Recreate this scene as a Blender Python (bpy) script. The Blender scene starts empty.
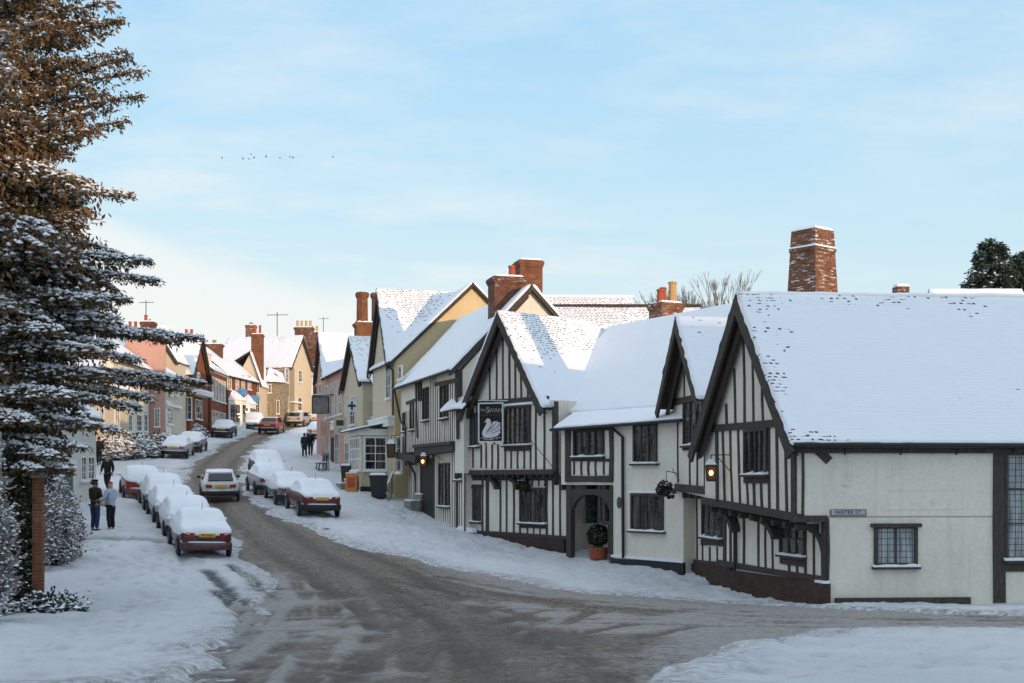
import bpy, bmesh, math, random
import numpy as np
from mathutils import Vector, Matrix, noise
random.seed(7); RNG = np.random.default_rng(11)
scene = bpy.context.scene
COL = scene.collection
FPX, HX, HY, E = 1300.0, 512.0, 480.0, 3.3      # focal length in pixels, horizon, eye height

# ------------------------------------------------------------------ world positions
def W(x, y, s):
    """point seen at pixel x,y where one metre measures s pixels"""
    return Vector(((x-HX)/s, FPX/s, E+(HY-y)/s))
def smooth(a, b, x):
    t = np.clip((x-a)/(b-a), 0, 1); return t*t*(3-2*t)
_GY = np.array([-400,-140,-70,-40,-20,-6,0,8,15,25,31,35,38,41,44,53,74,100,130,150,190,300,900.])
_GH = np.array([9,17.4,16.1,9.6,1.6,-1.3,-1.6,-1.95,-2.35,-2.88,-3.18,-3.25,-3.17,-3.0,-2.75,-1.88,.12,2.56,5.3,6.6,8,9,9.])
_CY = np.array([-50,15,30,44,52,59,72,85,100,118,130,150,200])
_CX = np.array([-2,-1.5,-3,-5.5,-8.2,-11.3,-16,-18.6,-20.2,-21,-22,-14,10])
def _ginterp(Y):
    # smooth interpolation by averaging shifted linear interpolants
    return sum(np.interp(Y+d, _GY, _GH) for d in (-3,-1.5,0,1.5,3))/5
def gz(X, Y):
    X = np.asarray(X, float); Y = np.asarray(Y, float)
    d = X-np.interp(Y, _CY, _CX)
    k = smooth(30, 43, Y)*(1-smooth(150, 200, Y))
    g = -.065*np.clip(d-1.5, 0, 9)+.07*np.clip(-d-2.2, 0, 5)
    dip = -.36*np.exp(-((X-(1.0-.36*(Y-50)))/3.6)**2)*smooth(43, 50, Y)*(1-smooth(63, 70, Y))
    return E+_ginterp(Y)+k*g+dip
def G(X, Y): return float(gz(X, Y))
def ground_hit(x, y):
    dx, dz = (x-HX)/FPX, (HY-y)/FPX
    Y = np.arange(4, 260, .05)
    f = E+dz*Y-gz(dx*Y, Y)
    i = np.where(f < 0)[0]
    i = i[0] if len(i) else len(Y)-1
    return Vector((dx*Y[i], Y[i], G(dx*Y[i], Y[i])))

# ------------------------------------------------------------------ node helpers
def new_mat(name):
    m = bpy.data.materials.new(name); m.use_nodes = True
    nt = m.node_tree; b = nt.nodes['Principled BSDF']
    return m, nt, b
class N:
    def __init__(s, nt): s.nt = nt
    def __call__(s, typ, inputs=None, **kw):
        n = s.nt.nodes.new(typ)
        for k, v in kw.items(): setattr(n, k, v)
        for k, v in (inputs or {}).items():
            sock = n.inputs[k]
            if isinstance(v, bpy.types.NodeSocket): s.nt.links.new(v, sock)
            else: sock.default_value = v
        return n
    def link(s, a, b): s.nt.links.new(a, b)
    def ramp(s, fac, stops, interp='LINEAR'):
        n = s('ShaderNodeValToRGB', {'Fac': fac}); r = n.color_ramp; r.interpolation = interp
        while len(r.elements) < len(stops): r.elements.new(.5)
        for e, (p, c) in zip(r.elements, stops):
            e.position = p; e.color = (*c, 1) if len(c) == 3 else c
        return n.outputs[0]
    def math(s, op, a, b=0.0, c=None):
        d = {0: a, 1: b}
        if c is not None: d[2] = c
        return s('ShaderNodeMath', d, operation=op).outputs[0]
    def mix(s, fac, a, b):
        return s('ShaderNodeMix', {0: fac, 6: a, 7: b}, data_type='RGBA').outputs[2]
    def noise(s, vec, scale, detail=4, rough=.55, out=0):
        return s('ShaderNodeTexNoise', {'Vector': vec, 'Scale': scale, 'Detail': detail, 'Roughness': rough}).outputs[out]
    def mapv(s, vec, scale=(1,1,1), loc=(0,0,0), rot=(0,0,0)):
        return s('ShaderNodeMapping', {'Vector': vec, 'Scale': scale, 'Location': loc, 'Rotation': rot}).outputs[0]
    def bump(s, h, strength=.5, dist=.05, normal=None):
        d = {'Height': h, 'Strength': strength, 'Distance': dist}
        if normal is not None: d['Normal'] = normal
        return s('ShaderNodeBump', d).outputs[0]
def c4(c): return (*c, 1.0)
def world_pos(n): return n('ShaderNodeNewGeometry').outputs['Position']

MATS = {}
def paint(name, col, rough=.6, var=.12, scale=6, bump=.15, spec=.3, metallic=0, dirt=None):
    """plain coloured surface with a little mottling and unevenness"""
    if name in MATS: return MATS[name]
    m, nt, b = new_mat(name); n = N(nt); p = n('ShaderNodeTexCoord').outputs['Object']
    a = n.noise(p, scale, 5)
    lo = tuple(c*(1-var) for c in col); hi = tuple(min(1, c*(1+var)) for c in col)
    c = n.ramp(a, [(.3, lo), (.7, hi)])
    if dirt:
        d = n.noise(p, .9, 6, .65)
        c = n.mix(n.ramp(d, [(.5, (0,0,0)), (.72, (.6,.6,.6))]), c, c4(dirt))
    n.link(c, b.inputs['Base Color'])
    b.inputs['Roughness'].default_value = rough; b.inputs['Specular IOR Level'].default_value = spec
    b.inputs['Metallic'].default_value = metallic
    if bump: n.link(n.bump(n.noise(p, scale*5, 4), bump, .02), b.inputs['Normal'])
    MATS[name] = m; return m
def timber_mat():
    m, nt, b = new_mat('weathered_timber'); n = N(nt); p = n('ShaderNodeTexCoord').outputs['Object']
    g = n.noise(n.mapv(p, (14,14,2.0)), 2.2, 6, .7)
    l = n.noise(p, .8, 4)
    c = n.ramp(g, [(.25, (.024,.020,.018)), (.55, (.068,.058,.052)), (.85, (.19,.175,.16))])
    c = n.mix(n.ramp(l, [(.45,(0,0,0)),(.75,(.4,.4,.4))]), c, c4((.075,.052,.038)))
    n.link(c, b.inputs['Base Color']); b.inputs['Roughness'].default_value = .8
    b.inputs['Specular IOR Level'].default_value = .25
    n.link(n.bump(g, .8, .02), b.inputs['Normal']); return m
def plaster_mat(name, col, stain=(.42,.40,.36), amt=.45):
    m, nt, b = new_mat(name); n = N(nt); p = n('ShaderNodeTexCoord').outputs['Object']
    big = n.noise(p, .55, 5, .6); fine = n.noise(p, 9, 5, .6)
    streak = n.noise(n.mapv(p, (3.5,3.5,.25)), 1.6, 5, .6)
    c = n.ramp(fine, [(.3, tuple(v*.93 for v in col)), (.7, tuple(min(1,v*1.05) for v in col))])
    c = n.mix(n.ramp(big, [(.42,(0,0,0)),(.8,(amt,)*3)]), c, c4(stain))
    c = n.mix(n.ramp(streak, [(.5,(0,0,0)),(.82,(amt*.8,)*3)]), c, c4(tuple(v*.8 for v in stain)))
    n.link(c, b.inputs['Base Color']); b.inputs['Roughness'].default_value = .85
    b.inputs['Specular IOR Level'].default_value = .2
    h = n.math('ADD', n.math('MULTIPLY', n.noise(p, 1.7, 3), 1.2), n.math('MULTIPLY', fine, .35))
    n.link(n.bump(h, .55, .08), b.inputs['Normal']); return m
def brick_mat(name, c1, c2, mortar, snow=0.0, scale=1.0):
    """brick courses by UV in metres; optional frost lodged on the courses"""
    m, nt, b = new_mat(name); n = N(nt); uv = n('ShaderNodeTexCoord').outputs['UV']
    p = n('ShaderNodeTexCoord').outputs['Object']
    t = n('ShaderNodeTexBrick', {'Vector': uv, 'Color1': c4(c1), 'Color2': c4(c2), 'Mortar': c4(mortar), 'Scale': 1.0,
          'Mortar Size': .008, 'Mortar Smooth': .3, 'Bias': -.1, 'Brick Width': .23*scale, 'Row Height': .078*scale})
    v = n.noise(p, 3.0, 5)
    c = n.mix(n.ramp(v, [(.35,(0,0,0)),(.75,(.75,.75,.75))]), t.outputs[0], c4(tuple(x*.35 for x in c1)))
    if snow > 0:
        cell = n.noise(n.mapv(uv, (2.6,13,1)), 1.0, 4, .72); low = n.noise(p, 1.1, 3)
        mk = n.math('MULTIPLY', n.ramp(cell, [(.56,(0,0,0)),(.62,(1,1,1))]), n.ramp(low, [(.55-snow*.3,(0,0,0)),(.75-snow*.3,(1,1,1))]))
        c = n.mix(mk, c, c4((.8,.82,.86)))
    n.link(c, b.inputs['Base Color']); b.inputs['Roughness'].default_value = .85
    b.inputs['Specular IOR Level'].default_value = .2
    n.link(n.bump(n.math('SUBTRACT', n.math('MULTIPLY', v, .4), t.outputs[1]), .7, .015), b.inputs['Normal']); return m
SNOWC = (.80,.82,.86)
def roof_snow_mat(name, bare, ridge=3.0, seed=0.0, tile=(.075,.05,.04), verge=0.0):
    """snow lying on a tiled roof; rows of tile edges show through where it is thin (UV in metres, V from the ridge)"""
    m, nt, b = new_mat(name); n = N(nt); uv = n('ShaderNodeTexCoord').outputs['UV']
    sx = n('ShaderNodeSeparateXYZ', {0: uv}); u, v = sx.outputs[0], sx.outputs[1]
    wob = n.noise(uv, 1.1, 3); wob2 = n.noise(uv, 9.0, 3)
    v0 = v; v = n.math('ADD', v, n.math('ADD', n.math('MULTIPLY', n.math('SUBTRACT', wob, .5), .22), n.math('MULTIPLY', n.math('SUBTRACT', wob2, .5), .05)))
    u = n.math('ADD', u, n.math('MULTIPLY', n.math('SUBTRACT', wob2, .5), .16))
    row = n.math('DIVIDE', v, .125); rid = n.math('FLOOR', row); rf = n.math('FRACT', row)
    ush = n.math('ADD', n.math('DIVIDE', u, .19), n.math('MULTIPLY', n.math('MODULO', rid, 2.0), .5))
    cu = n.math('FLOOR', ush); cf = n.math('FRACT', ush)
    cv = n('ShaderNodeCombineXYZ', {0: cu, 1: rid, 2: seed}).outputs[0]
    wn = n('ShaderNodeTexWhiteNoise', {'Vector': cv}, noise_dimensions='3D').outputs[0]
    low = n.noise(n.mapv(uv, (.42,.42,1), (seed*3.1, seed*1.7, 0)), 1.0, 6, .68)
    near = n.math('MAXIMUM', n.math('SUBTRACT', 1.0, n.math('DIVIDE', v0, ridge)), 0.0)
    dens = n.math('ADD', n.math('MULTIPLY', n.math('SUBTRACT', low, .54), 4.2), n.math('SUBTRACT', n.math('MULTIPLY', near, .75), .55-bare))
    if verge: dens = n.math('ADD', dens, n.math('MULTIPLY', n.math('MAXIMUM', n.math('SUBTRACT', 1.0, n.math('DIVIDE', n.math('ADD', u, n.math('MULTIPLY', v0, -.12)), 1.7)), 0.0), verge))
    on = n.math('GREATER_THAN', dens, n.math('MULTIPLY', wn, 1.0))
    wn2 = n('ShaderNodeTexWhiteNoise', {'Vector': n('ShaderNodeCombineXYZ', {0: cu, 1: rid, 2: seed+5.5}).outputs[0]}, noise_dimensions='3D').outputs[0]
    edge = n.math('MULTIPLY', n.math('GREATER_THAN', rf, n.math('ADD', .48, n.math('MULTIPLY', wn2, .35))), n.math('MULTIPLY', n.math('GREATER_THAN', cf, n.math('MULTIPLY', wn2, .3)), n.math('LESS_THAN', cf, n.math('ADD', .35, n.math('MULTIPLY', wn2, .75)))))
    mk = n.math('MULTIPLY', on, edge)
    fine = n.noise(uv, 24, 5, .7); lump = n.noise(uv, 2.2, 4)
    rows = n.math('MULTIPLY', n.math('SMOOTH_MIN', rf, n.math('SUBTRACT', 1.0, rf), .1), n.ramp(low, [(.4,(.1,.1,.1)),(.65,(1,1,1))]))
    thin = n.math('MULTIPLY', n.ramp(rf, [(.70,(0,0,0)),(.95,(1,1,1))]), n.ramp(dens, [(.30,(0,0,0)),(.60,(.30,.30,.30))]))
    c0 = n.mix(thin, c4(SNOWC), c4((.34,.33,.34)))
    c = n.mix(mk, c0, n.ramp(wn, [(0, tuple(x*.6 for x in tile)), (1, tuple(x*1.5 for x in tile))]))
    n.link(c, b.inputs['Base Color']); b.inputs['Roughness'].default_value = .8; b.inputs['Specular IOR Level'].default_value = .25
    h = n.math('SUBTRACT', n.math('ADD', n.math('MULTIPLY', fine, .14), n.math('ADD', n.math('MULTIPLY', lump, .9), n.math('MULTIPLY', rows, .45))), n.math('MULTIPLY', mk, .5))
    n.link(n.bump(h, .6, .05), b.inputs['Normal']); return m
def snow_mat(name='snow', lumps=3.0, dirty=0.0):
    m, nt, b = new_mat(name); n = N(nt); p = n('ShaderNodeTexCoord').outputs['Object']
    a = n.noise(p, lumps, 5, .6); f = n.noise(p, lumps*12, 4, .7)
    c = n.ramp(a, [(.3, (.76,.78,.82)), (.7, (.84,.86,.89))])
    if dirty: c = n.mix(n.ramp(f, [(.5,(0,0,0)),(.75,(dirty,)*3)]), c, c4((.35,.33,.30)))
    n.link(c, b.inputs['Base Color']); b.inputs['Roughness'].default_value = .75; b.inputs['Specular IOR Level'].default_value = .25
    h = n.math('ADD', a, n.math('MULTIPLY', f, .2))
    n.link(n.bump(h, .45, .05), b.inputs['Normal']); return m
def pane_mat(name, dark, light, lead=True, gx=.11, gy=.15, curtain=.5):
    """old window glass with lead cames (UV metres), dim room and curtain tones behind"""
    m, nt, b = new_mat(name); n = N(nt); uv = n('ShaderNodeTexCoord').outputs['UV']; p = n('ShaderNodeTexCoord').outputs['Object']
    folds = n.noise(n.mapv(p, (6,6,.7)), 1.0, 4, .6)
    c = n.ramp(folds, [(curtain-.12, dark), (curtain+.14, light)])
    sx = n('ShaderNodeSeparateXYZ', {0: uv})
    if lead:
        fu = n.math('FRACT', n.math('DIVIDE', sx.outputs[0], gx)); fv = n.math('FRACT', n.math('DIVIDE', sx.outputs[1], gy))
        ln = n.math('MAXIMUM', n.math('LESS_THAN', fu, .13), n.math('LESS_THAN', fv, .10))
        c = n.mix(ln, c, c4((.02,.02,.022)))
        n.link(n.math('ADD', .08, n.math('MULTIPLY', ln, .5)), b.inputs['Roughness'])
        wob = n.noise(n.mapv(uv, (1/gx,1/gy,1)), .9, 1)
    else:
        b.inputs['Roughness'].default_value = .06; wob = n.noise(uv, 2.0, 2)
    n.link(c, b.inputs['Base Color']); b.inputs['Specular IOR Level'].default_value = .6
    n.link(n.bump(wob, .35, .03), b.inputs['Normal']); return m
def emit_mat(name, col, strength):
    m, nt, b = new_mat(name); b.inputs['Base Color'].default_value = c4(col)
    b.inputs['Emission Color'].default_value = c4(col); b.inputs['Emission Strength'].default_value = strength; return m

M = {}
M['timber'] = timber_mat()
M['plaster'] = plaster_mat('white_limewash', (.77,.71,.61), (.50,.45,.36), .40)
M['plaster_cream'] = plaster_mat('cream_render', (.64,.62,.57), (.47,.44,.38), .45)
M['plaster_yellow'] = plaster_mat('yellow_render', (.62,.50,.30), (.48,.39,.25), .35)
M['plaster_pale'] = plaster_mat('pale_yellow_render', (.58,.51,.38), (.45,.39,.31), .3)
M['plaster_pink'] = plaster_mat('pink_render', (.55,.33,.27), (.46,.29,.24), .35)
M['plaster_buff'] = plaster_mat('buff_render', (.60,.52,.40), (.48,.42,.33), .3)
M['brick'] = brick_mat('old_red_brick', (.19,.075,.040), (.12,.045,.03), (.20,.17,.14), snow=.2)
M['brick_orange'] = brick_mat('orange_brick', (.26,.098,.042), (.16,.055,.03), (.22,.18,.14))
M['brick_frost'] = brick_mat('frosted_brick', (.28,.112,.052), (.13,.05,.03), (.2,.165,.13), snow=.75)
M['brick_plinth'] = brick_mat('plinth_brick', (.085,.045,.032), (.05,.034,.03), (.07,.062,.055), snow=.0)
M['brick_wall'] = brick_mat('house_brick', (.29,.080,.038), (.24,.068,.033), (.26,.15,.10))
M['flint'] = paint('flint_wall', (.26,.22,.16), .85, .5, 5, .5)
M['tile'] = paint('roof_tile', (.06,.042,.036), .8, .35, 8, .4)
M['snow'] = snow_mat()
M['snow_car'] = snow_mat('car_snow', 2.2)
M['roof_a'] = roof_snow_mat('roof_snow_light', .10, 1.6, 1.0)
M['roof_b'] = roof_snow_mat('roof_snow_patchy', .62, 3.4, 3.5)
M['roof_c'] = roof_snow_mat('roof_snow_clean', -.30, .5, 5.2)
M['roof_d'] = roof_snow_mat('roof_snow_bare', .85, 9.0, 7.3, (.16,.075,.04))
M['roof_v'] = roof_snow_mat('roof_snow_verge', .22, 1.3, 2.2, verge=.75)
M['roof_e'] = roof_snow_mat('roof_snow_some', .30, 1.7, 9.9)
M['pane'] = pane_mat('leaded_glass', (.008,.009,.010), (.15,.14,.125), True, curtain=.56)
M['pane_curtain'] = pane_mat('leaded_glass_curtained', (.10,.11,.12), (.36,.38,.38), True, .17, .17, .42)
M['pane_plain'] = pane_mat('sash_glass', (.012,.013,.016), (.15,.15,.145), False, curtain=.55)
M['pane_light'] = pane_mat('sash_glass_blinds', (.10,.10,.09), (.46,.43,.36), False, curtain=.48)
M['white_paint'] = paint('white_gloss_paint', (.74,.73,.69), .45, .06, 5, .08)
M['black_iron'] = paint('black_iron', (.016,.016,.018), .5, .2, 9, .1, .4)
M['dark_door'] = paint('dark_oak_door', (.02,.016,.014), .6, .3, 8, .3)
M['pot_red'] = paint('red_chimney_pot', (.36,.085,.045), .8, .2, 7, .2)
M['pot_buff'] = paint('buff_chimney_pot', (.50,.33,.15), .8, .2, 7, .2)
M['terracotta'] = paint('terracotta', (.30,.085,.045), .75, .2, 8, .2)
M['wood_plain'] = paint('weathered_board', (.17,.15,.13), .8, .3, 6, .3)
M['stone'] = paint('stone', (.22,.21,.19), .85, .3, 6, .4)
M['bin'] = paint('bin_plastic', (.025,.027,.032), .5, .15, 8, .1, .4)
M['lamp_glow'] = emit_mat('lamp_glow', (1.0,.50,.12), 6.0)
M['lamp_glass'] = paint('amber_lantern_glass', (.12,.045,.015), .25, .2, 8, .05, .5)

# ------------------------------------------------------------------ mesh builder
class MB:
    def __init__(s): s.v = []; s.f = []; s.uv = []
    def face(s, pts, uv=None):
        i = len(s.v); s.v += [tuple(p) for p in pts]; s.f.append(tuple(range(i, i+len(pts))))
        if uv is None:
            a = Vector(pts[0]); b = Vector(pts[1]); c = Vector(pts[2])
            nrm = (b-a).cross(c-a)
            if nrm.length < 1e-12: nrm = Vector((0,0,1))
            nrm.normalize()
            hz = Vector((0,0,1)).cross(nrm)
            hz = hz.normalized() if hz.length > .05 else Vector((1,0,0))
            vv = nrm.cross(hz)
            uv = [(Vector(p).dot(hz), Vector(p).dot(vv)) for p in pts]
        s.uv += list(uv)
    def hexa(s, a, b):
        """a, b: lists of n matching corner points (two end polygons); closed prism"""
        n = len(a); a = [Vector(p) for p in a]; b = [Vector(p) for p in b]
        ca = sum(a, Vector())/n; cb = sum(b, Vector())/n
        nrm = Vector()
        for i in range(n): nrm += (a[i]-ca).cross(a[(i+1) % n]-ca)
        if nrm.dot(cb-ca) > 0: a = a[::-1]; b = b[::-1]
        s.face(a)
        for i in range(n):
            j = (i+1) % n
            s.face([a[j], a[i], b[i], b[j]])
        s.face(b[::-1])
    def fbox(s, fac, u0, u1, v0, v1, o0, o1):
        s.hexa([fac.pt(u, v, o0) for u, v in ((u0,v0),(u1,v0),(u1,v1),(u0,v1))], [fac.pt(u, v, o1) for u, v in ((u0,v0),(u1,v0),(u1,v1),(u0,v1))])
    def fpoly(s, fac, uvs, o0, o1):
        s.hexa([fac.pt(u, v, o0) for u, v in uvs], [fac.pt(u, v, o1) for u, v in uvs])
    def fbar(s, fac, a, b, w, o0, o1):
        a = Vector(a); b = Vector(b); d = (b-a); d = d.normalized() if d.length > 1e-6 else Vector((0,1)); n = Vector((-d.y, d.x))*w/2
        s.fpoly(fac, [a-n, b-n, b+n, a+n], o0, o1)
    def box(s, x0, x1, y0, y1, z0, z1):
        s.hexa([(x0,y0,z0),(x1,y0,z0),(x1,y1,z0),(x0,y1,z0)], [(x0,y0,z1),(x1,y0,z1),(x1,y1,z1),(x0,y1,z1)])
    def beam(s, a, b, w, h, up=Vector((0,0,1))):
        a = Vector(a); b = Vector(b); d = (b-a).normalized(); sd = d.cross(up)
        if sd.length < .01: sd = Vector((1,0,0))
        sd.normalize(); uu = sd.cross(d)
        q = lambda c: [c-sd*w/2-uu*h/2, c+sd*w/2-uu*h/2, c+sd*w/2+uu*h/2, c-sd*w/2+uu*h/2]
        s.hexa(q(a), q(b))
    def tube(s, pts, r, n=8, cap=True):
        pts = [Vector(p) for p in pts]
        rr = r if isinstance(r, (list, tuple)) else [r]*len(pts)
        rings = []; base = len(s.v)
        up = Vector((0,0,1))
        for i, p in enumerate(pts):
            d = (pts[min(i+1, len(pts)-1)]-pts[max(i-1, 0)]).normalized()
            a = d.cross(up)
            if a.length < .05: a = d.cross(Vector((1,0,0)))
            a.normalize(); b = d.cross(a)
            rings.append([p+(a*math.cos(2*math.pi*k/n)+b*math.sin(2*math.pi*k/n))*rr[i] for k in range(n)])
        for i in range(len(rings)-1):
            for k in range(n):
                s.face([rings[i][k], rings[i][(k+1) % n], rings[i+1][(k+1) % n], rings[i+1][k]])
        if cap: s.face(rings[0][::-1]); s.face(rings[-1])
    def lathe(s, c, prof, n=16, axis='Z'):
        c = Vector(c)
        def q(r, h, k):
            a = 2*math.pi*k/n
            if axis == 'Z': return c+Vector((r*math.cos(a), r*math.sin(a), h))
            return c+Vector((h, r*math.cos(a), r*math.sin(a)))
        for (r0, h0), (r1, h1) in zip(prof, prof[1:]):
            for k in range(n):
                ps = [q(r0,h0,k), q(r0,h0,k+1), q(r1,h1,k+1), q(r1,h1,k)]
                if r0 < 1e-6: ps = ps[1:]
                elif r1 < 1e-6: ps = ps[:3]
                s.face(ps)
    def blob(s, c, r, n=2, jit=.2, sq=1.0):
        bm = bmesh.new(); bmesh.ops.create_icosphere(bm, subdivisions=n, radius=1)
        c = Vector(c); off = Vector((random.random()*50, random.random()*50, 0))
        for v in bm.verts:
            k = 1+jit*noise.noise(v.co*1.6+off)*1.6
            v.co = Vector((v.co.x*k*r, v.co.y*k*r, v.co.z*k*r*sq))
        for f in bm.faces: s.face([c+v.co for v in f.verts])
        bm.free()
    def build(s, name, mat, parent=None, org=(0,0,0), sm=False, weld=False):
        me = bpy.data.meshes.new(name); o = Vector(org)
        me.from_pydata([tuple(Vector(v)-o) for v in s.v], [], s.f)
        uvl = me.uv_layers.new(name='UVMap')
        uvl.data.foreach_set('uv', np.array(s.uv, dtype=np.float32).ravel())
        if weld or sm:
            bm = bmesh.new(); bm.from_mesh(me); bmesh.ops.remove_doubles(bm, verts=bm.verts, dist=.0008)
            bmesh.ops.recalc_face_normals(bm, faces=bm.faces); bm.to_mesh(me); bm.free()
        if sm: me.polygons.foreach_set('use_smooth', [True]*len(me.polygons))
        me.materials.append(mat if not isinstance(mat, str) else M[mat])
        ob = bpy.data.objects.new(name, me); COL.objects.link(ob)
        if parent is not None: ob.parent = parent
        return ob
def np_mesh(name, verts, quads, mat, parent=None, uv=None, smooth_=False, tris=False):
    me = bpy.data.meshes.new(name); k = 3 if tris else 4
    me.vertices.add(len(verts)); me.vertices.foreach_set('co', np.asarray(verts, np.float32).ravel())
    q = np.asarray(quads, np.int32); me.loops.add(q.size); me.loops.foreach_set('vertex_index', q.ravel())
    me.polygons.add(len(q)); me.polygons.foreach_set('loop_start', np.arange(len(q), dtype=np.int32)*k)
    me.update(calc_edges=True); me.validate()
    if uv is not None:
        l = me.uv_layers.new(name='UVMap'); l.data.foreach_set('uv', np.asarray(uv, np.float32)[q.ravel()].ravel())
    if smooth_: me.polygons.foreach_set('use_smooth', np.ones(len(me.polygons), bool))
    me.materials.append(M[mat] if isinstance(mat, str) else mat)
    ob = bpy.data.objects.new(name, me); COL.objects.link(ob)
    if parent is not None: ob.parent = parent
    return ob
def tag(o, label=None, cat=None, group=None, kind=None):
    if label: o['label'] = label
    if cat: o['category'] = cat
    if group: o['group'] = group
    if kind: o['kind'] = kind
    return o
def thing(name, label, cat, loc=(0,0,0), rotz=0, group=None):
    o = bpy.data.objects.new(name, None); COL.objects.link(o); o.empty_display_size = .3
    o.location = loc; o.rotation_euler = (0,0,rotz)
    return tag(o, label, cat, group)
def dup(root, loc, rotz=0, label=None, rot=None):
    r = root.copy(); COL.objects.link(r); r.location = loc; r.rotation_euler = rot or (0,0,rotz)
    if label: r['label'] = label
    for ch in list(root.children):
        c = ch.copy(); COL.objects.link(c); c.parent = r
        for g in list(ch.children):
            d = g.copy(); COL.objects.link(d); d.parent = c
    return r
def text_mesh(body, size, depth=.004, align='CENTER', sx=1.0):
    """lettering as real geometry; returns (verts, faces) in the XY plane"""
    cu = bpy.data.curves.new('lettering', 'FONT'); cu.body = body; cu.size = size; cu.extrude = depth; cu.align_x = align; cu.align_y = 'CENTER'; cu.resolution_u = 2
    ob = bpy.data.objects.new('lettering', cu); COL.objects.link(ob)
    dg = bpy.context.evaluated_depsgraph_get(); me = bpy.data.meshes.new_from_object(ob.evaluated_get(dg))
    vs = [Vector((v.co.x*sx, v.co.y, v.co.z)) for v in me.vertices]; fs = [tuple(p.vertices) for p in me.polygons]
    bpy.data.objects.remove(ob); bpy.data.curves.remove(cu); bpy.data.meshes.remove(me)
    return vs, fs
def lettering(name, body, size, fac_pt, mat, parent, org, sx=1.0):
    """fac_pt(u,v,o) -> world; letters stand on that plane"""
    vs, fs = text_mesh(body, size, sx=sx); mb = MB()
    for f in fs: mb.face([fac_pt(vs[i].x, vs[i].y, vs[i].z) for i in f], [(0,0)]*len(f))
    return mb.build(name, mat, parent, org)

# ------------------------------------------------------------------ facades
class Fac:
    """a vertical plane: p0 its left end and p1 its right end as seen from the street"""
    def __init__(s, p0, p1, off=0):
        s.p0 = Vector((p0[0], p0[1])); p1 = Vector((p1[0], p1[1])); d = p1-s.p0; s.L = d.length; s.u = d/s.L
        s.n = Vector((s.u.y, -s.u.x)); s.p0 = s.p0+s.n*off
    def shift(s, vec):
        v = Vector((vec[0], vec[1])); return Fac(s.p0+v, s.p0+s.u*s.L+v)
    def pt(s, u, v, o=0):
        q = s.p0+s.u*u+s.n*o; return Vector((q.x, q.y, v))
    def uv(s, x, y):
        dx, dz = (x-HX)/FPX, (HY-y)/FPX
        # p0.x+u.x*U = dx*t ; p0.y+u.y*U = t
        U = (dx*s.p0.y-s.p0.x)/(s.u.x-dx*s.u.y); t = s.p0.y+s.u.y*U
        return Vector((U, E+dz*t))
    def U(s, x): return s.uv(x, 480).x
def Zm(ox, oy, sc): return lambda X, Y: (ox+X/sc, oy+Y/sc)
SKY_DUST, SKY_OZ, SKY_STR, SUN_STR, EXPOSURE = 1.0, 1.8, .15, 2.6, .40
CLOUD = (5.0, 4.9, 4.65)
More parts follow.
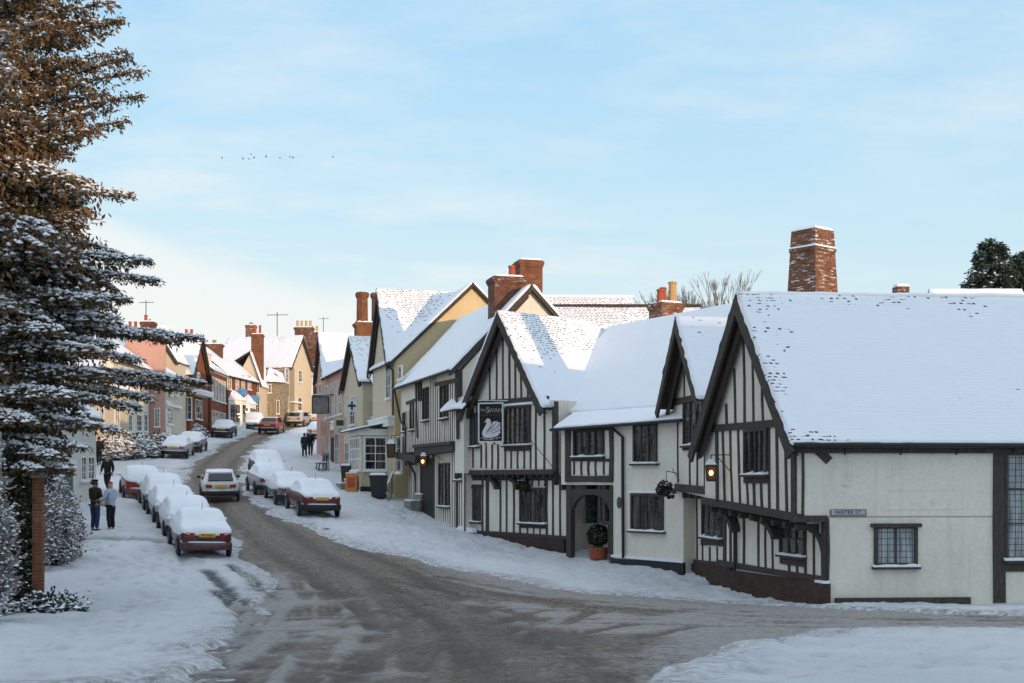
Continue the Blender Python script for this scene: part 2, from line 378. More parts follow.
# ------------------------------------------------------------------ house pieces
def V3(v2, z=0.0): return Vector((v2[0], v2[1], z))
def slope(root, org, R0, R1, E0, E1, mat, thick=.07, lumpy=1.0, name='roof'):
    """one roof slope: slab of tiles, and the snow lying on it as a child"""
    R0, R1, E0, E1 = map(Vector, (R0, R1, E0, E1))
    n = (R1-R0).cross(E0-R0)
    if n.z < 0: n = -n
    n.normalize()
    mb = MB(); mb.hexa([R0-n*(thick+.02), R1-n*(thick+.02), E1-n*(thick+.02), E0-n*(thick+.02)], [R0-n*.02, R1-n*.02, E1-n*.02, E0-n*.02])
    ro = mb.build(name, 'tile', root, org)
    lu = ((R1-R0).length+(E1-E0).length)/2; lv = ((E0-R0).length+(E1-R1).length)/2
    nu = max(4, min(70, int(lu/.22))); nv = max(4, min(60, int(lv/.2)))
    A = np.concatenate([[0, .05/lu], np.linspace(.14/lu, 1-.14/lu, nu), [1-.05/lu, 1]])
    B = np.concatenate([[0, .05/lv], np.linspace(.12/lv, 1-.16/lv, nv), [1-.06/lv, 1]])
    a, b = np.meshgrid(A, B)
    r0, r1, e0, e1, nn = (np.array(x) for x in (R0, R1, E0, E1, n))
    # edge raggedness: eave and verge lines wander by a few centimetres
    sd = random.random()*100
    wob = np.array([[noise.noise((x*lu*1.3+sd, y*lv*1.3, sd)) for x in A] for y in B])
    wob2 = np.array([[noise.noise((x*lu*4+sd, y*lv*4, 7+sd)) for x in A] for y in B])
    P = ((r0*(1-a[...,None])+r1*a[...,None])*(1-b[...,None])+(e0*(1-a[...,None])+e1*a[...,None])*b[...,None])
    eu = np.array((E1-E0).normalized()); ev = np.array(((E0-R0)+(E1-R1)).normalized())
    edgeb = smooth(.97, 1, b)[...,None]; edgea = (smooth(.985, 1, a)-smooth(.985, 1, 1-a))[...,None]
    P += ev*edgeb*(wob2[...,None]*.08-.01)+eu*edgea*(wob2[...,None]*.06)
    h = .045+.022*wob*lumpy+.010*wob2*lumpy
    if lu > 5: h = h+.06*(2*a-1)**2*(1-.7*b)
    ring = np.zeros_like(h); ring[0,:] = ring[-1,:] = 1; ring[:,0] = ring[:,-1] = 1
    h = np.where(ring > 0, -.025, h); h[1,1:-1] = np.minimum(h[1,1:-1], .05); 
    P += nn*h[...,None]
    NB, NA = a.shape; idx = np.arange(NB*NA).reshape(NB, NA)
    q = np.stack([idx[:-1,:-1], idx[1:,:-1], idx[1:,1:], idx[:-1,1:]], -1).reshape(-1, 4)
    p3 = P.reshape(-1, 3)
    t = np.cross(p3[q[0,1]]-p3[q[0,0]], p3[q[0,2]]-p3[q[0,0]])
    mid = q[len(q)//2]; t = np.cross(p3[mid[1]]-p3[mid[0]], p3[mid[2]]-p3[mid[0]])
    if t[2] < 0: q = q[:, ::-1]
    uv = np.stack([a*lu, b*lv], -1).reshape(-1, 2)
    np_mesh('roof_snow', p3-np.array(org), q, mat, ro, uv, True)
    return ro
def ridge_snow(mb, a, b, r=.09):
    k = max(3, int((Vector(b)-Vector(a)).length/.5)); a = Vector(a); b = Vector(b)
    mb.tube([a.lerp(b, i/k)+Vector((0, 0, random.uniform(-.02, .02))) for i in range(k+1)], r, 8)
def rpt(fac, u, v, o, r, l): return fac.pt(u, v, o)+Vector((r[0]*l, r[1]*l, 0))
def prism(mb, fac, uvs, o, r, L):
    mb.hexa([fac.pt(u, v, o) for u, v in uvs], [rpt(fac, u, v, o, r, L) for u, v in uvs])
def gable_roof(root, org, fac, r, Lr, uL, uR, veL, veR, ua, va, mats=('roof_a','roof_a'), oe=.3, og=.3, ogb=.1, barge='timber', bw=.26, sides='LR', Rend=None):
    out = {}
    for sd in sides:
        ue, ve, m = (uL, veL, mats[0]) if sd == 'L' else (uR, veR, mats[1])
        k = (ve-va)/(ue-ua); du = -oe if sd == 'L' else oe
        uf, vf = ue+du, ve+k*du
        R0 = fac.pt(ua, va+.06, og); E0 = fac.pt(uf, vf+.06, og)
        R1 = Rend if Rend is not None else rpt(fac, ua, va+.06, 0, r, Lr+ogb); E1 = rpt(fac, uf, vf+.06, 0, r, Lr+ogb)
        slope(root, org, R0, R1, E0, E1, m); out[sd] = (uf, vf)
    if barge:
        mb = MB()
        for sd in sides:
            uf, vf = out[sd]
            d = Vector((uf-ua, vf-va)); dn = Vector((d.y, -d.x)).normalized()
            if dn.y > 0: dn = -dn
            a = Vector((ua, va-.02)); b = Vector((uf, vf-.02))+d.normalized()*.12
            mb.fpoly(fac, [a, b, b+dn*bw, Vector((ua, va-.02-bw/abs(dn.y)*.98))], og-.075, og+.012)
            # inner bargeboard / purlin end timbers set back under the verge
            mb.fpoly(fac, [a+dn*(bw*.75), b+dn*(bw*.6), b+dn*(bw*1.35)-d*.05, Vector((ua, va-.02-bw*1.55/abs(dn.y)))], og*.35, og*.35+.07)
        mb.build('barge_board', barge, root, org)
    return out
def win(root, org, fac, a, b, lights=2, rows=1, frame='timber', pane='pane', fw=.08, mw=.05, o=0.0, sill=True, px=True, proud=.07, snow=True, name='window', sw=.1, rowfr=None):
    """a window: frame with mullions; pane, sill and the snow on the sill are its children. a = top left, b = bottom right"""
    if px:
        A = fac.uv(*a); B = fac.uv(*b)
        u0, v1 = A; u1, v0 = B
    else: (u0, v1), (u1, v0) = a, b
    mb = MB(); f = lambda x0, x1, y0, y1, d=0.0: mb.fbox(fac, x0, x1, y0, y1, o-.02, o+proud+d)
    f(u0, u0+fw, v0, v1, .004); f(u1-fw, u1, v0, v1, .004); f(u0+fw, u1-fw, v1-fw, v1); f(u0+fw, u1-fw, v0, v0+fw)
    w = (u1-u0-2*fw); h = (v1-v0-2*fw)
    for i in range(1, lights):
        c = u0+fw+w*i/lights; f(c-mw/2, c+mw/2, v0+fw, v1-fw, -.012)
    rf = rowfr or [i/rows for i in range(1, rows)]
    for t in rf:
        c = v0+fw+h*t; f(u0+fw, u1-fw, c-mw*.4, c+mw*.4, -.02)
    root_w = mb.build(name, frame, root, org)
    g = MB()
    vs_ = [0]+list(rf)+[1]
    for i in range(lights):
        for ra, rb in zip(vs_[:-1], vs_[1:]):
            x0, x1, y0, y1 = u0+fw+w*i/lights, u0+fw+w*(i+1)/lights, v0+fw+h*ra, v0+fw+h*rb
            tx, ty = random.uniform(-.014, .014), random.uniform(-.014, .014); q = [(x0, y0), (x1, y0), (x1, y1), (x0, y1)]
            g.face([fac.pt(u, v, o+.022+dx_) for (u, v), dx_ in zip(q, (-tx-ty, tx-ty, tx+ty, -tx+ty))], q)
    g.build('pane', pane, root_w, org)
    if sill:
        s = MB(); s.fbox(fac, u0-sw*.6, u1+sw*.6, v0-.07, v0-.003, o-.02, o+proud+.09); s.build('sill', frame, root_w, org)
        if snow:
            s = MB(); k = max(4, int((u1-u0)/.12)); us = np.linspace(u0-sw*.5, u1+sw*.5, k+1)
            hs = [.02+.045*(noise.noise((x*3.1, v0, o+7))+.6) for x in us]
            for i in range(k):
                c = lambda u, oo, hh: fac.pt(u, v0+hh, oo)
                oa, ob = o+proud*.4, o+proud+.088
                s.hexa([c(us[i],oa,-.004), c(us[i+1],oa,-.004), c(us[i+1],ob,-.004), c(us[i],ob,-.004)], [c(us[i],oa,hs[i]+.03), c(us[i+1],oa,hs[i+1]+.03), c(us[i+1],ob,hs[i+1]*.55), c(us[i],ob,hs[i]*.55)])
            s.build('sill_snow', 'snow', root_w, org)
    return root_w
def stud(mb, fac, a, b, w=.15, o1=.03, px=True):
    w = w*.8
    A = fac.uv(*a) if px else Vector(a); B = fac.uv(*b) if px else Vector(b)
    # hewn timber: slightly bowed, in two pieces
    k = random.uniform(-.035, .035); mid = (A+B)/2+Vector((k, 0))*(1 if abs(A.y-B.y) > abs(A.x-B.x) else 0)
    j = random.uniform(-.006, .006); w2 = w*random.uniform(.8, 1.2); w = w*random.uniform(.85, 1.2)
    d = (B-A).normalized() if (B-A).length > 1e-6 else Vector((0,1)); n = Vector((-d.y, d.x))
    mb.fpoly(fac, [A-n*w/2, mid-n*w2/2, B-n*w/2, B+n*w/2, mid+n*w2/2, A+n*w/2], -.03, o1+j)
def brace(mb, fac, a, c, b, w=.2, o1=.045, px=True):
    """curved brace through three points"""
    A, C_, B = [(fac.uv(*q) if px else Vector(q)) for q in (a, c, b)]
    pts = [A*(1-t)**2+C_*2*t*(1-t)+B*t*t for t in np.linspace(0, 1, 7)]
    L, R = [], []
    for i, p in enumerate(pts):
        d = (pts[min(i+1,6)]-pts[max(i-1,0)]).normalized(); n = Vector((-d.y, d.x))*w/2; L.append(p+n); R.append(p-n)
    for i in range(6): mb.fpoly(fac, [L[i], R[i], R[i+1], L[i+1]], -.03, o1)
def gutter(root, org, a, b, r=.055, name='gutter'):
    mb = MB(); mb.tube([a, b], r, 8); return mb.build(name, 'black_iron', root, org, sm=False)
def downpipe(root, org, pts, r=.045):
    mb = MB(); mb.tube(pts, r, 8); return mb.build('downpipe', 'black_iron', root, org)
def chimney(root, org, c, a, b, rot, z0, z1, taper=1.0, mat='brick', pots=(), collar=True, snow=True, potmat='pot_red', band=None):
    ca, sa = math.cos(rot), math.sin(rot)
    def ring(k, z, kx=None): 
        return [Vector((c[0]+x*ca*k-y*sa*k, c[1]+x*sa*k+y*ca*k, z)) for x, y in ((-a/2,-b/2),(a/2,-b/2),(a/2,b/2),(-a/2,b/2))]
    mb = MB(); H = z1-z0
    if band: 
        zb = band; k1 = 1+(taper-1)*(zb-z0)/H
        mb.hexa(ring(1, z0), ring(k1, zb)); mb.hexa(ring(k1*1.05, zb), ring(k1*1.05, zb+.12)); mb.hexa(ring(k1*1.0, zb+.12), ring(taper, z1))
    else: mb.hexa(ring(1, z0), ring(taper, z1-.3 if collar else z1))
    if collar:
        if band is None:
            mb.hexa(ring(taper*1.07, z1-.3), ring(taper*1.07, z1-.2)); mb.hexa(ring(taper*1.13, z1-.2), ring(taper*1.13, z1-.06)); mb.hexa(ring(taper*1.04, z1-.06), ring(taper*1.04, z1))
    ch = mb.build('chimney', mat, root, org)
    if snow:
        s = MB(); s.hexa(ring(taper*1.0, z1-.005), ring(taper*.86, z1+.09))
        if band: s.hexa(ring(k1*1.06, zb+.115), ring(k1*.97, zb+.2))
        s.build('chimney_snow', 'snow', ch, org)
    for (px_, py_, h, r, m) in pots:
        p = MB(); q = (c[0]+px_*ca-py_*sa, c[1]+px_*sa+py_*ca, z1)
        p.lathe(q, [(r*1.15,-.02),(r*1.15,.08),(r,.12),(r*.86,h-.12),(r*1.05,h-.1),(r*1.05,h-.02),(r*.8,h),(r*.7,h-.1)], 12)
        p.build('chimney_pot', m, ch, org)
    return ch
def plinth(root, org, fac, u0, u1, vtop0, vtop1, o1=.12, mat='brick_plinth'):
    mb = MB(); n = max(2, int((u1-u0)/.6))
    for i in range(n):
        a = u0+(u1-u0)*i/n; b = u0+(u1-u0)*(i+1)/n
        ta = vtop0+(vtop1-vtop0)*i/n; tb = vtop0+(vtop1-vtop0)*(i+1)/n
        pa = fac.pt(a, 0); pb = fac.pt(b, 0)
        mb.fpoly(fac, [(a, G(pa.x, pa.y)-.5), (b, G(pb.x, pb.y)-.5), (b, tb), (a, ta)], -.05, o1)
    return mb.build('plinth', mat, root, org)
def wall_poly(root, org, polys, mat, name='wall'):
    """polys: list of (fac, uvs, o, r, L)"""
    mb = MB()
    for fac, uvs, o, r, L in polys: prism(mb, fac, uvs, o, r, L)
    return mb.build(name, mat, root, org)

# ------------------------------------------------------------------ A: corner house of the inn
SR = Vector((.9975, .0706))                         # along Water Street
A1 = Vector((7.81, 35.14)); A0 = Vector((6.147, 41.4))
FA = Fac(A0, A1); FAl = FA.shift(SR*.70)
org = V3(A1, G(8.6, 35)); HA = thing('timber_framed_house', 'corner half timbered inn house with largest snowy roof and plain cream side wall', 'house', org)
def at(y, s): return E+(HY-y)/s
L = FA.L
apexA = (L*.5, at(292, 34.0)-.12); eA = at(432, 37)-.05
wall_poly(HA, org, [(FA, [(0, E-.62), (L, E-1.02), (L, eA), (L*.5, apexA[1]-.05), (0, eA)], 0, SR, 12.9),
                    (FAl, [(0, E-3.6), (L, E-3.9), (L, E-.98), (0, E-.6)], 0, SR, 12.2)], 'plaster')
gable_roof(HA, org, FA, SR, 13, 0, L, eA, eA, apexA[0], apexA[1], ('roof_a','roof_v'), oe=.28, og=.45, bw=.34)
mb = MB(); ridge_snow(mb, FA.pt(L*.5, apexA[1]+.06, .44), rpt(FA, L*.5, apexA[1]+.06, 0, SR, 13)); mb.build('ridge_snow', 'snow', HA, org, sm=True)
tm = MB(); z = Zm(700, 410, 6.83); zg = Zm(640, 300, 5.253); zl = Zm(660, 470, 4.878); F_ = FA
for a, b in (((157,130),(172,645)), ((208,125),(224,655)), ((262,120),(277,665)), ((474,95),(477,690)), ((526,90),(534,700)), ((586,90),(597,705)),
             ((322,495),(330,672)), ((370,495),(375,678)), ((420,495),(427,682))): stud(tm, F_, z(*a), z(*b), .15)
for a, b in (((455,545),(458,660)), ((497,360),(503,655)), ((545,200),(552,645)), ((592,285),(598,640)), ((642,395),(648,632)), ((700,545),(704,625))): stud(tm, F_, zg(*a), zg(*b), .15)
stud(tm, F_, z(118,100), z(122,640), .2, .04); stud(tm, F_, z(640,110), z(646,715), .34, .055)
stud(tm, F_, z(20,132), z(620,82), .30, .06); stud(tm, F_, z(305,475), z(472,475), .26, .05)
uvA = [F_.uv(*zl(280,170)), F_.uv(*zl(470,200)), F_.uv(*zl(692,226))]
tm.fpoly(F_, [(0-.05, E-.55), (L*.5, E-.72), (L+.02, E-.92), (L+.02, E-1.13), (L*.5, E-.95), (-.05, E-.77)], -.1, .09)
for k in range(9):                                     # joist ends under the jetty
    u = .3+k*L/9; v = E-.80-.40*(u/L); tm.fbox(FA, u, u+.16, v-.2, v-.03, -.72, -.02)
# lower storey
F_ = FAl
for a, b in (((318,190),(320,455)), ((345,200),(347,460)), ((372,205),(374,462)), ((411,210),(411,468)), ((482,225),(482,475)), ((517,232),(517,480)), ((552,240),(552,485)),
             ((632,440),(632,497)), ((672,440),(672,503)), ((712,270),(712,510)), ((752,290),(753,515))): stud(tm, F_, zl(*a), zl(*b), .15)
stud(tm, F_, zl(804,235), zl(804,545), .30, .055)
stud(tm, F_, zl(285,452), zl(800,536), .24, .05)
stud(tm, F_, zl(590,440), zl(715,458), .2, .045)
brace(tm, F_, zl(318,205), zl(378,215), zl(388,300), .18, .3); brace(tm, F_, zl(500,235), zl(572,245), zl(592,330), .18, .3); brace(tm, F_, zl(735,285), zl(785,300), zl(800,395), .18, .06)
tm.build('timber_frame', 'timber', HA, org); tm = MB()
# exposed timbers on the Water Street side
FS = Fac(A1, A1+SR*13)
zs = Zm(820, 420, 3.414)
stud(tm, FS, (802.5, 437), (802.5, 517), .10, .035); stud(tm, FS, (827.5,518), (827.5,580), .09, .04)
tm.fbox(FS, -.3, .72, E-1.14, E-.96, -.02, .06)
brace(tm, FS, (803,441), (816,447), (829,461), .24, .04)
tm.build('corner_brace', 'timber', HA, org); tm = MB()
stud(tm, FS, zs(612,45), zs(612,690), .36, .05); stud(tm, FS, zs(625,98), zs(1000,98), .36, .045); stud(tm, FS, zs(625,502), zs(1000,502), .36, .048); stud(tm, FS, zs(680,45), zs(680,90), .2, .04)
tm.build('side_timbers', 'timber', HA, org)
win(HA, org, FA, z(312,135), z(470,440), 4, 1, proud=.09)
win(HA, org, FAl, zl(590,262), zl(712,425), 3, 2, rowfr=[.55])
win(HA, org, FS, zs(183,358), zs(331,500), 2, 1, pane='pane_curtain', fw=.1)
win(HA, org, FS, zs(630,112), zs(770,478), 2, 3, pane='pane_curtain', fw=.07)
mb = MB(); mb.fbox(FS, FS.U(zs(172,0)[0]), FS.U(zs(341,0)[0]), FS.uv(*zs(183,366))[1], FS.uv(*zs(183,353))[1], 0, .16); mb.build('lintel', 'timber', HA, org)
plinth(HA, org, FAl, 0, L+.15, FAl.uv(*zl(160,460))[1]+.02, FAl.uv(*zl(800,560))[1]+.06, .16)
mb = MB(); mb.fbox(FAl, L-.35, L+.16, FAl.uv(*zl(800,560))[1]+.055, FAl.uv(*zl(800,560))[1]+.12, -.02, .17); mb.build('plinth_snow', 'snow', HA, org)
ev = FS.pt(-.3, eA-.30, .33); gut = gutter(HA, org, ev, FS.pt(12.5, eA-.33, .33), .07)
mb = MB(); mb.fbox(FS, -.35, 12.6, eA-.52, eA-.36, -.02, .12); mb.build('eaves_board', 'timber', HA, org)
for k in range(8): mb = MB(); mb.beam(FS.pt(1.2+k*1.55, eA-.36, .33), FS.pt(1.2+k*1.55, eA-.55, .02), .04, .03); mb.build('gutter_bracket', 'black_iron', gut, org)
downpipe(HA, org, [FA.pt(FA.U(720), E-.62, .14), FAl.pt(FAl.U(738), E-.95, .12), FAl.pt(FAl.U(738.6), E-2.9, .14)])
# fallen beam at the foot of the wall and worn pargeting
mb = MB(); a_ = FS.uv(*zs(50,616)); b_ = FS.uv(*zs(508,616)); mb.fbox(FS, a_[0], b_[0], a_[1]-.35, a_[1]+.07, -.02, .14); mb.build('sole_plate', 'timber', HA, org)
mb = MB()
for cx, cy, rx, ry in ((100,133,18,17), (100,185,14,22), (93,222,16,7), (388,280,12,12)):
    p = FS.uv(*zs(cx, cy)); q = [(p[0]+rx/126*math.cos(t)*(1+.15*math.sin(3*t)), p[1]+ry/126*math.sin(t)) for t in np.linspace(0, 2*math.pi, 15)[:-1]]
    mb.fpoly(FS, q, -.01, .018); q2 = [(p[0]+(a-p[0])*.5, p[1]+(b-p[1])*.5) for a, b in q]; mb.fpoly(FS, q2, 0, .035)
for y0 in (240, 305): mb.fbar(FS, FS.uv(*zs(230,y0)), FS.uv(*zs(490,y0-3)), .03, -.01, .012)
mb.build('pargeting', 'plaster', HA, org)
chimney(HA, org, (9.85, 42.6), 1.42, 1.36, math.radians(40), E+3.5, E+8.15, .70, 'brick_frost', (), True, True, band=E+7.45)
chimney(HA, org, (12.95, 43.3), .42, .42, .1, E+3.5, E+6.42, 1, 'brick', (), False, True)

# ------------------------------------------------------------------ B: plastered middle range with the gabled wing M and the passage
M0 = Vector((5.68, 45.6)); M1 = Vector((6.36, 41.15)); FM = Fac(M0, M1); MR = Vector((.985, .17)); FMl = FM.shift(MR*.60)
P3 = Vector((5.92, 44.9)); bd = Vector((.59, -.8074)).normalized(); P4 = P3-bd*3.97; P5 = P3-bd*6.6
FB = Fac(P5, P3); bin_ = -FB.n
org = V3(P3, G(P3.x, P3.y)); HB = thing('timber_framed_house', 'middle inn house with plain white plaster wall, arched timber passage and narrow gabled wing', 'house', org)
Lm, Lb = FM.L, FB.L
apM = (Lm*.5, at(318, 30.04)); eM = apM[1]-1.165*Lm/2
uP = FB.U(612.5)                                        # left edge of the plaster part
eB = E+2.05
wall_poly(HB, org, [(FB, [(uP, E-3.4), (Lb, E-3.4), (Lb, eB), (uP, eB)], 0, bin_, 5.4),
                    (FB, [(-.2, E-.18), (uP+.01, E-.18), (uP+.01, eB+.01), (-.2, eB+.01)], 0, bin_, 5.2),
                    (FB, [(-.6, E-3.4), (uP+.02, E-3.4), (uP+.02, E-.1), (-.6, E-.1)], -1.9, bin_, 3.2),
                    (FM, [(0, E-.35), (Lm, E-.6), (Lm, eM), (Lm*.5, apM[1]-.05), (0, eM)], 0, MR, 6),
                    (FMl, [(-.5, E-3.4), (Lm, E-3.4), (Lm, E-.5), (-.5, E-.3)], 0, MR, 6)], 'plaster')
gable_roof(HB, org, FM, MR, 6, 0, Lm, eM, eM, apM[0], apM[1], ('roof_a','roof_e'), oe=.25, og=.60, bw=.3)
# big catslide roof of the plaster range
rl = lambda k, dz: Vector((P5.x+bin_.x*5.5+bd.x*k, P5.y+bin_.y*5.5+bd.y*k, E+6.66+dz))
el = lambda k, dz: Vector((P5.x-bin_.x*.32+bd.x*k, P5.y-bin_.y*.32+bd.y*k, E+1.98+dz))
mid = lambda k: rl(k,0).lerp(el(k,0), .80)+Vector((0,0,-.28))
slope(HB, org, rl(-3.6,0), rl(4.6,.25), mid(-3.6), mid(7.0), 'roof_c', lumpy=.7)
slope(HB, org, mid(-.35), mid(7.0), el(-.35,0), el(6.9,.1), 'roof_c', lumpy=.7)
bk = lambda k, dz: Vector((P5.x+bin_.x*11+bd.x*k, P5.y+bin_.y*11+bd.y*k, E+2))
slope(HB, org, rl(4.6,.25), rl(-3.6,0), bk(4.6,0), bk(-3.6,0), 'roof_a')
mb = MB(); mb.hexa([rl(-3.4,-.2), mid(-3.4)-Vector((0,0,.2)), bk(-3.4,0)+Vector((0,0,.2))], [rl(4.5,0), mid(4.5)-Vector((0,0,.1)), bk(4.5,0)+Vector((0,0,.2))]); mb.build('gable_wall', 'plaster', HB, org)
gutter(HB, org, el(-.4,-.04)+Vector((-.05,-.05,0)), el(6.9,.06)+Vector((-.05,-.05,0)), .06)
z4 = Zm(550, 390, 6.207); z5 = Zm(550, 470, 6.207); zm = Zm(640, 420, 3.414); zg = Zm(640, 300, 5.253)
tm = MB(); F_ = FM
for a, b in (((235,375),(235,520)), ((292,425),(292,510))): stud(tm, F_, zg(*a), zg(*b), .15)
stud(tm, F_, zg(150,545), zg(420,485), .3, .055)
for a, b in (((130,-5),(131,215)), ((172,95),(172,225)), ((197,95),(197,230)), ((222,95),(222,235)), ((246,-10),(247,240)), ((150,-10),(150,90))): stud(tm, F_, zm(*a), zm(*b), .14)
stud(tm, F_, zm(113,-20), zm(113,215), .2, .045); stud(tm, F_, zm(148,95), zm(240,93), .24, .05)
tm.fpoly(F_, [(-.05, E-.12), (Lm, E-.22), (Lm, E-.48), (-.05, E-.38)], -.1, .08)
for k in range(6): tm.fbox(FM, .2+k*.75, .36+k*.75, E-.62, E-.40, -.62, -.02)
for a, b in (((157,150),(158,440)), ((180,130),(183,435)), ((207,130),(210,445)), ((245,375),(245,445)), ((280,375),(280,450)), ((312,190),(312,455))): stud(tm, FMl, zl(*a), zl(*b), .14)
stud(tm, FMl, zl(150,447), zl(330,462), .22, .05)
brace(tm, FMl, (683,489), (690,491), (692,508), .18, .3)
stud(tm, FMl, zl(205,352), zl(310,357), .24, .05)
# passage bay
F_ = FB
for x, w in ((108,.26),(128,.1),(382,.3)): stud(tm, F_, z4(x,222), z4(x,565), w, .04)
stud(tm, F_, z4(335,240), z4(335,525), .12); stud(tm, F_, z4(150,430), z4(150,525), .12)
for x in (198,242,286): stud(tm, F_, z4(x,435), z4(x,530), .12)
stud(tm, F_, z4(102,552), z4(392,552), .28, .07); stud(tm, F_, z4(110,238), z4(385,236), .2, .05); stud(tm, F_, z4(120,432), z4(370,436), .16, .045)
tm.fbox(F_, F_.U(568)-.05, F_.U(571.8), E-3.4, E-.2, -.16, .05); tm.fbox(F_, F_.U(610.6), F_.U(613.2), E-3.4, E-.2, -.16, .055)
lft, rgt = F_.U(571.5), F_.U(610.8)                      # arched head of the passage
for i in range(10):
    t0, t1 = i/10, (i+1)/10; ua, ub = lft+(rgt-lft)*t0, lft+(rgt-lft)*t1
    h = lambda t: E-.56-.62*(abs(2*t-1)**3.2)
    tm.fpoly(F_, [(ua, h(t0)), (ub, h(t1)), (ub, E-.35), (ua, E-.35)], -.14, .03)
for x in (206, 300, 330): stud(tm, FB, z5(x,90), z5(x,330), .22, -1.86)
stud(tm, FB, z5(310,330), z5(380,330), .2, -1.85); stud(tm, FB, z5(358,330), z5(358,520), .12, -1.86)
tm.build('timber_frame', 'timber', HB, org)
mb = MB(); mb.fbox(FB, -.2, uP, E-.16, E-.1, -2, -.05); mb.build('passage_ceiling', 'timber', HB, org)
mb = MB(); a_ = FB.uv(*z5(172,165)); b_ = FB.uv(*z5(245,272)); mb.fbox(FB, a_[0]+.25, b_[0]+.45, E-2.55, E-1.0, -1.9, -1.84); dr = mb.build('passage_door', 'dark_door', HB, org)
win(HB, org, FM, (685,401), (704.5,444), 3, 1, proud=.09)
win(HB, org, FMl, zl(210,130), zl(306,338), 3, 1)
win(HB, org, FB, z4(150,250), z4(337,412), 4, 1, proud=.08)
win(HB, org, FB, z4(520,212), z4(668,455), 3, 1, proud=.06, sw=.16)
win(HB, org, FB, z5(505,148), z5(707,385), 4, 1, proud=.06, sw=.16)
mb = MB(); a_ = FB.uv(*z5(497,140)); b_ = FB.uv(*z5(690,140)); mb.fbox(FB, a_[0], b_[0], a_[1], a_[1]+.06, -.01, .14); mb.build('drip_snow', 'snow', HB, org)
plinth(HB, org, FB, uP, Lb+.05, FB.uv(*z5(400,550))[1], FB.uv(*z5(840,575))[1], .05, M['black_iron'])
mb = MB(); a_ = FB.uv(*z5(390,530)); b_ = FB.uv(*z5(840,572)); mb.fpoly(FB, [(uP, a_[1]-.06), (Lb+.04, b_[1]-.03), (Lb+.04, b_[1]+.04), (uP, a_[1]+.03)], -.02, .075); mb.build('plinth_snow', 'snow', HB, org)
plinth(HB, org, FMl, -.5, Lm+.3, FMl.uv(*zl(150,455))[1], FMl.uv(*zl(330,470))[1], .14)
q = [FB.pt(*FB.uv(*z4(400,225)), .22), FB.pt(*FB.uv(*z4(405,240)), .12), FB.pt(*FB.uv(*z4(460,292)), .08), FB.pt(*FB.uv(*z4(462,680)), .08), FB.pt(*FB.uv(*z5(467,545)), .1)]
downpipe(HB, org, q, .055)
chimney(HB, org, (6.9, 58.3), 1.15, 1.0, .5, E+5.0, E+7.9, 1, 'brick_frost', [(-.38,-.1,.62,.16,'pot_red'),(-.05,.15,.75,.16,'pot_red'),(.30,-.1,1.0,.2,'pot_buff')], True)
wall_plaque = MB(); a_ = FB.uv(*z5(432,202)); wall_plaque.fpoly(FB, [(a_[0]+.11*math.cos(t), a_[1]+.21*math.sin(t)) for t in np.linspace(0, 2*math.pi, 17)[:-1]], -.01, .05)
wall_plaque.build('oval_plaque', paint('plaque_bronze', (.10,.085,.06), .5, .3, 9, .2), HB, org)

# ------------------------------------------------------------------ C: left gabled house with the hanging sign
C0 = Vector((-1.8, 56.0)); C1 = Vector((1.42, 51.2)); FC = Fac(C0, C1); Lc = FC.L; Lc2 = Lc+.42
cin = -FC.n; CR = Vector((.76, .65)).normalized(); FCl = FC.shift(cin*.42)
org = V3(C1, G(C1.x, C1.y)); HC = thing('timber_framed_house', 'half timbered inn house whose jettied gable carries the swan sign, roof partly bare', 'house', org)
apC = (Lc*.5, at(312, 24.3)); eC = apC[1]-1.31*Lc/2
wall_poly(HC, org, [(FC, [(0, E+.36), (Lc2, E+.36), (Lc2, eC), (Lc, eC), (Lc*.5, apC[1]-.05), (0, eC)], 0, CR, 8),
                    (FCl, [(-.6, E-3.2), (Lc2+.2, E-3.2), (Lc2+.2, E+.45), (-.6, E+.45)], 0, CR, 7)], 'plaster')
gable_roof(HC, org, FC, CR, 8.2, 0, Lc, eC, eC, apC[0], apC[1], ('roof_e','roof_b'), oe=.25, og=.5, bw=.3)
z6 = Zm(455, 380, 6.833); z7 = Zm(455, 450, 6.208); tm = MB(); F_ = FC
for x in (240,285,330,375,415,455,500):
    U_ = FC.U(z6(x,0)[0]); top = apC[1]-1.31*abs(U_-Lc/2)-.1; yb = FC.uv(*z6(x, 150-(x-200)*.06))
    if top > yb[1]+.1: stud(tm, F_, (U_, top), (U_, yb[1]), .13, px=False)
stud(tm, F_, z6(110,160), z6(640,126), .30, .06)
for x, y0, y1 in ((125,200,600), (180,440,600),(215,440,605),(255,440,608),(295,440,608),(555,175,610),(612,175,610),(385,480,605),(430,480,605),(475,480,605),(345,430,605),(518,430,605)): stud(tm, F_, z6(x,y0), z6(x,y1), .12)
for x in (150, 210, 270): stud(tm, F_, z6(x,160), z6(x,440), .12)
stud(tm, F_, z6(683,180), z6(683,625), .34, .055); stud(tm, F_, z6(340,472), z6(520,470), .2, .05)
tm.fpoly(F_, [(-.05, E+.42), (Lc2+.03, E+.42), (Lc2+.03, E+.22), (-.05, E+.22)], -.1, .09)
for k in range(14): tm.fbox(FC, .1+k*.44, .22+k*.44, E+.10, E+.24, -.44, -.02 if k % 2 else .03)
tm.fbox(FCl, -.4, Lc2+.1, E-.02, E+.13, -.02, .07)
F_ = FCl
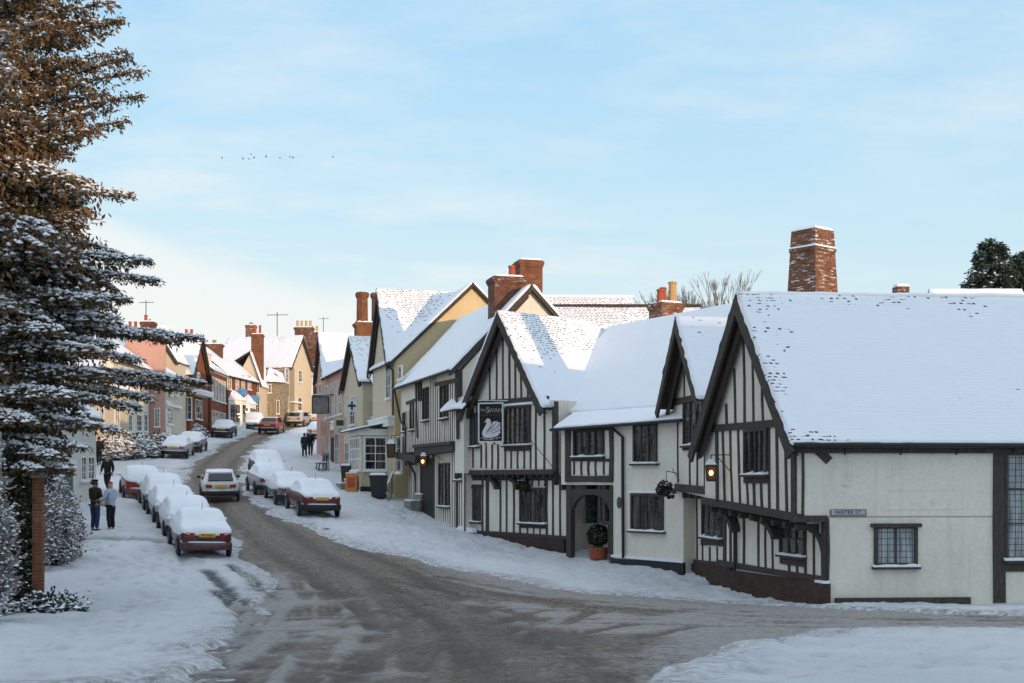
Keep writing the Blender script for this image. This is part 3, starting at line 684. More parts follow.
for x, y0, y1, w in ((202,160,520,.34),(283,170,515,.13),(322,170,520,.13),(366,170,520,.13),(572,165,528,.14),(610,165,530,.13),(655,165,535,.13),(700,165,540,.2),(450,480,525,.11),(490,480,525,.11),(530,480,525,.11),(442,170,225,.1),(480,170,225,.1),(520,170,225,.1),(558,170,225,.1),(405,170,520,.13),(45,170,500,.14),(172,170,515,.14),(75,30,120,.1)): stud(tm, F_, z7(x,y0), z7(x,y1), w)
stud(tm, F_, z7(40,505), z7(720,548), .22, .05); stud(tm, F_, z7(80,158), z7(180,158), .12, .045); stud(tm, F_, z7(80,222), z7(180,222), .12, .045)
stud(tm, F_, z7(405,472), z7(575,478), .16, .046)
for a, c, b in (((228,175),(270,180),(280,240)), ((372,182),(402,188),(408,245)), ((660,180),(690,190),(697,245))): brace(tm, F_, z7(*a), z7(*c), z7(*b), .16, .28)
# return wall under the side eaves
FCs = Fac(FC.pt(Lc2, 0).xy, FC.pt(Lc2, 0).xy+CR*6)
tm.fbox(FCs, 0, .2, E-.2, eC-.05, -.02, .03)
tm.build('timber_frame', 'timber', HC, org)
win(HC, org, FC, z6(340,188), z6(520,442), 5, 1, proud=.08)
win(HC, org, FC, z6(108,225), z6(165,455), 2, 1, proud=.07)
win(HC, org, FCl, z7(408,232), z7(568,460), 5, 1, proud=.08)
win(HC, org, FCl, z7(84,228), z7(162,447), 2, 2)
mb = MB(); mb.fbox(FC, FC.U(z6(340,0)[0]), Lc-.1, FC.uv(*z6(400,176))[1], FC.uv(*z6(400,162))[1], 0, .2); mb.build('ledge_snow', 'snow', HC, org)
plinth(HC, org, FCl, -.6, Lc2+.25, FCl.uv(*z7(40,515))[1], FCl.uv(*z7(700,555))[1], .14)
mb = MB(); mb.fpoly(FCl, [FCl.uv(*z7(35,500)), FCl.uv(*z7(150,512)), FCl.uv(*z7(140,485)), FCl.uv(*z7(60,470))], .1, .32); mb.build('plinth_snow', 'snow', HC, org, sm=False)
gutter(HC, org, rpt(FC, Lc+.3, eC-.33, .3, CR, 0), rpt(FC, Lc+.3, eC-.33, 0, CR, 4), .05)

# ------------------------------------------------------------------ D: tall close-studded house
dd = Vector((-.287, .958)); dn = Vector((.958, .287))
D0 = Vector((-2.45, 56.4)); D1 = D0+dd*11.6
FD = Fac(D1, D0); FDl = FD.shift(dn*.4); FDs = Fac(D0, D0+dn*6.8)
org = V3(D0, G(D0.x, D0.y)); HD = thing('timber_framed_house', 'tall closely studded timber house with dark door under a carved beam and twin stacks', 'house', org)
eD = E+5.0; apD = (3.4, E+8.55); Ld = FD.L
wall_poly(HD, org, [(FDs, [(0, E+1.4), (6.8, E+1.4), (6.8, eD), (3.4, apD[1]-.05), (0, eD)], 0, dd, 11.6),
                    (FDs, [(.4, E-3), (6.7, E-3), (6.7, E+1.5), (.4, E+1.5)], -.02, dd, 11.5)], 'plaster')
gable_roof(HD, org, FDs, dd, 11.6, 0, 6.8, eD, eD, apD[0], apD[1], ('roof_c','roof_e'), oe=.3, og=.25, ogb=.3, bw=.13)
z8 = Zm(390, 350, 6.833); z9 = Zm(390, 430, 5.69); tm = MB()
uT = lambda x: FD.U(x)
ulist = np.linspace(FD.U(405), FD.L-.12, 30)
wd = [(FD.U(z8(228,0)[0]), FD.U(z8(270,0)[0])), (FD.U(z8(350,0)[0]), FD.U(z8(405,0)[0]))]
for i, u in enumerate(ulist):
    x = FD.pt(u, 0); pxx = HX+FPX*x.x/x.y
    vb = E+1.48 if pxx > 417 else E+.75
    top = eD-.1 if pxx > 417 else E+3.5
    if pxx > 436: top = eD-.75
    for w0, w1 in wd:
        if w0-.1 < u < w1+.1: top = E+2.75 if w0 > 5 else E+2.75
    stud(tm, FD, (u, vb), (u+random.uniform(-.03,.03), top), .115, .014, px=False)
stud(tm, FD, z8(312,236), z8(470,205), .24, .06); stud(tm, FD, z8(180,220), z8(190,600), .22, .05); stud(tm, FD, z8(455,240), z8(462,610), .22, .05)
stud(tm, FD, z8(115,365), z8(180,340), .2, .05); stud(tm, FD, z8(175,195), z8(310,170), .2, .055)
tm.fpoly(FD, [FD.uv(417,447), (Ld+.03, E+1.62), (Ld+.03, E+1.25), FD.uv(417,456)], -.35, .16); tm.fpoly(FD, [FD.uv(417,445), (Ld+.03, E+1.68), (Ld+.03, E+1.55), FD.uv(417,448)], -.3, .24)
tm.fpoly(FD, [FD.uv(401,452), FD.uv(421,456), FD.uv(421,463), FD.uv(401,458)], -.4, .3)
ulist = np.linspace(FDl.U(410), FDl.L, 27); d0, d1 = FDl.U(z9(180,0)[0]), FDl.U(z9(246,0)[0]); w0, w1 = FDl.U(z9(283,0)[0]), FDl.U(z9(341,0)[0])
for u in ulist:
    if d0-.05 < u < d1+.05: continue
    top = E+1.35
    if w0-.1 < u < w1+.1: top = FDl.uv(*z9(310,440))[1]
    stud(tm, FDl, (u, E-2.6), (u, top), .105, .014, px=False)
stud(tm, FDl, (d0-.12, E-2.5), (d0-.12, E+1.3), .24, .05, px=False); stud(tm, FDl, (d1+.1, E-2.5), (d1+.1, E+1.3), .22, .05, px=False)
stud(tm, FDl, (d0-.2, FDl.uv(*z9(212,180))[1]+.08), (d1+.2, FDl.uv(*z9(212,180))[1]+.08), .2, .06, px=False)
stud(tm, FDl, (FDl.U(z9(385,0)[0]), E-2.4), (FDl.U(z9(385,0)[0]), E+1.3), .3, .06, px=False)
stud(tm, FDs, (.1, eD-.35), (3.3, apD[1]-.45), .14, .05, px=False); tm.fbox(FDs, -.02, .3, E+3.6, eD-.2, -.02, .05)
tm.build('timber_frame', 'timber', HD, org)
win(HD, org, FD, z8(232,262), z8(268,480), 2, 1, proud=.09); win(HD, org, FD, z8(352,240), z8(402,465), 2, 1, proud=.09)
win(HD, org, FD, z8(143,362), z8(167,545), 1, 1, proud=.07); win(HD, org, FD, z8(92,430), z8(106,560), 1, 1, proud=.07); win(HD, org, FD, z8(198,205), z8(218,345), 1, 1, sill=False)
win(HD, org, FDl, z9(283,190), z9(342,438), 3, 1, proud=.08)
win(HD, org, FDl, z9(378,130), z9(410,285), 2, 1, proud=.08)
a_ = FDl.uv(*z9(186,182)); b_ = FDl.uv(*z9(246,500)); gz0 = FDl.pt(b_[0], 0)
mb = MB(); mb.fbox(FDl, d0, d1, E-2.7, a_[1], -.01, .02); do = mb.build('door', 'dark_door', HD, org)
mb = MB(); mb.lathe(FDl.pt(d1-.2, E-1.0, .04), [(.0,-.03),(.03,-.02),(.03,.02),(0,.03)], 8); mb.build('handle', 'black_iron', do, org)
plinth(HD, org, FDl, 0, d0-.15, FDl.uv(*z9(105,415))[1], FDl.uv(*z9(175,470))[1], .12); plinth(HD, org, FDl, d1+.1, FDl.L+.6, FDl.uv(*z9(250,515))[1], FDl.uv(*z9(500,590))[1]-.1, .14)
gutter(HD, org, FD.pt(-.2, eD-.28, .38), FD.pt(Ld+.2, eD-.28, .38), .06)
q = [FD.pt(.1, eD-.3, .36), FD.pt(.25, E+3.3, .1), FD.pt(.5, E+3.0, .1), FD.pt(FD.U(408), E+2.6, .12), FD.pt(FD.U(409), E+1.2, .2), FDl.pt(FDl.U(417), E+.3, .1), FDl.pt(FDl.U(417.5), E-1.8, .1)]
downpipe(HD, org, q, .055)
# two great stacks behind the ridge
chimney(HD, org, (-.27, 58.6), 1.38, 1.1, .29, E+5.5, E+9.1, 1, 'brick', [(.35,.25,.62,.16,'pot_red')], True)
chimney(HD, org, (.76, 60.7), 1.08, 1.0, .29, E+5.5, E+10.2, 1, 'brick_orange', (), True)
# small snowy pent roof between C and D
slope(HD, org, FC.pt(.35, E+3.9, -.3), FC.pt(-1.4, E+3.9, -.3), FC.pt(.5, E+3.05, .75), FC.pt(-1.35, E+3.0, .75), 'roof_a')
mb = MB(); mb.fbox(FC, -.7, .05, E+.3, E+3.1, -.6, .35); pw = mb.build('pent_wall', 'plaster', HD, org)
# ------------------------------------------------------------------ the rest of the right hand side of the street
AR = Vector((-2.6, 56.5))
def PR(l, t=0.0): q = AR+dd*l+dn*t; return Vector((q.x, q.y))
def RF(l0, l1, t=0.0): return Fac(PR(l1, t), PR(l0, t))          # street face between two distances along the row
def sash(root, org, fac, a, b, lights=2, rows=3, px=True, pane='pane_plain', o=0.0, sill=True, **k):
    return win(root, org, fac, a, b, lights, rows, 'white_paint', pane, .07, .035, o, sill, px, .06, True, **k)
Esr = Fac(PR(12.4), PR(12.4, 8.4)); FE = RF(12.4, 18.5)
org = V3(PR(12.4), G(*PR(12.4))); HE = thing('yellow_house', 'tall yellow rendered house with a sunlit side gable and white shop bay at its foot', 'house', org)
eE, aE = E+6.45, E+10.5
wall_poly(HE, org, [(Esr, [(0, E-3), (8.4, E-3), (8.4, eE), (4.2, aE-.05), (0, eE)], 0, dd, 6.1)], 'plaster_yellow')
gable_roof(HE, org, Esr, dd, 6.1, 0, 8.4, eE, eE, 4.2, aE, ('roof_e','roof_a'), oe=.3, og=.22, ogb=.05, bw=.10, barge='tile')
FEg = RF(13.1, 18.5, -.05); wall_poly(HE, org, [(FEg, [(0, E-3), (FEg.L, E-3), (FEg.L, eE-.1), (FEg.L/2, aE-.05), (0, eE-.1)], 0, dn, 3.9)], 'plaster_pale', 'front_wall')
gable_roof(HE, org, FEg, dn, 4.2, 0, FEg.L, eE-.1, eE-.1, FEg.L/2, aE, ('roof_a','roof_b'), oe=.2, og=.3, ogb=0, bw=.24)
sash(HE, org, FEg, (386.5,363), (391.5,398)); sash(HE, org, FE, (399.3,366), (402.5,379), 1, 2); sash(HE, org, FE, (397.2,436), (402,473), 1, 3)
mb = MB(); mb.fbox(FE, .2, 6.0, E+2.85, E+3.3, -.02, .35); mb.build('cornice', 'white_paint', HE, org); mb = MB(); mb.fbox(FE, .15, 6.05, E+3.3, E+3.38, -.02, .4); mb.build('cornice_snow', 'snow', HE, org)
mb = MB(); mb.fbox(FE, .1, 4.3, E-2.8, E-.75, -.02, .06); mb.build('plinth', 'black_iron', HE, org)
downpipe(HE, org, [FE.pt(FE.L-.1, eE-.4, .3), FE.pt(FE.L-.1, eE-.7, .08), FE.pt(FE.L-.1, E+3.4, .08)], .05)
gutter(HE, org, FE.pt(5.2, eE-.28, .33), FE.pt(FE.L+.1, eE-.28, .33), .06)
# shop bay
FBs = Fac(PR(14.3,-1.45), PR(14.3, 0)); FBf = RF(14.3, 17.8, -1.45)
mb = MB(); mb.hexa([V3(PR(14.32,-1.43), E-2.5), V3(PR(14.32,0), E-2.5), V3(PR(17.8,0), E-2.5), V3(PR(17.8,-1.43), E-2.5)], [V3(PR(14.32,-1.43), E+2.6), V3(PR(14.32,0), E+2.6), V3(PR(17.8,0), E+2.6), V3(PR(17.8,-1.43), E+2.6)])
by = mb.build('shop_bay', 'plaster_pale', HE, org)
win(by, org, FBs, (.12, E+2.35), (1.4, E+.5), 2, 4, 'white_paint', 'pane_plain', .1, .05, 0, True, False)
win(by, org, FBf, (.15, E+2.35), (FBf.L-.1, E+.5), 5, 3, 'white_paint', 'pane_light', .1, .09, 0, True, False)
mb = MB(); mb.fbox(FBs, -.1, 1.45, E+2.4, E+2.75, -.02, .12); mb.fbox(FBf, -.1, FBf.L+.13, E+2.42, E+2.74, -.02, .13); mb.build('fascia', 'white_paint', by, org)
mb = MB(); mb.fbox(FBs, -.05, 1.4, E-2.5, E-.35, -.02, .05); mb.build('bay_plinth', 'black_iron', by, org)
slope(HE, org, V3(PR(13.95,.05), E+3.15), V3(PR(18.3,.05), E+3.15), V3(PR(13.95,-1.95), E+2.72), V3(PR(18.3,-1.95), E+2.72), 'roof_c', name='bay_roof')
# low link and the small gabled house beyond
org = V3(PR(20), G(*PR(20))); HL = thing('link_house', 'low pale yellow house with a steep lean-to roof tucked in behind the shop bay', 'house', org)
FL = RF(18.52, 21.9); Fsl = Fac(PR(18.52,.6), PR(18.52,6))
wall_poly(HL, org, [(RF(18.52,21.9,.6), [(0,E-2),(3.3,E-2),(3.3,E+5.6),(0,E+5.6)], 0, dn, 5)], 'plaster_pale')
slope(HL, org, V3(PR(21.9,.3), E+6.3), V3(PR(21.9,4.5), E+6.3), V3(PR(18.6,.3), E+4.9), V3(PR(18.6,4.5), E+4.9), 'roof_a')
sash(HL, org, RF(18.52,21.9,.6), (369.5,401), (375,417))
org = V3(PR(25), G(*PR(25))); H3 = thing('gabled_cottage', 'narrow cream gabled cottage with speckled snow roof in front of twin tall brick stacks', 'house', org)
F3 = RF(21.9, 28.9)
wall_poly(H3, org, [(F3, [(0,E-2),(7,E-2),(7,E+6),(3.5,E+8.85),(0,E+6)], 0, dn, 7)], 'plaster_pale')
gable_roof(H3, org, F3, dn, 7, 0, 7, E+6, E+6, 3.5, E+8.9, ('roof_a','roof_b'), oe=.25, og=.3, bw=.25)
sash(H3, org, F3, (2.6, E+5.2), (4.4, E+3.4), px=False); sash(H3, org, F3, (4.9, E+2.4), (6.4, E+.6), px=False); sash(H3, org, F3, (.6, E+2.4), (2.2, E+.6), px=False)
mb = MB(); mb.fbox(F3, 3.0, 4.1, E-.5, E+1.9, -.02, .05); mb.build('door', 'dark_door', H3, org)
c_ = PR(30, 1.9)
org = V3(PR(33), G(*PR(33))); H4 = thing('pink_shop_house', 'pink shop house on the right with tall white sash windows and low snowy roof', 'house', org)
F4 = RF(28.95, 37)
wall_poly(H4, org, [(F4, [(0,E-1),(F4.L,E-1),(F4.L,E+7.2),(0,E+7.2)], 0, dn, 6)], 'plaster_pink')
slope(H4, org, V3(PR(28.9,2.3), E+8.8), V3(PR(37,2.3), E+8.8), V3(PR(28.7,-.35), E+7.15), V3(PR(37.1,-.35), E+7.15), 'roof_c')
slope(H4, org, V3(PR(28.9,2.3), E+8.8), V3(PR(37,2.3), E+8.8), V3(PR(28.9,6), E+6.6), V3(PR(37,6), E+6.6), 'roof_a')
for u in (.7, 2.7, 4.7, 6.6):
    sash(H4, org, F4, (u-.1, E+6.6), (u+1.0, E+4.3), px=False, pane='pane_light')
for u in (.5, 4.6): sash(H4, org, F4, (u, E+3.1), (u+1.8, E+1.0), 3, 2, px=False)
mb = MB(); mb.fbox(F4, 2.9, 4.0, E-.2, E+2.9, -.02, .05); mb.build('door', 'dark_door', H4, org)
mb = MB(); mb.fbox(F4, -.05, F4.L, E+3.35, E+3.8, -.02, .3); mb.build('fascia', 'white_paint', H4, org); mb = MB(); mb.fbox(F4, -.05, F4.L, E+3.8, E+3.95, -.02, .35); mb.build('fascia_snow', 'snow', H4, org)
mb = MB()
ch4 = chimney(H4, org, (c_.x, c_.y), 1.9, .95, math.atan2(dn.y, dn.x), E+6.5, E+10.35, 1, 'brick_orange', (), True, True)
for k in (-.5, .5):
    s_ = MB(); q = (c_.x+dn.x*k, c_.y+dn.y*k, E+10.3); s_.lathe(q, [(.46,0),(.46,.12),(.38,.2),(.36,1.65),(.42,1.72),(.46,1.85),(.46,1.98),(.40,2.05),(0,2.05)], 8); s_.build('octagonal_stack', 'brick_orange', ch4, org)
org = V3(PR(39), G(*PR(39))); H5 = thing('steep_roofed_house', 'house with broad steep clean snow roof behind the pink shop house', 'house', org)
F5 = RF(36.9, 41.2)
wall_poly(H5, org, [(F5, [(0,E),(F5.L,E),(F5.L,E+7.6),(F5.L/2,E+10.6),(0,E+7.6)], 0, dn, 7)], 'plaster_pink')
gable_roof(H5, org, F5, dn, 7, 0, F5.L, E+7.5, E+7.5, F5.L/2, E+10.65, ('roof_a','roof_c'), oe=.2, og=.25, bw=.2)
sash(H5, org, F5, (1.4, E+7), (2.6, E+5), px=False)
# long sunlit ranges behind the inn
for nm, lab, x0, x1, Y, zr_, ze in (('back_range','upper of two long speckled roofs in sunlight behind the swan sign house',1.6,6.35,70,E+9.85,E+6.3),('back_range','lower long roof with rows of bare tiles running behind to the brick stack',1.5,9.4,66,E+8.8,E+5.4)):
    org = Vector(((x0+x1)/2, Y, G(5,Y))); hb = thing(nm, lab, 'house', org)
    fb = Fac((x0,Y-3.2), (x1,Y-3.2)); mb = MB(); fg = Fac((x1,Y-3.2), (x1,Y+3.2)); prism(mb, fg, [(0,E-2),(6.4,E-2),(6.4,ze),(3.2,zr_-.05),(0,ze)], 0, Vector((-1,0)), x1-x0); mb.build('wall', 'plaster_cream', hb, org)
    slope(hb, org, (x0-.2,Y,zr_), (x1+.2,Y,zr_-.05), (x0-.2,Y-3.5,ze-.2), (x1+.2,Y-3.5,ze-.2), 'roof_d'); slope(hb, org, (x1+.2,Y,zr_), (x0-.2,Y,zr_), (x1+.2,Y+3.5,ze-.2), (x0-.2,Y+3.5,ze-.2), 'roof_a')
    mb = MB(); mb.tube([(x0-.2,Y,zr_+.03),(x1+.2,Y,zr_+.03)], .1, 8); mb.build('ridge_tiles', 'tile' if Y == 66 else 'snow', hb, org)
org = Vector((18.5,54,G(18,54))); hb = thing('distant_house', 'snowy roof tip peeping over the ridge of the corner inn roof near a dark fir', 'house', org)
fg = Fac((21,51), (21,57)); mb = MB(); prism(mb, fg, [(0,E-3),(6,E-3),(6,E+4.6),(3,E+7.8),(0,E+4.6)], 0, Vector((-1,0)), 3.6); mb.build('wall', 'brick_wall', hb, org)
slope(hb, org, (17.3,54,E+7.95),(21.2,54,E+7.95),(17.3,50.7,E+4.5),(21.2,50.7,E+4.5), 'roof_c'); slope(hb, org, (21.2,54,E+7.95),(17.3,54,E+7.95),(21.2,57.3,E+4.5),(17.3,57.3,E+4.5), 'roof_a')

# ------------------------------------------------------------------ left hand side of the street, from near to far
def row(name, label, X0, X1, Y0, Y1, wall, ev, rise=3.2, depth=3.6, roofs=('roof_a','roof_e'), base=None):
    F_ = Fac((X0, Y0), (X1, Y1)); inn = -F_.n; o = Vector((X0, Y0, G(X0, Y0))); t = thing(name, label, 'house', o)
    Fg = Fac(F_.p0+inn*depth*2, F_.p0)          # near gable end, facing down the street
    lo = min(G(X0, Y0), G(X1, Y1))-1.2
    wall_poly(t, o, [(Fg, [(0, lo), (Fg.L, lo), (Fg.L, ev), (Fg.L/2, ev+rise-.05), (0, ev)], 0, F_.u, F_.L)], wall)
    gable_roof(t, o, Fg, F_.u, F_.L, 0, Fg.L, ev, ev, Fg.L/2, ev+rise, roofs, oe=.3, og=.18, ogb=.1, barge='white_paint' if wall != 'brick_wall' else 'timber', bw=.16)
    gutter(t, o, F_.pt(-.1, ev-.3, .34), F_.pt(F_.L, ev-.3, .34), .06)
    return t, o, F_, Fg
hw = row('roadside_cottage', 'cream cottage with teal door behind the snowy shrubs at left', -19, -19, 53.5, 59.4, 'plaster_cream', E+3.0, 2.2, 2.6)
t, o, F_, Fg = hw
mb = MB(); mb.fbox(F_, F_.U(61), F_.U(71.5), E-1.75, E+.68, -.02, .05); mb.build('door', paint('teal_paint', (.035,.12,.12), .5, .15), t, o)
mb = MB()
for x in (60.3, 72.3): mb.fbox(F_, F_.U(x)-.08, F_.U(x)+.08, E-1.8, E+.8, -.02, .1)
mb.fbox(F_, F_.U(60.3)-.1, F_.U(72.3)+.1, E+.7, E+.85, -.02, .14); mb.build('door_frame', 'white_paint', t, o)
sash(t, o, F_, (80,456), (85.5,481), 2, 3); sash(t, o, F_, (87,456), (93.5,480), 2, 3)
t, o, F_, Fg = row('brick_cottage', 'brick cottage half hidden by shrubs and ivy at the far left', -18.9, -18.9, 42, 53.4, 'brick_wall', E+2.3, 2.4, 2.6)
t, o, F_, Fg = row('pale_house', 'pale pinkish house glimpsed through the boughs of the conifer', -25.6, -25.9, 70, 87.8, 'plaster_buff', E+6.2, 3.2, 3.8)
for u in (2,5,8,11,14.5): sash(t, o, F_, (u, E+4.9), (u+1.1, E+3.1), px=False, pane='pane_light'); sash(t, o, F_, (u, E+2.3), (u+1.2, E+.5), px=False)
chimney(t, o, (-29.6, 100), .1, .1, 0, E, E+.2, 1, 'brick', (), False, False) if False else None
chimney(t, o, (-28.9, 86), 1.0, .8, 0, E+6.5, E+10.9, 1, 'brick_orange', [(-.2,0,.6,.14,'pot_red')])
t, o, F_, Fg = row('white_house', 'white painted house beside the tall pink gable', -27, -27, 88, 96.6, 'plaster', E+8.35, 2.6, 3.4, ('roof_a','roof_c'))
for x0, x1 in ((127.5,130),(133.5,136.5),(140,143),): sash(t, o, F_, (x0,375), (x1,391), 1, 3); 
for x0, x1 in ((128,131.5),(136,141),(143.5,147)): sash(t, o, F_, (x0,414), (x1,432), 2, 3)
chimney(t, o, (-26.9-1.2, 100.5), 1.0, .9, 0, E+8, E+12.2, 1, 'brick', [(-.2,0,.55,.14,'pot_red')]); chimney(t, o, (-27.9-1.4, 100.5), .9, .8, 0, E+8, E+11.5, 1, 'brick', [(-.22,0,.75,.13,'pot_red'),(.2,0,.75,.13,'pot_red')])
# pink house: parapet gable facing down the street, cream front
t, o, F_, Fg = row('pink_house', 'tall pink gable ended house with cream front on the left of the street', -25.95, -25.95, 97.1, 101.7, 'plaster_buff', E+8.05, 1.9, 3.2)
FG = Fac((-27.3, 96.95), (-25.9, 96.95)); mb = MB(); mb.fpoly(FG, [(-1.5,E+1.5),(1.42,E+1.5),(1.42,E+10.1),(.4,E+10.4),(-1.5,E+11.6)], -.25, .05); mb.build('pink_gable', 'plaster_pink', t, o)
sash(t, o, FG, (155.8,379), (159.8,392), 2, 3, o=.05, pane='pane_light'); sash(t, o, FG, (154.8,408), (160.5,427), 2, 4, o=.05, pane='pane_light')
mb = MB(); mb.fbox(F_, .1, F_.L, E+7.7, E+8.05, -.02, .25); mb.build('cornice', 'white_paint', t, o)
sash(t, o, F_, (168.2,381), (171.5,396)); sash(t, o, F_, (174,382), (177,396)); sash(t, o, F_, (166.5,407), (172.5,425), 3, 4, pane='pane_light')
mb = MB(); mb.fbox(F_, .2, 1.9, E+3.0, E+6, -.02, .02); mb.fbox(F_, .1, F_.L-.1, E+5.55, E+5.75, -.02, .22); mb.build('shop_trim', 'white_paint', t, o)
# red gabled house
Fr = Fac((-26.3, 106.2), (-26.3, 112.4)); o = V3(Fr.p0, G(-26.3,106)); t = thing('red_gabled_house', 'red brick gabled house with white shop windows beside the cream front', 'house', o)
wi = Vector((-1, 0)); mb = MB(); wall_poly(t, o, [(Fr, [(0,E+1.5),(6.2,E+1.5),(6.2,E+8.85),(3.1,E+12.1),(0,E+8.85)], 0, wi, 7)], 'brick_wall')
gable_roof(t, o, Fr, wi, 7, 0, 6.2, E+8.85, E+8.85, 3.1, E+12.2, ('roof_c','roof_a'), oe=.3, og=.35, bw=.25)
sash(t, o, Fr, (196.5,372), (199.5,384)); sash(t, o, Fr, (195.2,399), (201.5,420), 3, 3); FrS = Fac((-27.9,106.2), (-26.3,106.2)); sash(t, o, FrS, (179.8,397), (192.2,420), 3, 3); sash(t, o, FrS, (185.5,376), (189,388), 1, 3)
mb = MB(); mb.fbox(Fr, -.2, 4.5, E+7.0, E+7.25, -.02, .9); ca = mb.build('canopy', 'white_paint', t, o); mb = MB(); mb.fbox(Fr, -.2, 4.5, E+7.25, E+7.42, -.02, .95); mb.build('canopy_snow', 'snow', ca, o)
chimney(t, o, (-28.0, 112.6), .9, .8, 0, E+9, E+12.3, 1, 'brick', [(-.2,0,.75,.14,'pot_red'),(.25,0,.75,.14,'pot_red')])
# long red brick house
t, o, F_, Fg = row('red_brick_house', 'long red brick house with a rank of five upper sash windows', -26.1, -26.3, 112.6, 119.6, 'brick_wall', E+9.75, 2.4, 3.4, ('roof_a','roof_c'))
for i in range(5):
    u = .5+i*1.32; sash(t, o, F_, (u, E+9.0), (u+.75, E+7.0), 1, 3, px=False, pane='pane_light')
    sash(t, o, F_, (u, E+6.1), (u+.8, E+4.4), 1, 3, px=False)
mb = MB(); mb.fbox(F_, 0, F_.L, E+9.35, E+9.75, -.02, .3); mb.build('cornice', 'white_paint', t, o)
FD_ = F_.shift((-1.2, 0)); mb = MB(); mb.fbox(FD_, 1.5, 6, E+10.0, E+11.35, -1.2, .02); dm = mb.build('dormer', 'white_paint', t, o); mb = MB(); mb.fbox(FD_, 1.3, 6.2, E+11.35, E+11.5, -1.4, .25); mb.build('dormer_snow', 'snow', dm, o)
for i in range(4): win(dm, o, FD_, (1.7+i*1.08, E+11.2), (2.55+i*1.08, E+10.2), 2, 1, 'white_paint', 'pane_light', .05, .03, .03, False, False)
chimney(t, o, (-28.7, 124.5), 1.9, .8, 0, E+9.5, E+13.0, 1, 'brick', [(.2,0,.4,.2,'stone')])
# brick shops
t, o, F_, Fg = row('brick_shop_row', 'red brick shop row with white ground floor bays and blue fascia boards', -26.2, -25.2, 119.8, 128.2, 'brick_wall', E+9.8, 2.8, 3.4, ('roof_a','roof_c'))
for x0, x1 in ((227,231),(235.5,238.5),(241.3,244.2),(247.6,250.6)): sash(t, o, F_, (x0,374.5), (x1,390), 2, 3, pane='pane_light')
for x0, x1 in ((216.5,224),): pass
FY = Fac((-25.2,121), (-24.3,123)); 
mb = MB(); bx = MB()
cx, cy = -25.6, 121.8
for sgn in (0,): pass
def canted_bay(root, o, F_, u, w, d, z0, z1, roofm='snow'):
    pts = [(u-w/2, 0), (u-w/2+d*.7, d), (u+w/2-d*.7, d), (u+w/2, 0)]
    mb = MB(); q = lambda z: [F_.pt(a, z, b) for a, b in pts]
    mb.hexa(q(z0), q(z1)); bay = mb.build('bay', 'white_paint', root, o)
    for (a, b), (c, d_) in zip(pts, pts[1:]):
        f = Fac(F_.pt(a, 0, b).xy, F_.pt(c, 0, d_).xy); g = MB()
        n_ = 1 if f.L < 1.2 else 2
        win(bay, o, f, (.1, z1-.35), (f.L-.1, z0+.9), n_, 4, 'white_paint', 'pane_plain', .06, .035, .0, False, False, .04)
    r = MB(); r.hexa([F_.pt(a+(-.15 if a < u else .15), z1, b+.15 if b else 0) for a, b in pts], [F_.pt(u+(a-u)*.25, z1+.95, b*.15) for a, b in pts]); r.build('bay_roof', roofm, bay, o)
canted_bay(t, o, F_, 1.6, 2.7, 1.0, E+4.4, E+7.4); canted_bay(t, o, F_, 5.6, 2.8, .55, E+4.6, E+7.3)
blue = paint('blue_board', (.09,.27,.50), .5, .1)
for u0, z_ in ((2.4, E+8.0), (6.2, E+7.6)):
    mb = MB(); mb.fbox(F_, u0, u0+1.7, z_, z_+.6, .05, .5); mb.build('fascia_board', blue, t, o)
# white gable with tall stack
Fw = Fac((-26.5,128.5), (-24.75,128.5)); o = V3(Fw.p0, G(-26,128)); t = thing('white_gabled_house', 'narrow white gabled house under a tall brick chimney in the left row', 'house', o)
wall_poly(t, o, [(Fw, [(-.2,E+3),(1.75,E+3),(1.75,E+9.4),(.65,E+12.6),(-.2,E+11)], 0, Vector((0,1)), 5)], 'plaster_buff')
slope(t, o, (-25.85,128.2,E+12.75), (-25.85,133.5,E+12.75), (-24.6,128.2,E+9.2), (-24.6,133.5,E+9.2), 'roof_a'); slope(t, o, (-25.85,133.5,E+12.75), (-25.85,128.2,E+12.75), (-31,133.5,E+9.6), (-31,128.2,E+9.6), 'roof_a')
chimney(t, o, (-25.35, 129.5), 1.1, .9, 0, E+10, E+14.5, 1, 'brick_orange', [(-.25,0,.9,.14,'pot_red'),(.25,0,.9,.14,'pot_red')])
sash(t, o, Fw, (255.7,383), (259.8,393), 2, 2); sash(t, o, Fw, (253.5,401), (260,414), 3, 2)
# low flint house
Fq = Fac((-24.9,131.5), (-23.0,131.5)); o = V3(Fq.p0, G(-24,131)); t = thing('flint_house', 'low flint walled house with small sloping snow roof beside the white gable', 'house', o)
wall_poly(t, o, [(Fq, [(0,E+3.5),(1.85,E+3.5),(1.85,E+9.9),(0,E+9.9)], 0, Vector((0,1)), 3)], 'flint')
slope(t, o, (-25.0,133.8,E+11.6), (-23.6,133.8,E+11.0), (-24.95,131.1,E+9.95), (-22.8,131.1,E+9.85), 'roof_a'); sash(t, o, Fq, (268.2,384), (271.5,393), 1, 2); sash(t, o, Fq, (276.5,400), (279.5,414), 1, 1)
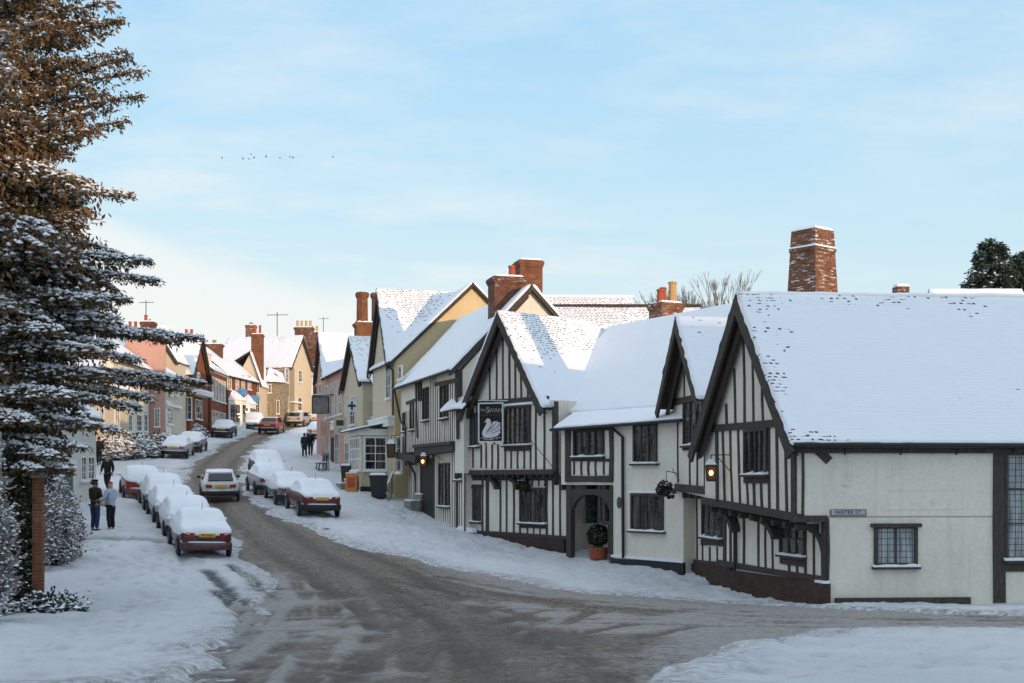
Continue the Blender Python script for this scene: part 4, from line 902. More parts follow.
# cream house closing the view
Fc = Fac((-22.95,134.4), (-21.45,139.2)); cr = -Fc.n; o = V3(Fc.p0, G(-22,136)); t = thing('cream_house', 'large cream house at the bend with broad gable and long snowy roof topped by chimneys', 'house', o)
wall_poly(t, o, [(Fc, [(0,E+3.5),(Fc.L,E+3.5),(Fc.L,E+11.9),(Fc.L/2,E+15.1),(0,E+11.9)], 0, cr, 8.5)], 'plaster_buff')
gable_roof(t, o, Fc, cr, 8.5, 0, Fc.L, E+11.9, E+11.9, Fc.L/2, E+15.2, ('roof_e','roof_a'), oe=.25, og=.3, bw=.2)
sash(t, o, Fc, (298,370), (301.7,382.5), 2, 3); sash(t, o, Fc, (297.5,397), (301.5,411), 2, 3)
mb = MB(); mb.fbox(Fc, .02, .9, E+4, E+11.7, -.02, .05); mb.build('white_bay', paint('taupe_boarding', (.30,.25,.19), .7, .15), t, o)
sash(t, o, Fc, (284.5,368), (287.5,383), 2, 3, o=.05); sash(t, o, Fc, (284.5,396), (287.5,411), 2, 3, o=.05)
mb = MB(); mb.fbox(Fc, -.1, 1.9, E+8.0, E+8.15, -.02, .5); mb.build('ledge_snow', 'snow', t, o)
chimney(t, o, (-22.9+.6, 139.5), 1.9, .9, 0, E+14, E+16.35, 1, 'brick', [(-.7,0,.75,.15,'pot_buff'),(-.25,0,.75,.15,'pot_buff'),(.22,0,.75,.15,'pot_buff'),(.68,0,.75,.15,'pot_buff')], potmat='pot_buff')
chimney(t, o, (-21.9+.1, 142), 1.7, .9, 0, E+12.5, E+16.1, 1, 'brick', [(-.5,0,.7,.15,'pot_buff'),(0,0,.7,.15,'pot_buff'),(.5,0,.7,.15,'pot_buff')])
chimney(t, o, (-28.0, 139.5), 1.0, 1.0, 0, E+14, E+16.6, 1, 'brick_frost', [(0,0,.3,.2,'stone')])
mb = MB()
ax = Vector((-25.2,139.5,E+15)); mb.tube([ax, ax+Vector((0,0,3.0))], .045, 6); mb.tube([ax+Vector((-1.1,0,2.7)), ax+Vector((1.2,0,2.72))], .03, 6)
for k in range(7): mb.tube([ax+Vector((-.9+k*.33,-.4,2.75)), ax+Vector((-.9+k*.33,.4,2.75))], .015, 5)
mb.build('aerial', 'black_iron', t, o)
# red brick house round the bend
Fz = Fac((-21.3,143.2), (-18.9,141)); o = V3(Fz.p0, G(-20,143)); t = thing('bend_house', 'red brick house beyond the cream gable with yellow fascia board where the street bends away', 'house', o)
wall_poly(t, o, [(Fz, [(-1,E+4),(Fz.L+5,E+4),(Fz.L+5,E+11.6),(-1,E+11.6)], 0, -Fz.n, 6)], 'brick_wall')
slope(t, o, V3(Fz.pt(-1,0).xy-Fz.n*3.4, E+14.6), V3(Fz.pt(Fz.L+5,0).xy-Fz.n*3.4, E+14.6), Fz.pt(-1,E+11.5,.3), Fz.pt(Fz.L+5,E+11.5,.3), 'roof_a')
sash(t, o, Fz, (310.3,376), (312,384), 1, 2); sash(t, o, Fz, (317,377), (319,385), 1, 2)
mb = MB(); mb.fbox(Fz, .3, 2.0, E+9.3, E+10.2, .02, .5); mb.build('fascia_board', paint('yellow_board', (.62,.34,.04), .5, .1), t, o)
mb = MB(); mb.fbox(Fz, .2, 2.3, E+6, E+9.2, -.02, .04); mb.build('shop_front', 'white_paint', t, o)
# roofs that rise behind the row
o = Vector((-31,104,G(-31,104))); t = thing('gabled_house_behind', 'snow roofed brown gable rising behind the pink house', 'house', o)
Fx = Fac((-31.5,103), (-26.6,103)); wall_poly(t, o, [(Fx, [(0,E+2),(4.9,E+2),(4.9,E+9.6),(2.9,E+12.6),(0,E+9.6)], 0, Vector((0,1)), 6)], 'plaster_buff'); gable_roof(t, o, Fx, Vector((0,1)), 6, 0, 4.9, E+9.6, E+9.6, 2.9, E+12.7, ('roof_a','roof_a'), oe=.2, og=.2, bw=.2)
# small television aerials on the far stacks
for nm, p, par in (('white_house', Vector((-28.3,100.5,E+12.2)), None), ('pale_house', Vector((-28.9,86,E+10.9)), None), ('bend_house', Vector((-20.6,142,E+16.1)), None)):
    t = bpy.data.objects[nm]; mb = MB(); mb.tube([p-Vector((0,0,.3)), p+Vector((0,0,1.7))], .035, 5); mb.tube([p+Vector((-.5,0,1.5)), p+Vector((.6,0,1.55))], .022, 5)
    for k in range(5): mb.tube([p+Vector((-.4+k*.22,-.25,1.53)), p+Vector((-.4+k*.22,.25,1.53))], .012, 4)
    mb.build('aerial', 'black_iron', t, t.location)
# ------------------------------------------------------------------ cars
def car_paint(name, col):
    m, nt, b = new_mat(name); n = N(nt); p = n('ShaderNodeTexCoord').outputs['Object']
    sx = n('ShaderNodeSeparateXYZ', {0: p})
    d = n.math('ADD', n.noise(p, 5, 5, .65), n.math('MULTIPLY', sx.outputs[2], -.35))
    c = n.mix(n.ramp(d, [(.18,(0,0,0)),(.5,(.42,.42,.42))]), c4(col), c4((.11,.10,.09)))
    n.link(c, b.inputs['Base Color']); b.inputs['Roughness'].default_value = .38; b.inputs['Coat Weight'].default_value = .3; return m
M['plate_yellow'] = paint('yellow_plate', (.62,.36,.03), .45, .08, 9, 0); M['plate_white'] = paint('white_plate', (.66,.66,.60), .45, .08, 9, 0)
M['tyre'] = paint('tyre_rubber', (.02,.02,.021), .8, .3, 9, .3); M['rim'] = paint('wheel_rim', (.20,.20,.21), .45, .2, 9, .1, .5, .5)
M['red_lens'] = paint('red_lens', (.33,.018,.014), .25, .15, 12, .05, .5); M['clear_lens'] = paint('clear_lens', (.34,.34,.35), .2, .15, 12, .05, .6)
M['bumper'] = paint('black_bumper', (.022,.022,.024), .6, .2, 9, .1); M['car_glass'] = paint('car_glass', (.012,.014,.017), .08, .3, 2, 0, .6)
M['red_lit'] = emit_mat('lit_tail_lamp', (1, .06, .03), 1.6)
M['letters_black'] = paint('black_lettering', (.012,.012,.012), .6, .1, 5, 0)
PROF = {  # y, half width, sill z, belt z, top z, half width at top
 'saloon': [(-2.18,.66,.36,.74,.80,.56),(-2.10,.80,.27,.90,.95,.68),(-1.85,.84,.24,.95,.99,.72),(-1.30,.85,.22,.96,1.03,.68),(-.78,.86,.21,.95,1.36,.62),(-.15,.86,.21,.94,1.41,.64),(.38,.86,.21,.93,1.36,.62),(1.02,.85,.22,.91,.97,.68),(1.55,.84,.23,.84,.90,.70),(1.98,.79,.26,.70,.76,.64),(2.12,.66,.34,.58,.62,.52)],
 'hatch':  [(-1.92,.68,.36,.80,.86,.60),(-1.84,.81,.27,.93,1.00,.66),(-1.62,.84,.24,.96,1.17,.63),(-1.28,.85,.22,.96,1.38,.63),(-.75,.85,.21,.95,1.44,.64),(-.1,.85,.21,.94,1.44,.64),(.42,.85,.21,.93,1.38,.62),(1.05,.84,.22,.92,.99,.66),(1.5,.82,.23,.85,.91,.68),(1.88,.77,.26,.70,.76,.62),(2.0,.64,.34,.58,.62,.5)]}
def loft(rows):
    v = [p for r in rows for p in r]; k = len(rows[0]); f = []
    for i in range(len(rows)-1):
        for j in range(k-1): f.append((i*k+j, i*k+j+1, (i+1)*k+j+1, (i+1)*k+j))
    f.append(tuple(range(k-1, -1, -1))); f.append(tuple((len(rows)-1)*k+j for j in range(k)))
    return v, f
def loft_obj(name, rows, mat, parent, sub=1):
    v, f = loft(rows); me = bpy.data.meshes.new(name); me.from_pydata(v, [], f)
    bm = bmesh.new(); bm.from_mesh(me); bmesh.ops.remove_doubles(bm, verts=bm.verts, dist=.0005); bmesh.ops.recalc_face_normals(bm, faces=bm.faces); bm.to_mesh(me); bm.free()
    me.polygons.foreach_set('use_smooth', [True]*len(me.polygons)); me.materials.append(M[mat] if isinstance(mat, str) else mat)
    o = bpy.data.objects.new(name, me); COL.objects.link(o); o.parent = parent
    if sub: md = o.modifiers.new('smooth', 'SUBSURF'); md.levels = sub; md.render_levels = sub
    return o
def make_car(label, kind, colour, snow=1.0, plate='plate_yellow', front_plate='plate_white', lit=False, group=None, text=None, lowdark=True, deep=False):
    root = thing('parked_car' if snow > .5 else 'car', label, 'car', (0,0,0), 0, group)
    pr = PROF[kind]; full = []
    for (y, w, zb, ze, zt, wt) in pr:
        half = [(0,zb),(w*.86,zb),(w*.97,zb+.08),(w,(zb+ze)*.5),(w*.985,ze-.05),(w*.93,ze),(wt+(w*.93-wt)*.12,ze+(zt-ze)*.86),(wt*.82,zt-.008),(0,zt+.012)]
        ring = [(x, y, z) for x, z in half]+[(-x, y, z) for x, z in half[-2:0:-1]]; full.append(ring+[ring[0]])
    body = loft_obj('body', full, colour, root)
    # door seams and lower black strip
    yr, yf = pr[0][0], pr[-1][0]
    for xs_ in (-1, 1):
        for yw in (yr+.78, yf-.82):
            a = MB(); a.lathe((xs_*.80, yw, .30), [(0,-.03),(.37,-.03),(.39,0),(.37,.065),(0,.065)] if xs_ > 0 else [(0,.03),(.37,.03),(.39,0),(.37,-.065),(0,-.065)], 18, 'X'); a.build('wheel_arch', 'bumper', root)
            t = MB(); t.lathe((xs_*.80, yw, .30), [(.12,xs_*.02),(.27,xs_*.02),(.30,xs_*.04),(.305,xs_*.06),(.29,xs_*.085),(.20,xs_*.09)], 18, 'X'); wh = t.build('wheel', 'tyre', root)
            r = MB(); r.lathe((xs_*.80, yw, .30), [(.20,xs_*.088),(.19,xs_*.078),(.10,xs_*.07),(.05,xs_*.085),(0,xs_*.09)], 18, 'X'); r.build('rim', 'rim', wh)
        m_ = MB(); m_.blob((xs_*.93, .72 if kind == 'hatch' else .68, 1.0), .10, 2, .05, .75); m_.build('mirror', 'bumper' if snow < .5 else 'snow_car', root, sm=True)
    # bumpers
    def bump(ysign, yend, name):
        y0 = yend-ysign*.0; rows = []
        for x in np.linspace(-1, 1, 9):
            yy = yend+ysign*(.05-.17*abs(x)**3.2); xx = x*.83
            rows.append([(xx,yy-ysign*.16,.30),(xx,yy,.31),(xx,yy+ysign*.03,.37),(xx,yy+ysign*.03,.47),(xx,yy,.53),(xx,yy-ysign*.16,.54),(xx,yy-ysign*.16,.30)])
        return loft_obj(name, rows, 'bumper' if lowdark else colour, root, 0)
    rb = bump(-1, yr, 'rear_bumper'); fb = bump(1, yf, 'front_bumper')
    if snow > .3:
        for ys, ye, bo in ((-1, yr, rb),(1, yf, fb)):
            rows = []
            for x in np.linspace(-1, 1, 9):
                yy = ye+ys*(.055-.17*abs(x)**3.2); xx = x*.81; h = .04+.02*noise.noise((x*3, ye, 3))
                rows.append([(xx,yy-ys*.13,.535),(xx,yy-ys*.01,.53),(xx,yy-ys*.02,.53+h),(xx,yy-ys*.13,.55+h*1.3),(xx,yy-ys*.13,.535)])
            loft_obj('bumper_snow', rows, 'snow_car', bo, 0)
    # lamps and plates
    zl = .80 if kind == 'saloon' else .78
    for s_ in (-1, 1):
        l = MB(); y0 = yr-.015
        l.hexa([(s_*.40,y0-.035,zl-.09),(s_*.68,y0+.02,zl-.09),(s_*.68,y0+.02,zl+.06),(s_*.40,y0-.035,zl+.05)], [(s_*.40,y0+.2,zl-.09),(s_*.72,y0+.2,zl-.09),(s_*.72,y0+.2,zl+.06),(s_*.40,y0+.2,zl+.05)])
        l.build('tail_light', 'red_lit' if lit else 'red_lens', root)
        l = MB(); y1 = yf+.0
        l.hexa([(s_*.36,y1+.03,.56),(s_*.64,y1-.03,.56),(s_*.64,y1-.05,.68),(s_*.36,y1+.0,.67)], [(s_*.36,y1-.2,.56),(s_*.70,y1-.2,.56),(s_*.70,y1-.2,.68),(s_*.36,y1-.2,.67)]); l.build('headlight', 'clear_lens', root)
    p = MB(); p.box(-.26,.26,yr-.075,yr+.1,zl-.08,zl+.04); pl = p.build('number_plate', plate, root)
    if text: lettering('lettering', text, .105, lambda u, v, o: Vector((u, yr-.077-abs(o), zl-.02+v)), 'letters_black', pl, (0,0,0), .82)
    p = MB(); p.box(-.26,.26,yf-.05,yf+.075,.40,.51); p.build('number_plate', front_plate, root)
    # glass
    def pane(name, pts, parent=root):
        g = MB(); c = sum((Vector(q) for q in pts), Vector())/4; nrm = (Vector(pts[1])-Vector(pts[0])).cross(Vector(pts[2])-Vector(pts[0])).normalized()
        if nrm.dot(c-Vector((0,0,.7))) < 0: nrm = -nrm
        g.hexa([Vector(q)-nrm*.03 for q in pts], [Vector(q)+nrm*.018 for q in pts]); return g.build(name, 'car_glass', root)
    if snow < .5:
        if kind == 'hatch': pane('rear_window', [(-.57,-1.86,1.04),(.57,-1.86,1.04),(.53,-1.44,1.345),(-.53,-1.44,1.345)])
        else: pane('rear_window', [(-.59,-1.31,1.08),(.59,-1.31,1.08),(.53,-.86,1.37),(-.53,-.86,1.37)])
        pane('windscreen', [(-.59,1.05,1.03),(.59,1.05,1.03),(.53,.47,1.37),(-.53,.47,1.37)])
        for s_ in (-1, 1):
            for a, b_, c_, d_ in (((-.70),(-.1),(-.14),(-.62)), ((-.02),(.78),(.40),(-.06))):
                pane('side_window', [(s_*.80,a-.35 if a < -.5 else a,.99),(s_*.80,b_,.99),(s_*.675,c_,1.33),(s_*.675,d_,1.33)])
    # snow blanket
    if snow > 0:
        rows = []; sd = random.random()*50
        for i, (y, w, zb, ze, zt, wt) in enumerate(pr):
            if snow < .5 and not (2 < i < 8): continue
            if snow < .5 and zt < 1.2: continue
            th = (.075 if snow > .5 else .022)*(1 if 0 < i < len(pr)-1 else .35)
            dy = -.05 if i == 0 else .05 if i == len(pr)-1 else 0
            if snow > .5:
                drop = ze-.03 if zt-ze < .2 else ze-.06
                if deep and 1 < i < len(pr)-1: drop = ze-(.30 if zt-ze < .2 else .38)+.08*noise.noise((y*1.7, sd, 2))
                h = [(w*.95,drop),(w*1.02,drop+.05),(w*.99,ze+.05),(wt+(w*.93-wt)*.45+.03,ze+(zt-ze)*.5+.03),(wt+.09,ze+(zt-ze)*.84+.04),(wt*.96,zt+th*.8),(wt*.4,zt+th*1.15),(0,zt+th*1.25)]
            else: h = [(wt*.98,zt-.05),(wt*.99,zt-.005),(wt*.8,zt+th),(0,zt+th*1.5)]
            h = [(x+.008*noise.noise((y*2,j,sd)), z+.010*noise.noise((y*1.5,j+5,sd)) if j else z) for j, (x, z) in enumerate(h)]
            ring = [(x, y+dy, z) for x, z in h]+[(-x, y+dy, z+.005*noise.noise((y*3,x*4,sd+9))) for x, z in h[-2::-1]]; rows.append(ring+[ring[0]])
        loft_obj('snow_cover', rows, 'snow_car', root, 2)
        if snow > .5:
            a = MB(); a.tube([(.0,-.55,1.43),(.0,-.68,1.72)], .008, 5); a.build('aerial', 'black_iron', root)
    root['_rear'] = yr
    return root
def place_car(c, hit, heading, front=False, dx=0, dy=0, dist=None):
    h = Vector(heading).normalized()
    yr = -2.05 if front else c.get('_rear', -2.1)
    base = Vector((hit[0], hit[1]))+Vector((dx, dy))
    ctr = base+h*(2.0 if front else -yr)
    f = -h if front else h
    g0 = G(*(ctr+f*1.3)); g1 = G(*(ctr-f*1.3)); zc = (g0+g1)/2
    rx = math.atan2(g0-g1, 2.6); rz = math.atan2(-f.x, f.y)
    side = Vector((f.y, -f.x)); ry = -math.atan2(G(*(ctr+side*.8))-G(*(ctr-side*.8)), 1.6)
    mat_ = Matrix.Translation((ctr.x, ctr.y, zc+.045)) @ Matrix.Rotation(rz, 4, 'Z') @ Matrix.Rotation(rx, 4, 'X') @ Matrix.Rotation(ry*.6, 4, 'Y')
    c.matrix_world = mat_
    c.location = mat_.to_translation(); c.rotation_euler = mat_.to_euler(); c.scale = (random.uniform(.97,1.03), random.uniform(.95,1.03), random.uniform(.96,1.06))
    if '_rear' in c: del c['_rear']
    return c
GL, GR, GM = 'cars parked along the left pavement', 'cars parked along the right kerb', 'cars driving up the street'
red = car_paint('burgundy_paint', (.065,.008,.012)); red2 = car_paint('red_paint', (.24,.022,.02)); white = car_paint('white_car_paint', (.62,.62,.60)); silver = car_paint('silver_paint', (.40,.41,.42)); navy = car_paint('navy_paint', (.012,.018,.05)); grey = car_paint('grey_paint', (.16,.17,.18))
HL_ = (-.35,.937); hL = Vector(HL_)
c1 = ground_hit(206.5, 561).xy
place_car(make_car('burgundy car under thick snow with yellow plate, nearest of the left parked row', 'saloon', red, 1, group=GL, text='P01 ANG', lowdark=False, deep=True), c1, HL_)
place_car(make_car('white snow-buried hatchback directly in front of the burgundy left car', 'hatch', white, 1, group=GL, deep=True), c1+hL*4.75, HL_)
place_car(make_car('third snow-buried car in the left row, silver, between two white mounds', 'saloon', silver, 1, group=GL, deep=True), c1+hL*9.1, HL_)
place_car(make_car('fourth snow-buried car in the left row, showing one lit red lamp', 'hatch', grey, 1, group=GL, lit=False, deep=True), c1+hL*13.6, HL_)
place_car(make_car('bright red snow-topped car at the far end of the nearest left row', 'hatch', red2, 1, group=GL, lowdark=False), c1+hL*18.6+Vector((-.5,0)), HL_)
c6 = ground_hit(173, 459.5).xy
place_car(make_car('silver saloon with snowy boot parked by the hedge below the pink house', 'saloon', silver, 1, group=GL), c6, (-.1,.99))
place_car(make_car('snow-covered pale car parked just ahead of the silver saloon by the hedge', 'saloon', grey, 1, group=GL), c6+Vector((-.35,5.3)), (-.1,.99))
place_car(make_car('dark navy saloon with snowy roof and yellow plate outside the brick house', 'saloon', navy, 1, group=GL), ground_hit(220.5, 438.5).xy, (-.08,.99))
place_car(make_car('white snow-covered car facing down the hill outside the white shop bays', 'hatch', white, 1, group=GL), ground_hit(250, 430.3).xy, (-.05,.99), True)
place_car(make_car('white hatchback with clear rear window driving up the middle of the road', 'hatch', white, .35, group=GM), ground_hit(221, 503).xy, (-.26,.966))
place_car(make_car('red saloon with black bumper driving uphill near the bend', 'saloon', red2, .35, group=GM), ground_hit(267, 434.6).xy, (.02,1))
place_car(make_car('silver hatchback rounding the bend at the top of the street', 'hatch', silver, .35, group=GM, lit=False), ground_hit(293.5, 427).xy, (.15,.99))
place_car(make_car('snow-covered car half hidden at the bend behind the pub sign', 'hatch', white, 1, group=GR, lit=True), ground_hit(313, 425.5).xy, (.4,.9))
r1 = ground_hit(322, 519).xy
place_car(make_car('dark red saloon with black bumper and yellow plate, nearest on the right', 'saloon', car_paint('maroon_paint', (.09,.014,.016)), 1, group=GR), r1, HL_)
place_car(make_car('snow-buried car squeezed in front of the dark red saloon on the right', 'saloon', grey, 1, group=GR, deep=True), r1+hL*4.7+Vector((-.15,0)), HL_)
place_car(make_car('third snow-buried pale car of the right hand row, a hatchback', 'hatch', silver, 1, group=GR), r1+hL*9.3+Vector((-.4,0)), HL_)
place_car(make_car('dark blue snow-heaped car facing downhill on the right side', 'hatch', navy, 1, group=GR), ground_hit(271, 480.5).xy, (-.32,.95), True)
place_car(make_car('white snow-topped saloon parked beyond the two pedestrians in dark coats', 'saloon', white, 1, group=GR), ground_hit(316, 440.5).xy, (-.05,1))

# ------------------------------------------------------------------ people
def skin_part(name, verts, edges, mat, parent, sub=1, root_i=0):
    me = bpy.data.meshes.new(name); me.from_pydata([v[:3] for v in verts], edges, [])
    ob = bpy.data.objects.new(name, me); COL.objects.link(ob)
    sk = ob.modifiers.new('skin', 'SKIN'); sk.use_smooth_shade = True
    for i, d in enumerate(me.skin_vertices[0].data):
        r = verts[i][3]; d.radius = r if isinstance(r, tuple) else (r, r); d.use_root = (i == root_i)
    ob.modifiers.new('sub', 'SUBSURF').render_levels = sub; ob.modifiers['sub'].levels = sub
    dg = bpy.context.evaluated_depsgraph_get(); nm = bpy.data.meshes.new_from_object(ob.evaluated_get(dg))
    bpy.data.objects.remove(ob); nm.name = name
    nm.materials.clear(); nm.materials.append(M[mat] if isinstance(mat, str) else mat)
    nm.polygons.foreach_set('use_smooth', [True]*len(nm.polygons))
    o = bpy.data.objects.new(name, nm); COL.objects.link(o); o.parent = parent; return o
M['skin'] = paint('skin', (.42,.24,.17), .55, .08, 9, .05); M['jeans'] = paint('blue_denim', (.025,.045,.10), .85, .25, 12, .2); M['black_cloth'] = paint('black_cloth', (.014,.014,.017), .85, .25, 9, .3)
M['brown_coat'] = paint('dark_brown_coat', (.030,.020,.016), .8, .3, 9, .4); M['pale_jacket'] = paint('pale_blue_jacket', (.40,.47,.56), .8, .12, 9, .3); M['red_knit'] = paint('red_knit', (.42,.02,.02), .9, .2, 30, .4); M['hair'] = paint('dark_hair', (.03,.02,.014), .7, .3, 30, .4); M['hair_grey'] = paint('grey_hair', (.20,.19,.18), .7, .3, 30, .4); M['teal_coat'] = paint('dark_teal_coat', (.012,.035,.045), .8, .25, 9, .3)
def make_person(label, coat, trousers, hat=None, hair='hair', pose='stand', h=1.75, coat_len=.80, bag=False, arms=None):
    root = thing('person', label, 'person'); k = h/1.75
    P = lambda x, y, z: (x*k, y*k, z*k)
    st = .0 if pose != 'walk' else .22
    fL, fR = (-.10, st, 0), (.10, -st, 0)
    kneeL, kneeR = (-.10, st*.75+.03, .49), (.10, -st*.25+.02, .49)
    if pose == 'walk': fR = (.10, -.32, .05)
    hip, chest, neck, head = (0,0,.94), (0,.0,1.26), (0,.01,1.48), (0,.03,1.63)
    shL, shR = (-.19,0,1.41), (.19,0,1.41)
    if arms == 'reach': elL, elR, wrL, wrR = (-.27,.08,1.16), (.25,.03,1.13), (-.36,.26,1.10), (.22,.20,1.0)
    elif arms == 'pocket': elL, elR, wrL, wrR = (-.30,-.06,1.14), (.30,-.06,1.14), (-.20,.08,.95), (.20,.08,.95)
    else: elL, elR, wrL, wrR = (-.235,-.03-st*.4,1.14), (.235,-.03+st*.4,1.14), (-.22,.06-st*.6,.90), (.22,.06+st*.8,.92)
    V = []; Ed = []
    def add(p, r, par=None):
        V.append((*P(*p), r*k if not isinstance(r, tuple) else (r[0]*k, r[1]*k)))
        if par is not None: Ed.append((par, len(V)-1))
        return len(V)-1
    p_hip = add(hip, (.15,.105)); p_w = add((0,.0,1.10), (.14,.095), p_hip); p_c = add(chest, (.165,.115), p_w); p_s = add((0,0,1.40), (.12,.08), p_c)
    p_n = add(neck, .055, p_s); p_j = add((0,.025,1.56), (.07,.08), p_n); p_h = add((0,.02,1.65), (.078,.095), p_j); add((0,.01,1.735), (.05,.06), p_h); add((0,.125,1.61), .014, p_j)
    for s_, sh, el, wr in ((-1,shL,elL,wrL),(1,shR,elR,wrR)):
        a = add(sh, .06, p_s); b = add(el, .045, a); c = add(wr, .03, b); d = Vector(wr)-Vector(el); d.normalize()
        palm = add(tuple(Vector(wr)+d*.06), (.035,.02), c)
        for f in range(4): q = add(tuple(Vector(wr)+d*(.115-.006*abs(f-1.5))+Vector(((f-1.5)*.018,.01,0))), .009, palm); add(tuple(Vector(wr)+d*.15+Vector(((f-1.5)*.017,.03,0))), .008, q)
        q = add(tuple(Vector(wr)+d*.05+Vector((-s_*.035,.03,0))), .010, c); add(tuple(Vector(wr)+d*.085+Vector((-s_*.04,.045,0))), .009, q)
    for s_, kn, ft in ((-1,kneeL,fL),(1,kneeR,fR)):
        a = add((s_*.09,0,.86), .095, p_hip); b = add(kn, .062, a); c = add((ft[0],ft[1]-.02,ft[2]+.09), .042, b); add((ft[0],ft[1]+.12,ft[2]+.035), .032, c)
    skin_part('body', V, Ed, 'skin', root, 1, 0)
    V2, Ed2 = V, Ed; V, Ed = [], []                       # trousers and shoes
    a0 = add((0,0,.96), (.165,.12)); 
    for s_, kn, ft in ((-1,kneeL,fL),(1,kneeR,fR)):
        a = add((s_*.095,0,.84), .112, a0); b = add(kn, .080, a); add((ft[0],ft[1]-.02,ft[2]+.10), .068, b)
    skin_part('trousers', V, Ed, trousers, root)
    for s_, ft in ((-1,fL),(1,fR)):
        V, Ed = [], []; a = add((ft[0],ft[1]-.07,ft[2]+.05), .05); b = add((ft[0],ft[1]+.06,ft[2]+.045), .05, a); add((ft[0],ft[1]+.16,ft[2]+.035), .038, b); skin_part('shoe', V, Ed, 'black_cloth', root)
    V, Ed = [], []                                       # coat
    b0 = add((0,0,coat_len), (.185,.135)); b1 = add((0,0,1.0), (.18,.125), b0); b2 = add((0,0,1.15), (.175,.12), b1); b3 = add(chest, (.19,.135), b2); b4 = add((0,0,1.41), (.135,.10), b3); add((0,.01,1.50), .075, b4)
    for sh, el, wr in ((shL,elL,wrL),(shR,elR,wrR)):
        a = add(sh, .085, b4); b = add(el, .07, a); add(tuple(Vector(wr)+(Vector(el)-Vector(wr))*.08), .052, b)
    skin_part('coat', V, Ed, coat, root, 1, 3)
    V, Ed = [], []
    if hat: a = add((0,.015,1.675), (.098,.115)); add((0,.005,1.75), (.075,.085), a); skin_part('hat', V, Ed, hat, root)
    else: a = add((0,-.012,1.66), (.088,.095)); b = add((0,-.005,1.745), (.06,.07), a); add((0,-.05,1.60), (.07,.05), a); skin_part('hair', V, Ed, hair, root)
    for s_ in (-1, 1): e = MB(); e.blob(P(s_*.033,.108,1.645), .011*k, 1, 0); e.build('eye', 'black_cloth', root, sm=True)
    if bag: e = MB(); e.blob(P(-.16,.22,1.02), .13*k, 2, .1, 1.2); e.build('shopping_bag', paint('cream_bag', (.5,.45,.34), .8), root, sm=True)
    return root
def put(o, px, py, face, s=None):
    g = ground_hit(px, py); o.location = (g.x, g.y, g.z+.05); o.rotation_euler = (0, 0, math.radians(face)); return o
put(make_person('person in dark brown coat and jeans seen from behind, talking on the pavement', 'brown_coat', 'jeans', None, 'hair', h=1.94, arms='reach'), 95, 533, -28)
put(make_person('person in pale blue jacket and red hat facing the dark coated companion', 'pale_jacket', 'black_cloth', 'red_knit', h=1.86, arms='reach', bag=True), 111, 532.5, 70)
put(make_person('person in black walking down the left pavement towards the couple', 'black_cloth', 'black_cloth', None, 'hair_grey', 'walk', 1.80), 107.5, 493, 176)
put(make_person('person in dark clothes far up the left pavement near the white window', 'black_cloth', 'black_cloth', None, pose='walk', h=1.7), 99, 466, 10)
put(make_person('person in long dark teal coat walking up the right pavement', 'teal_coat', 'black_cloth', None, pose='walk', h=1.72, coat_len=.55), 304.5, 458.5, 12)
put(make_person('person in black coat with red hat beside the one in teal', 'black_cloth', 'black_cloth', 'red_knit', pose='walk', h=1.78), 310.5, 457, 5)
# black dog
g = ground_hit(147.5, 456); dg_ = thing('dog', 'small black dog standing on the snow below the hedge', 'dog', (g.x, g.y, g.z+.05), math.radians(70))
V = [(0,0,.42,.11),(0,.22,.40,.115),(0,-.22,.44,.095),(0,.36,.50,.075),(0,.44,.60,.08),(0,.56,.57,.045),(0,-.34,.50,.03),(0,-.46,.62,.02)]; Ed = [(0,1),(0,2),(1,3),(3,4),(4,5),(2,6),(6,7)]
for sx_, y_, par, hk in ((-.08,.22,1,0),(.08,.22,1,0),(-.08,-.24,2,1),(.08,-.24,2,1)):
    i = len(V); V += [(sx_,y_+(.04 if hk else 0),.26,.05),(sx_,y_-(.06 if hk else 0),.14,.028),(sx_,y_,.02,.028)]; Ed += [(par,i),(i,i+1),(i+1,i+2)]
for sx_ in (-.06,.06): i = len(V); V += [(sx_,.40,.70,.02)]; Ed += [(4,i)]
skin_part('body', V, Ed, 'black_cloth', dg_)

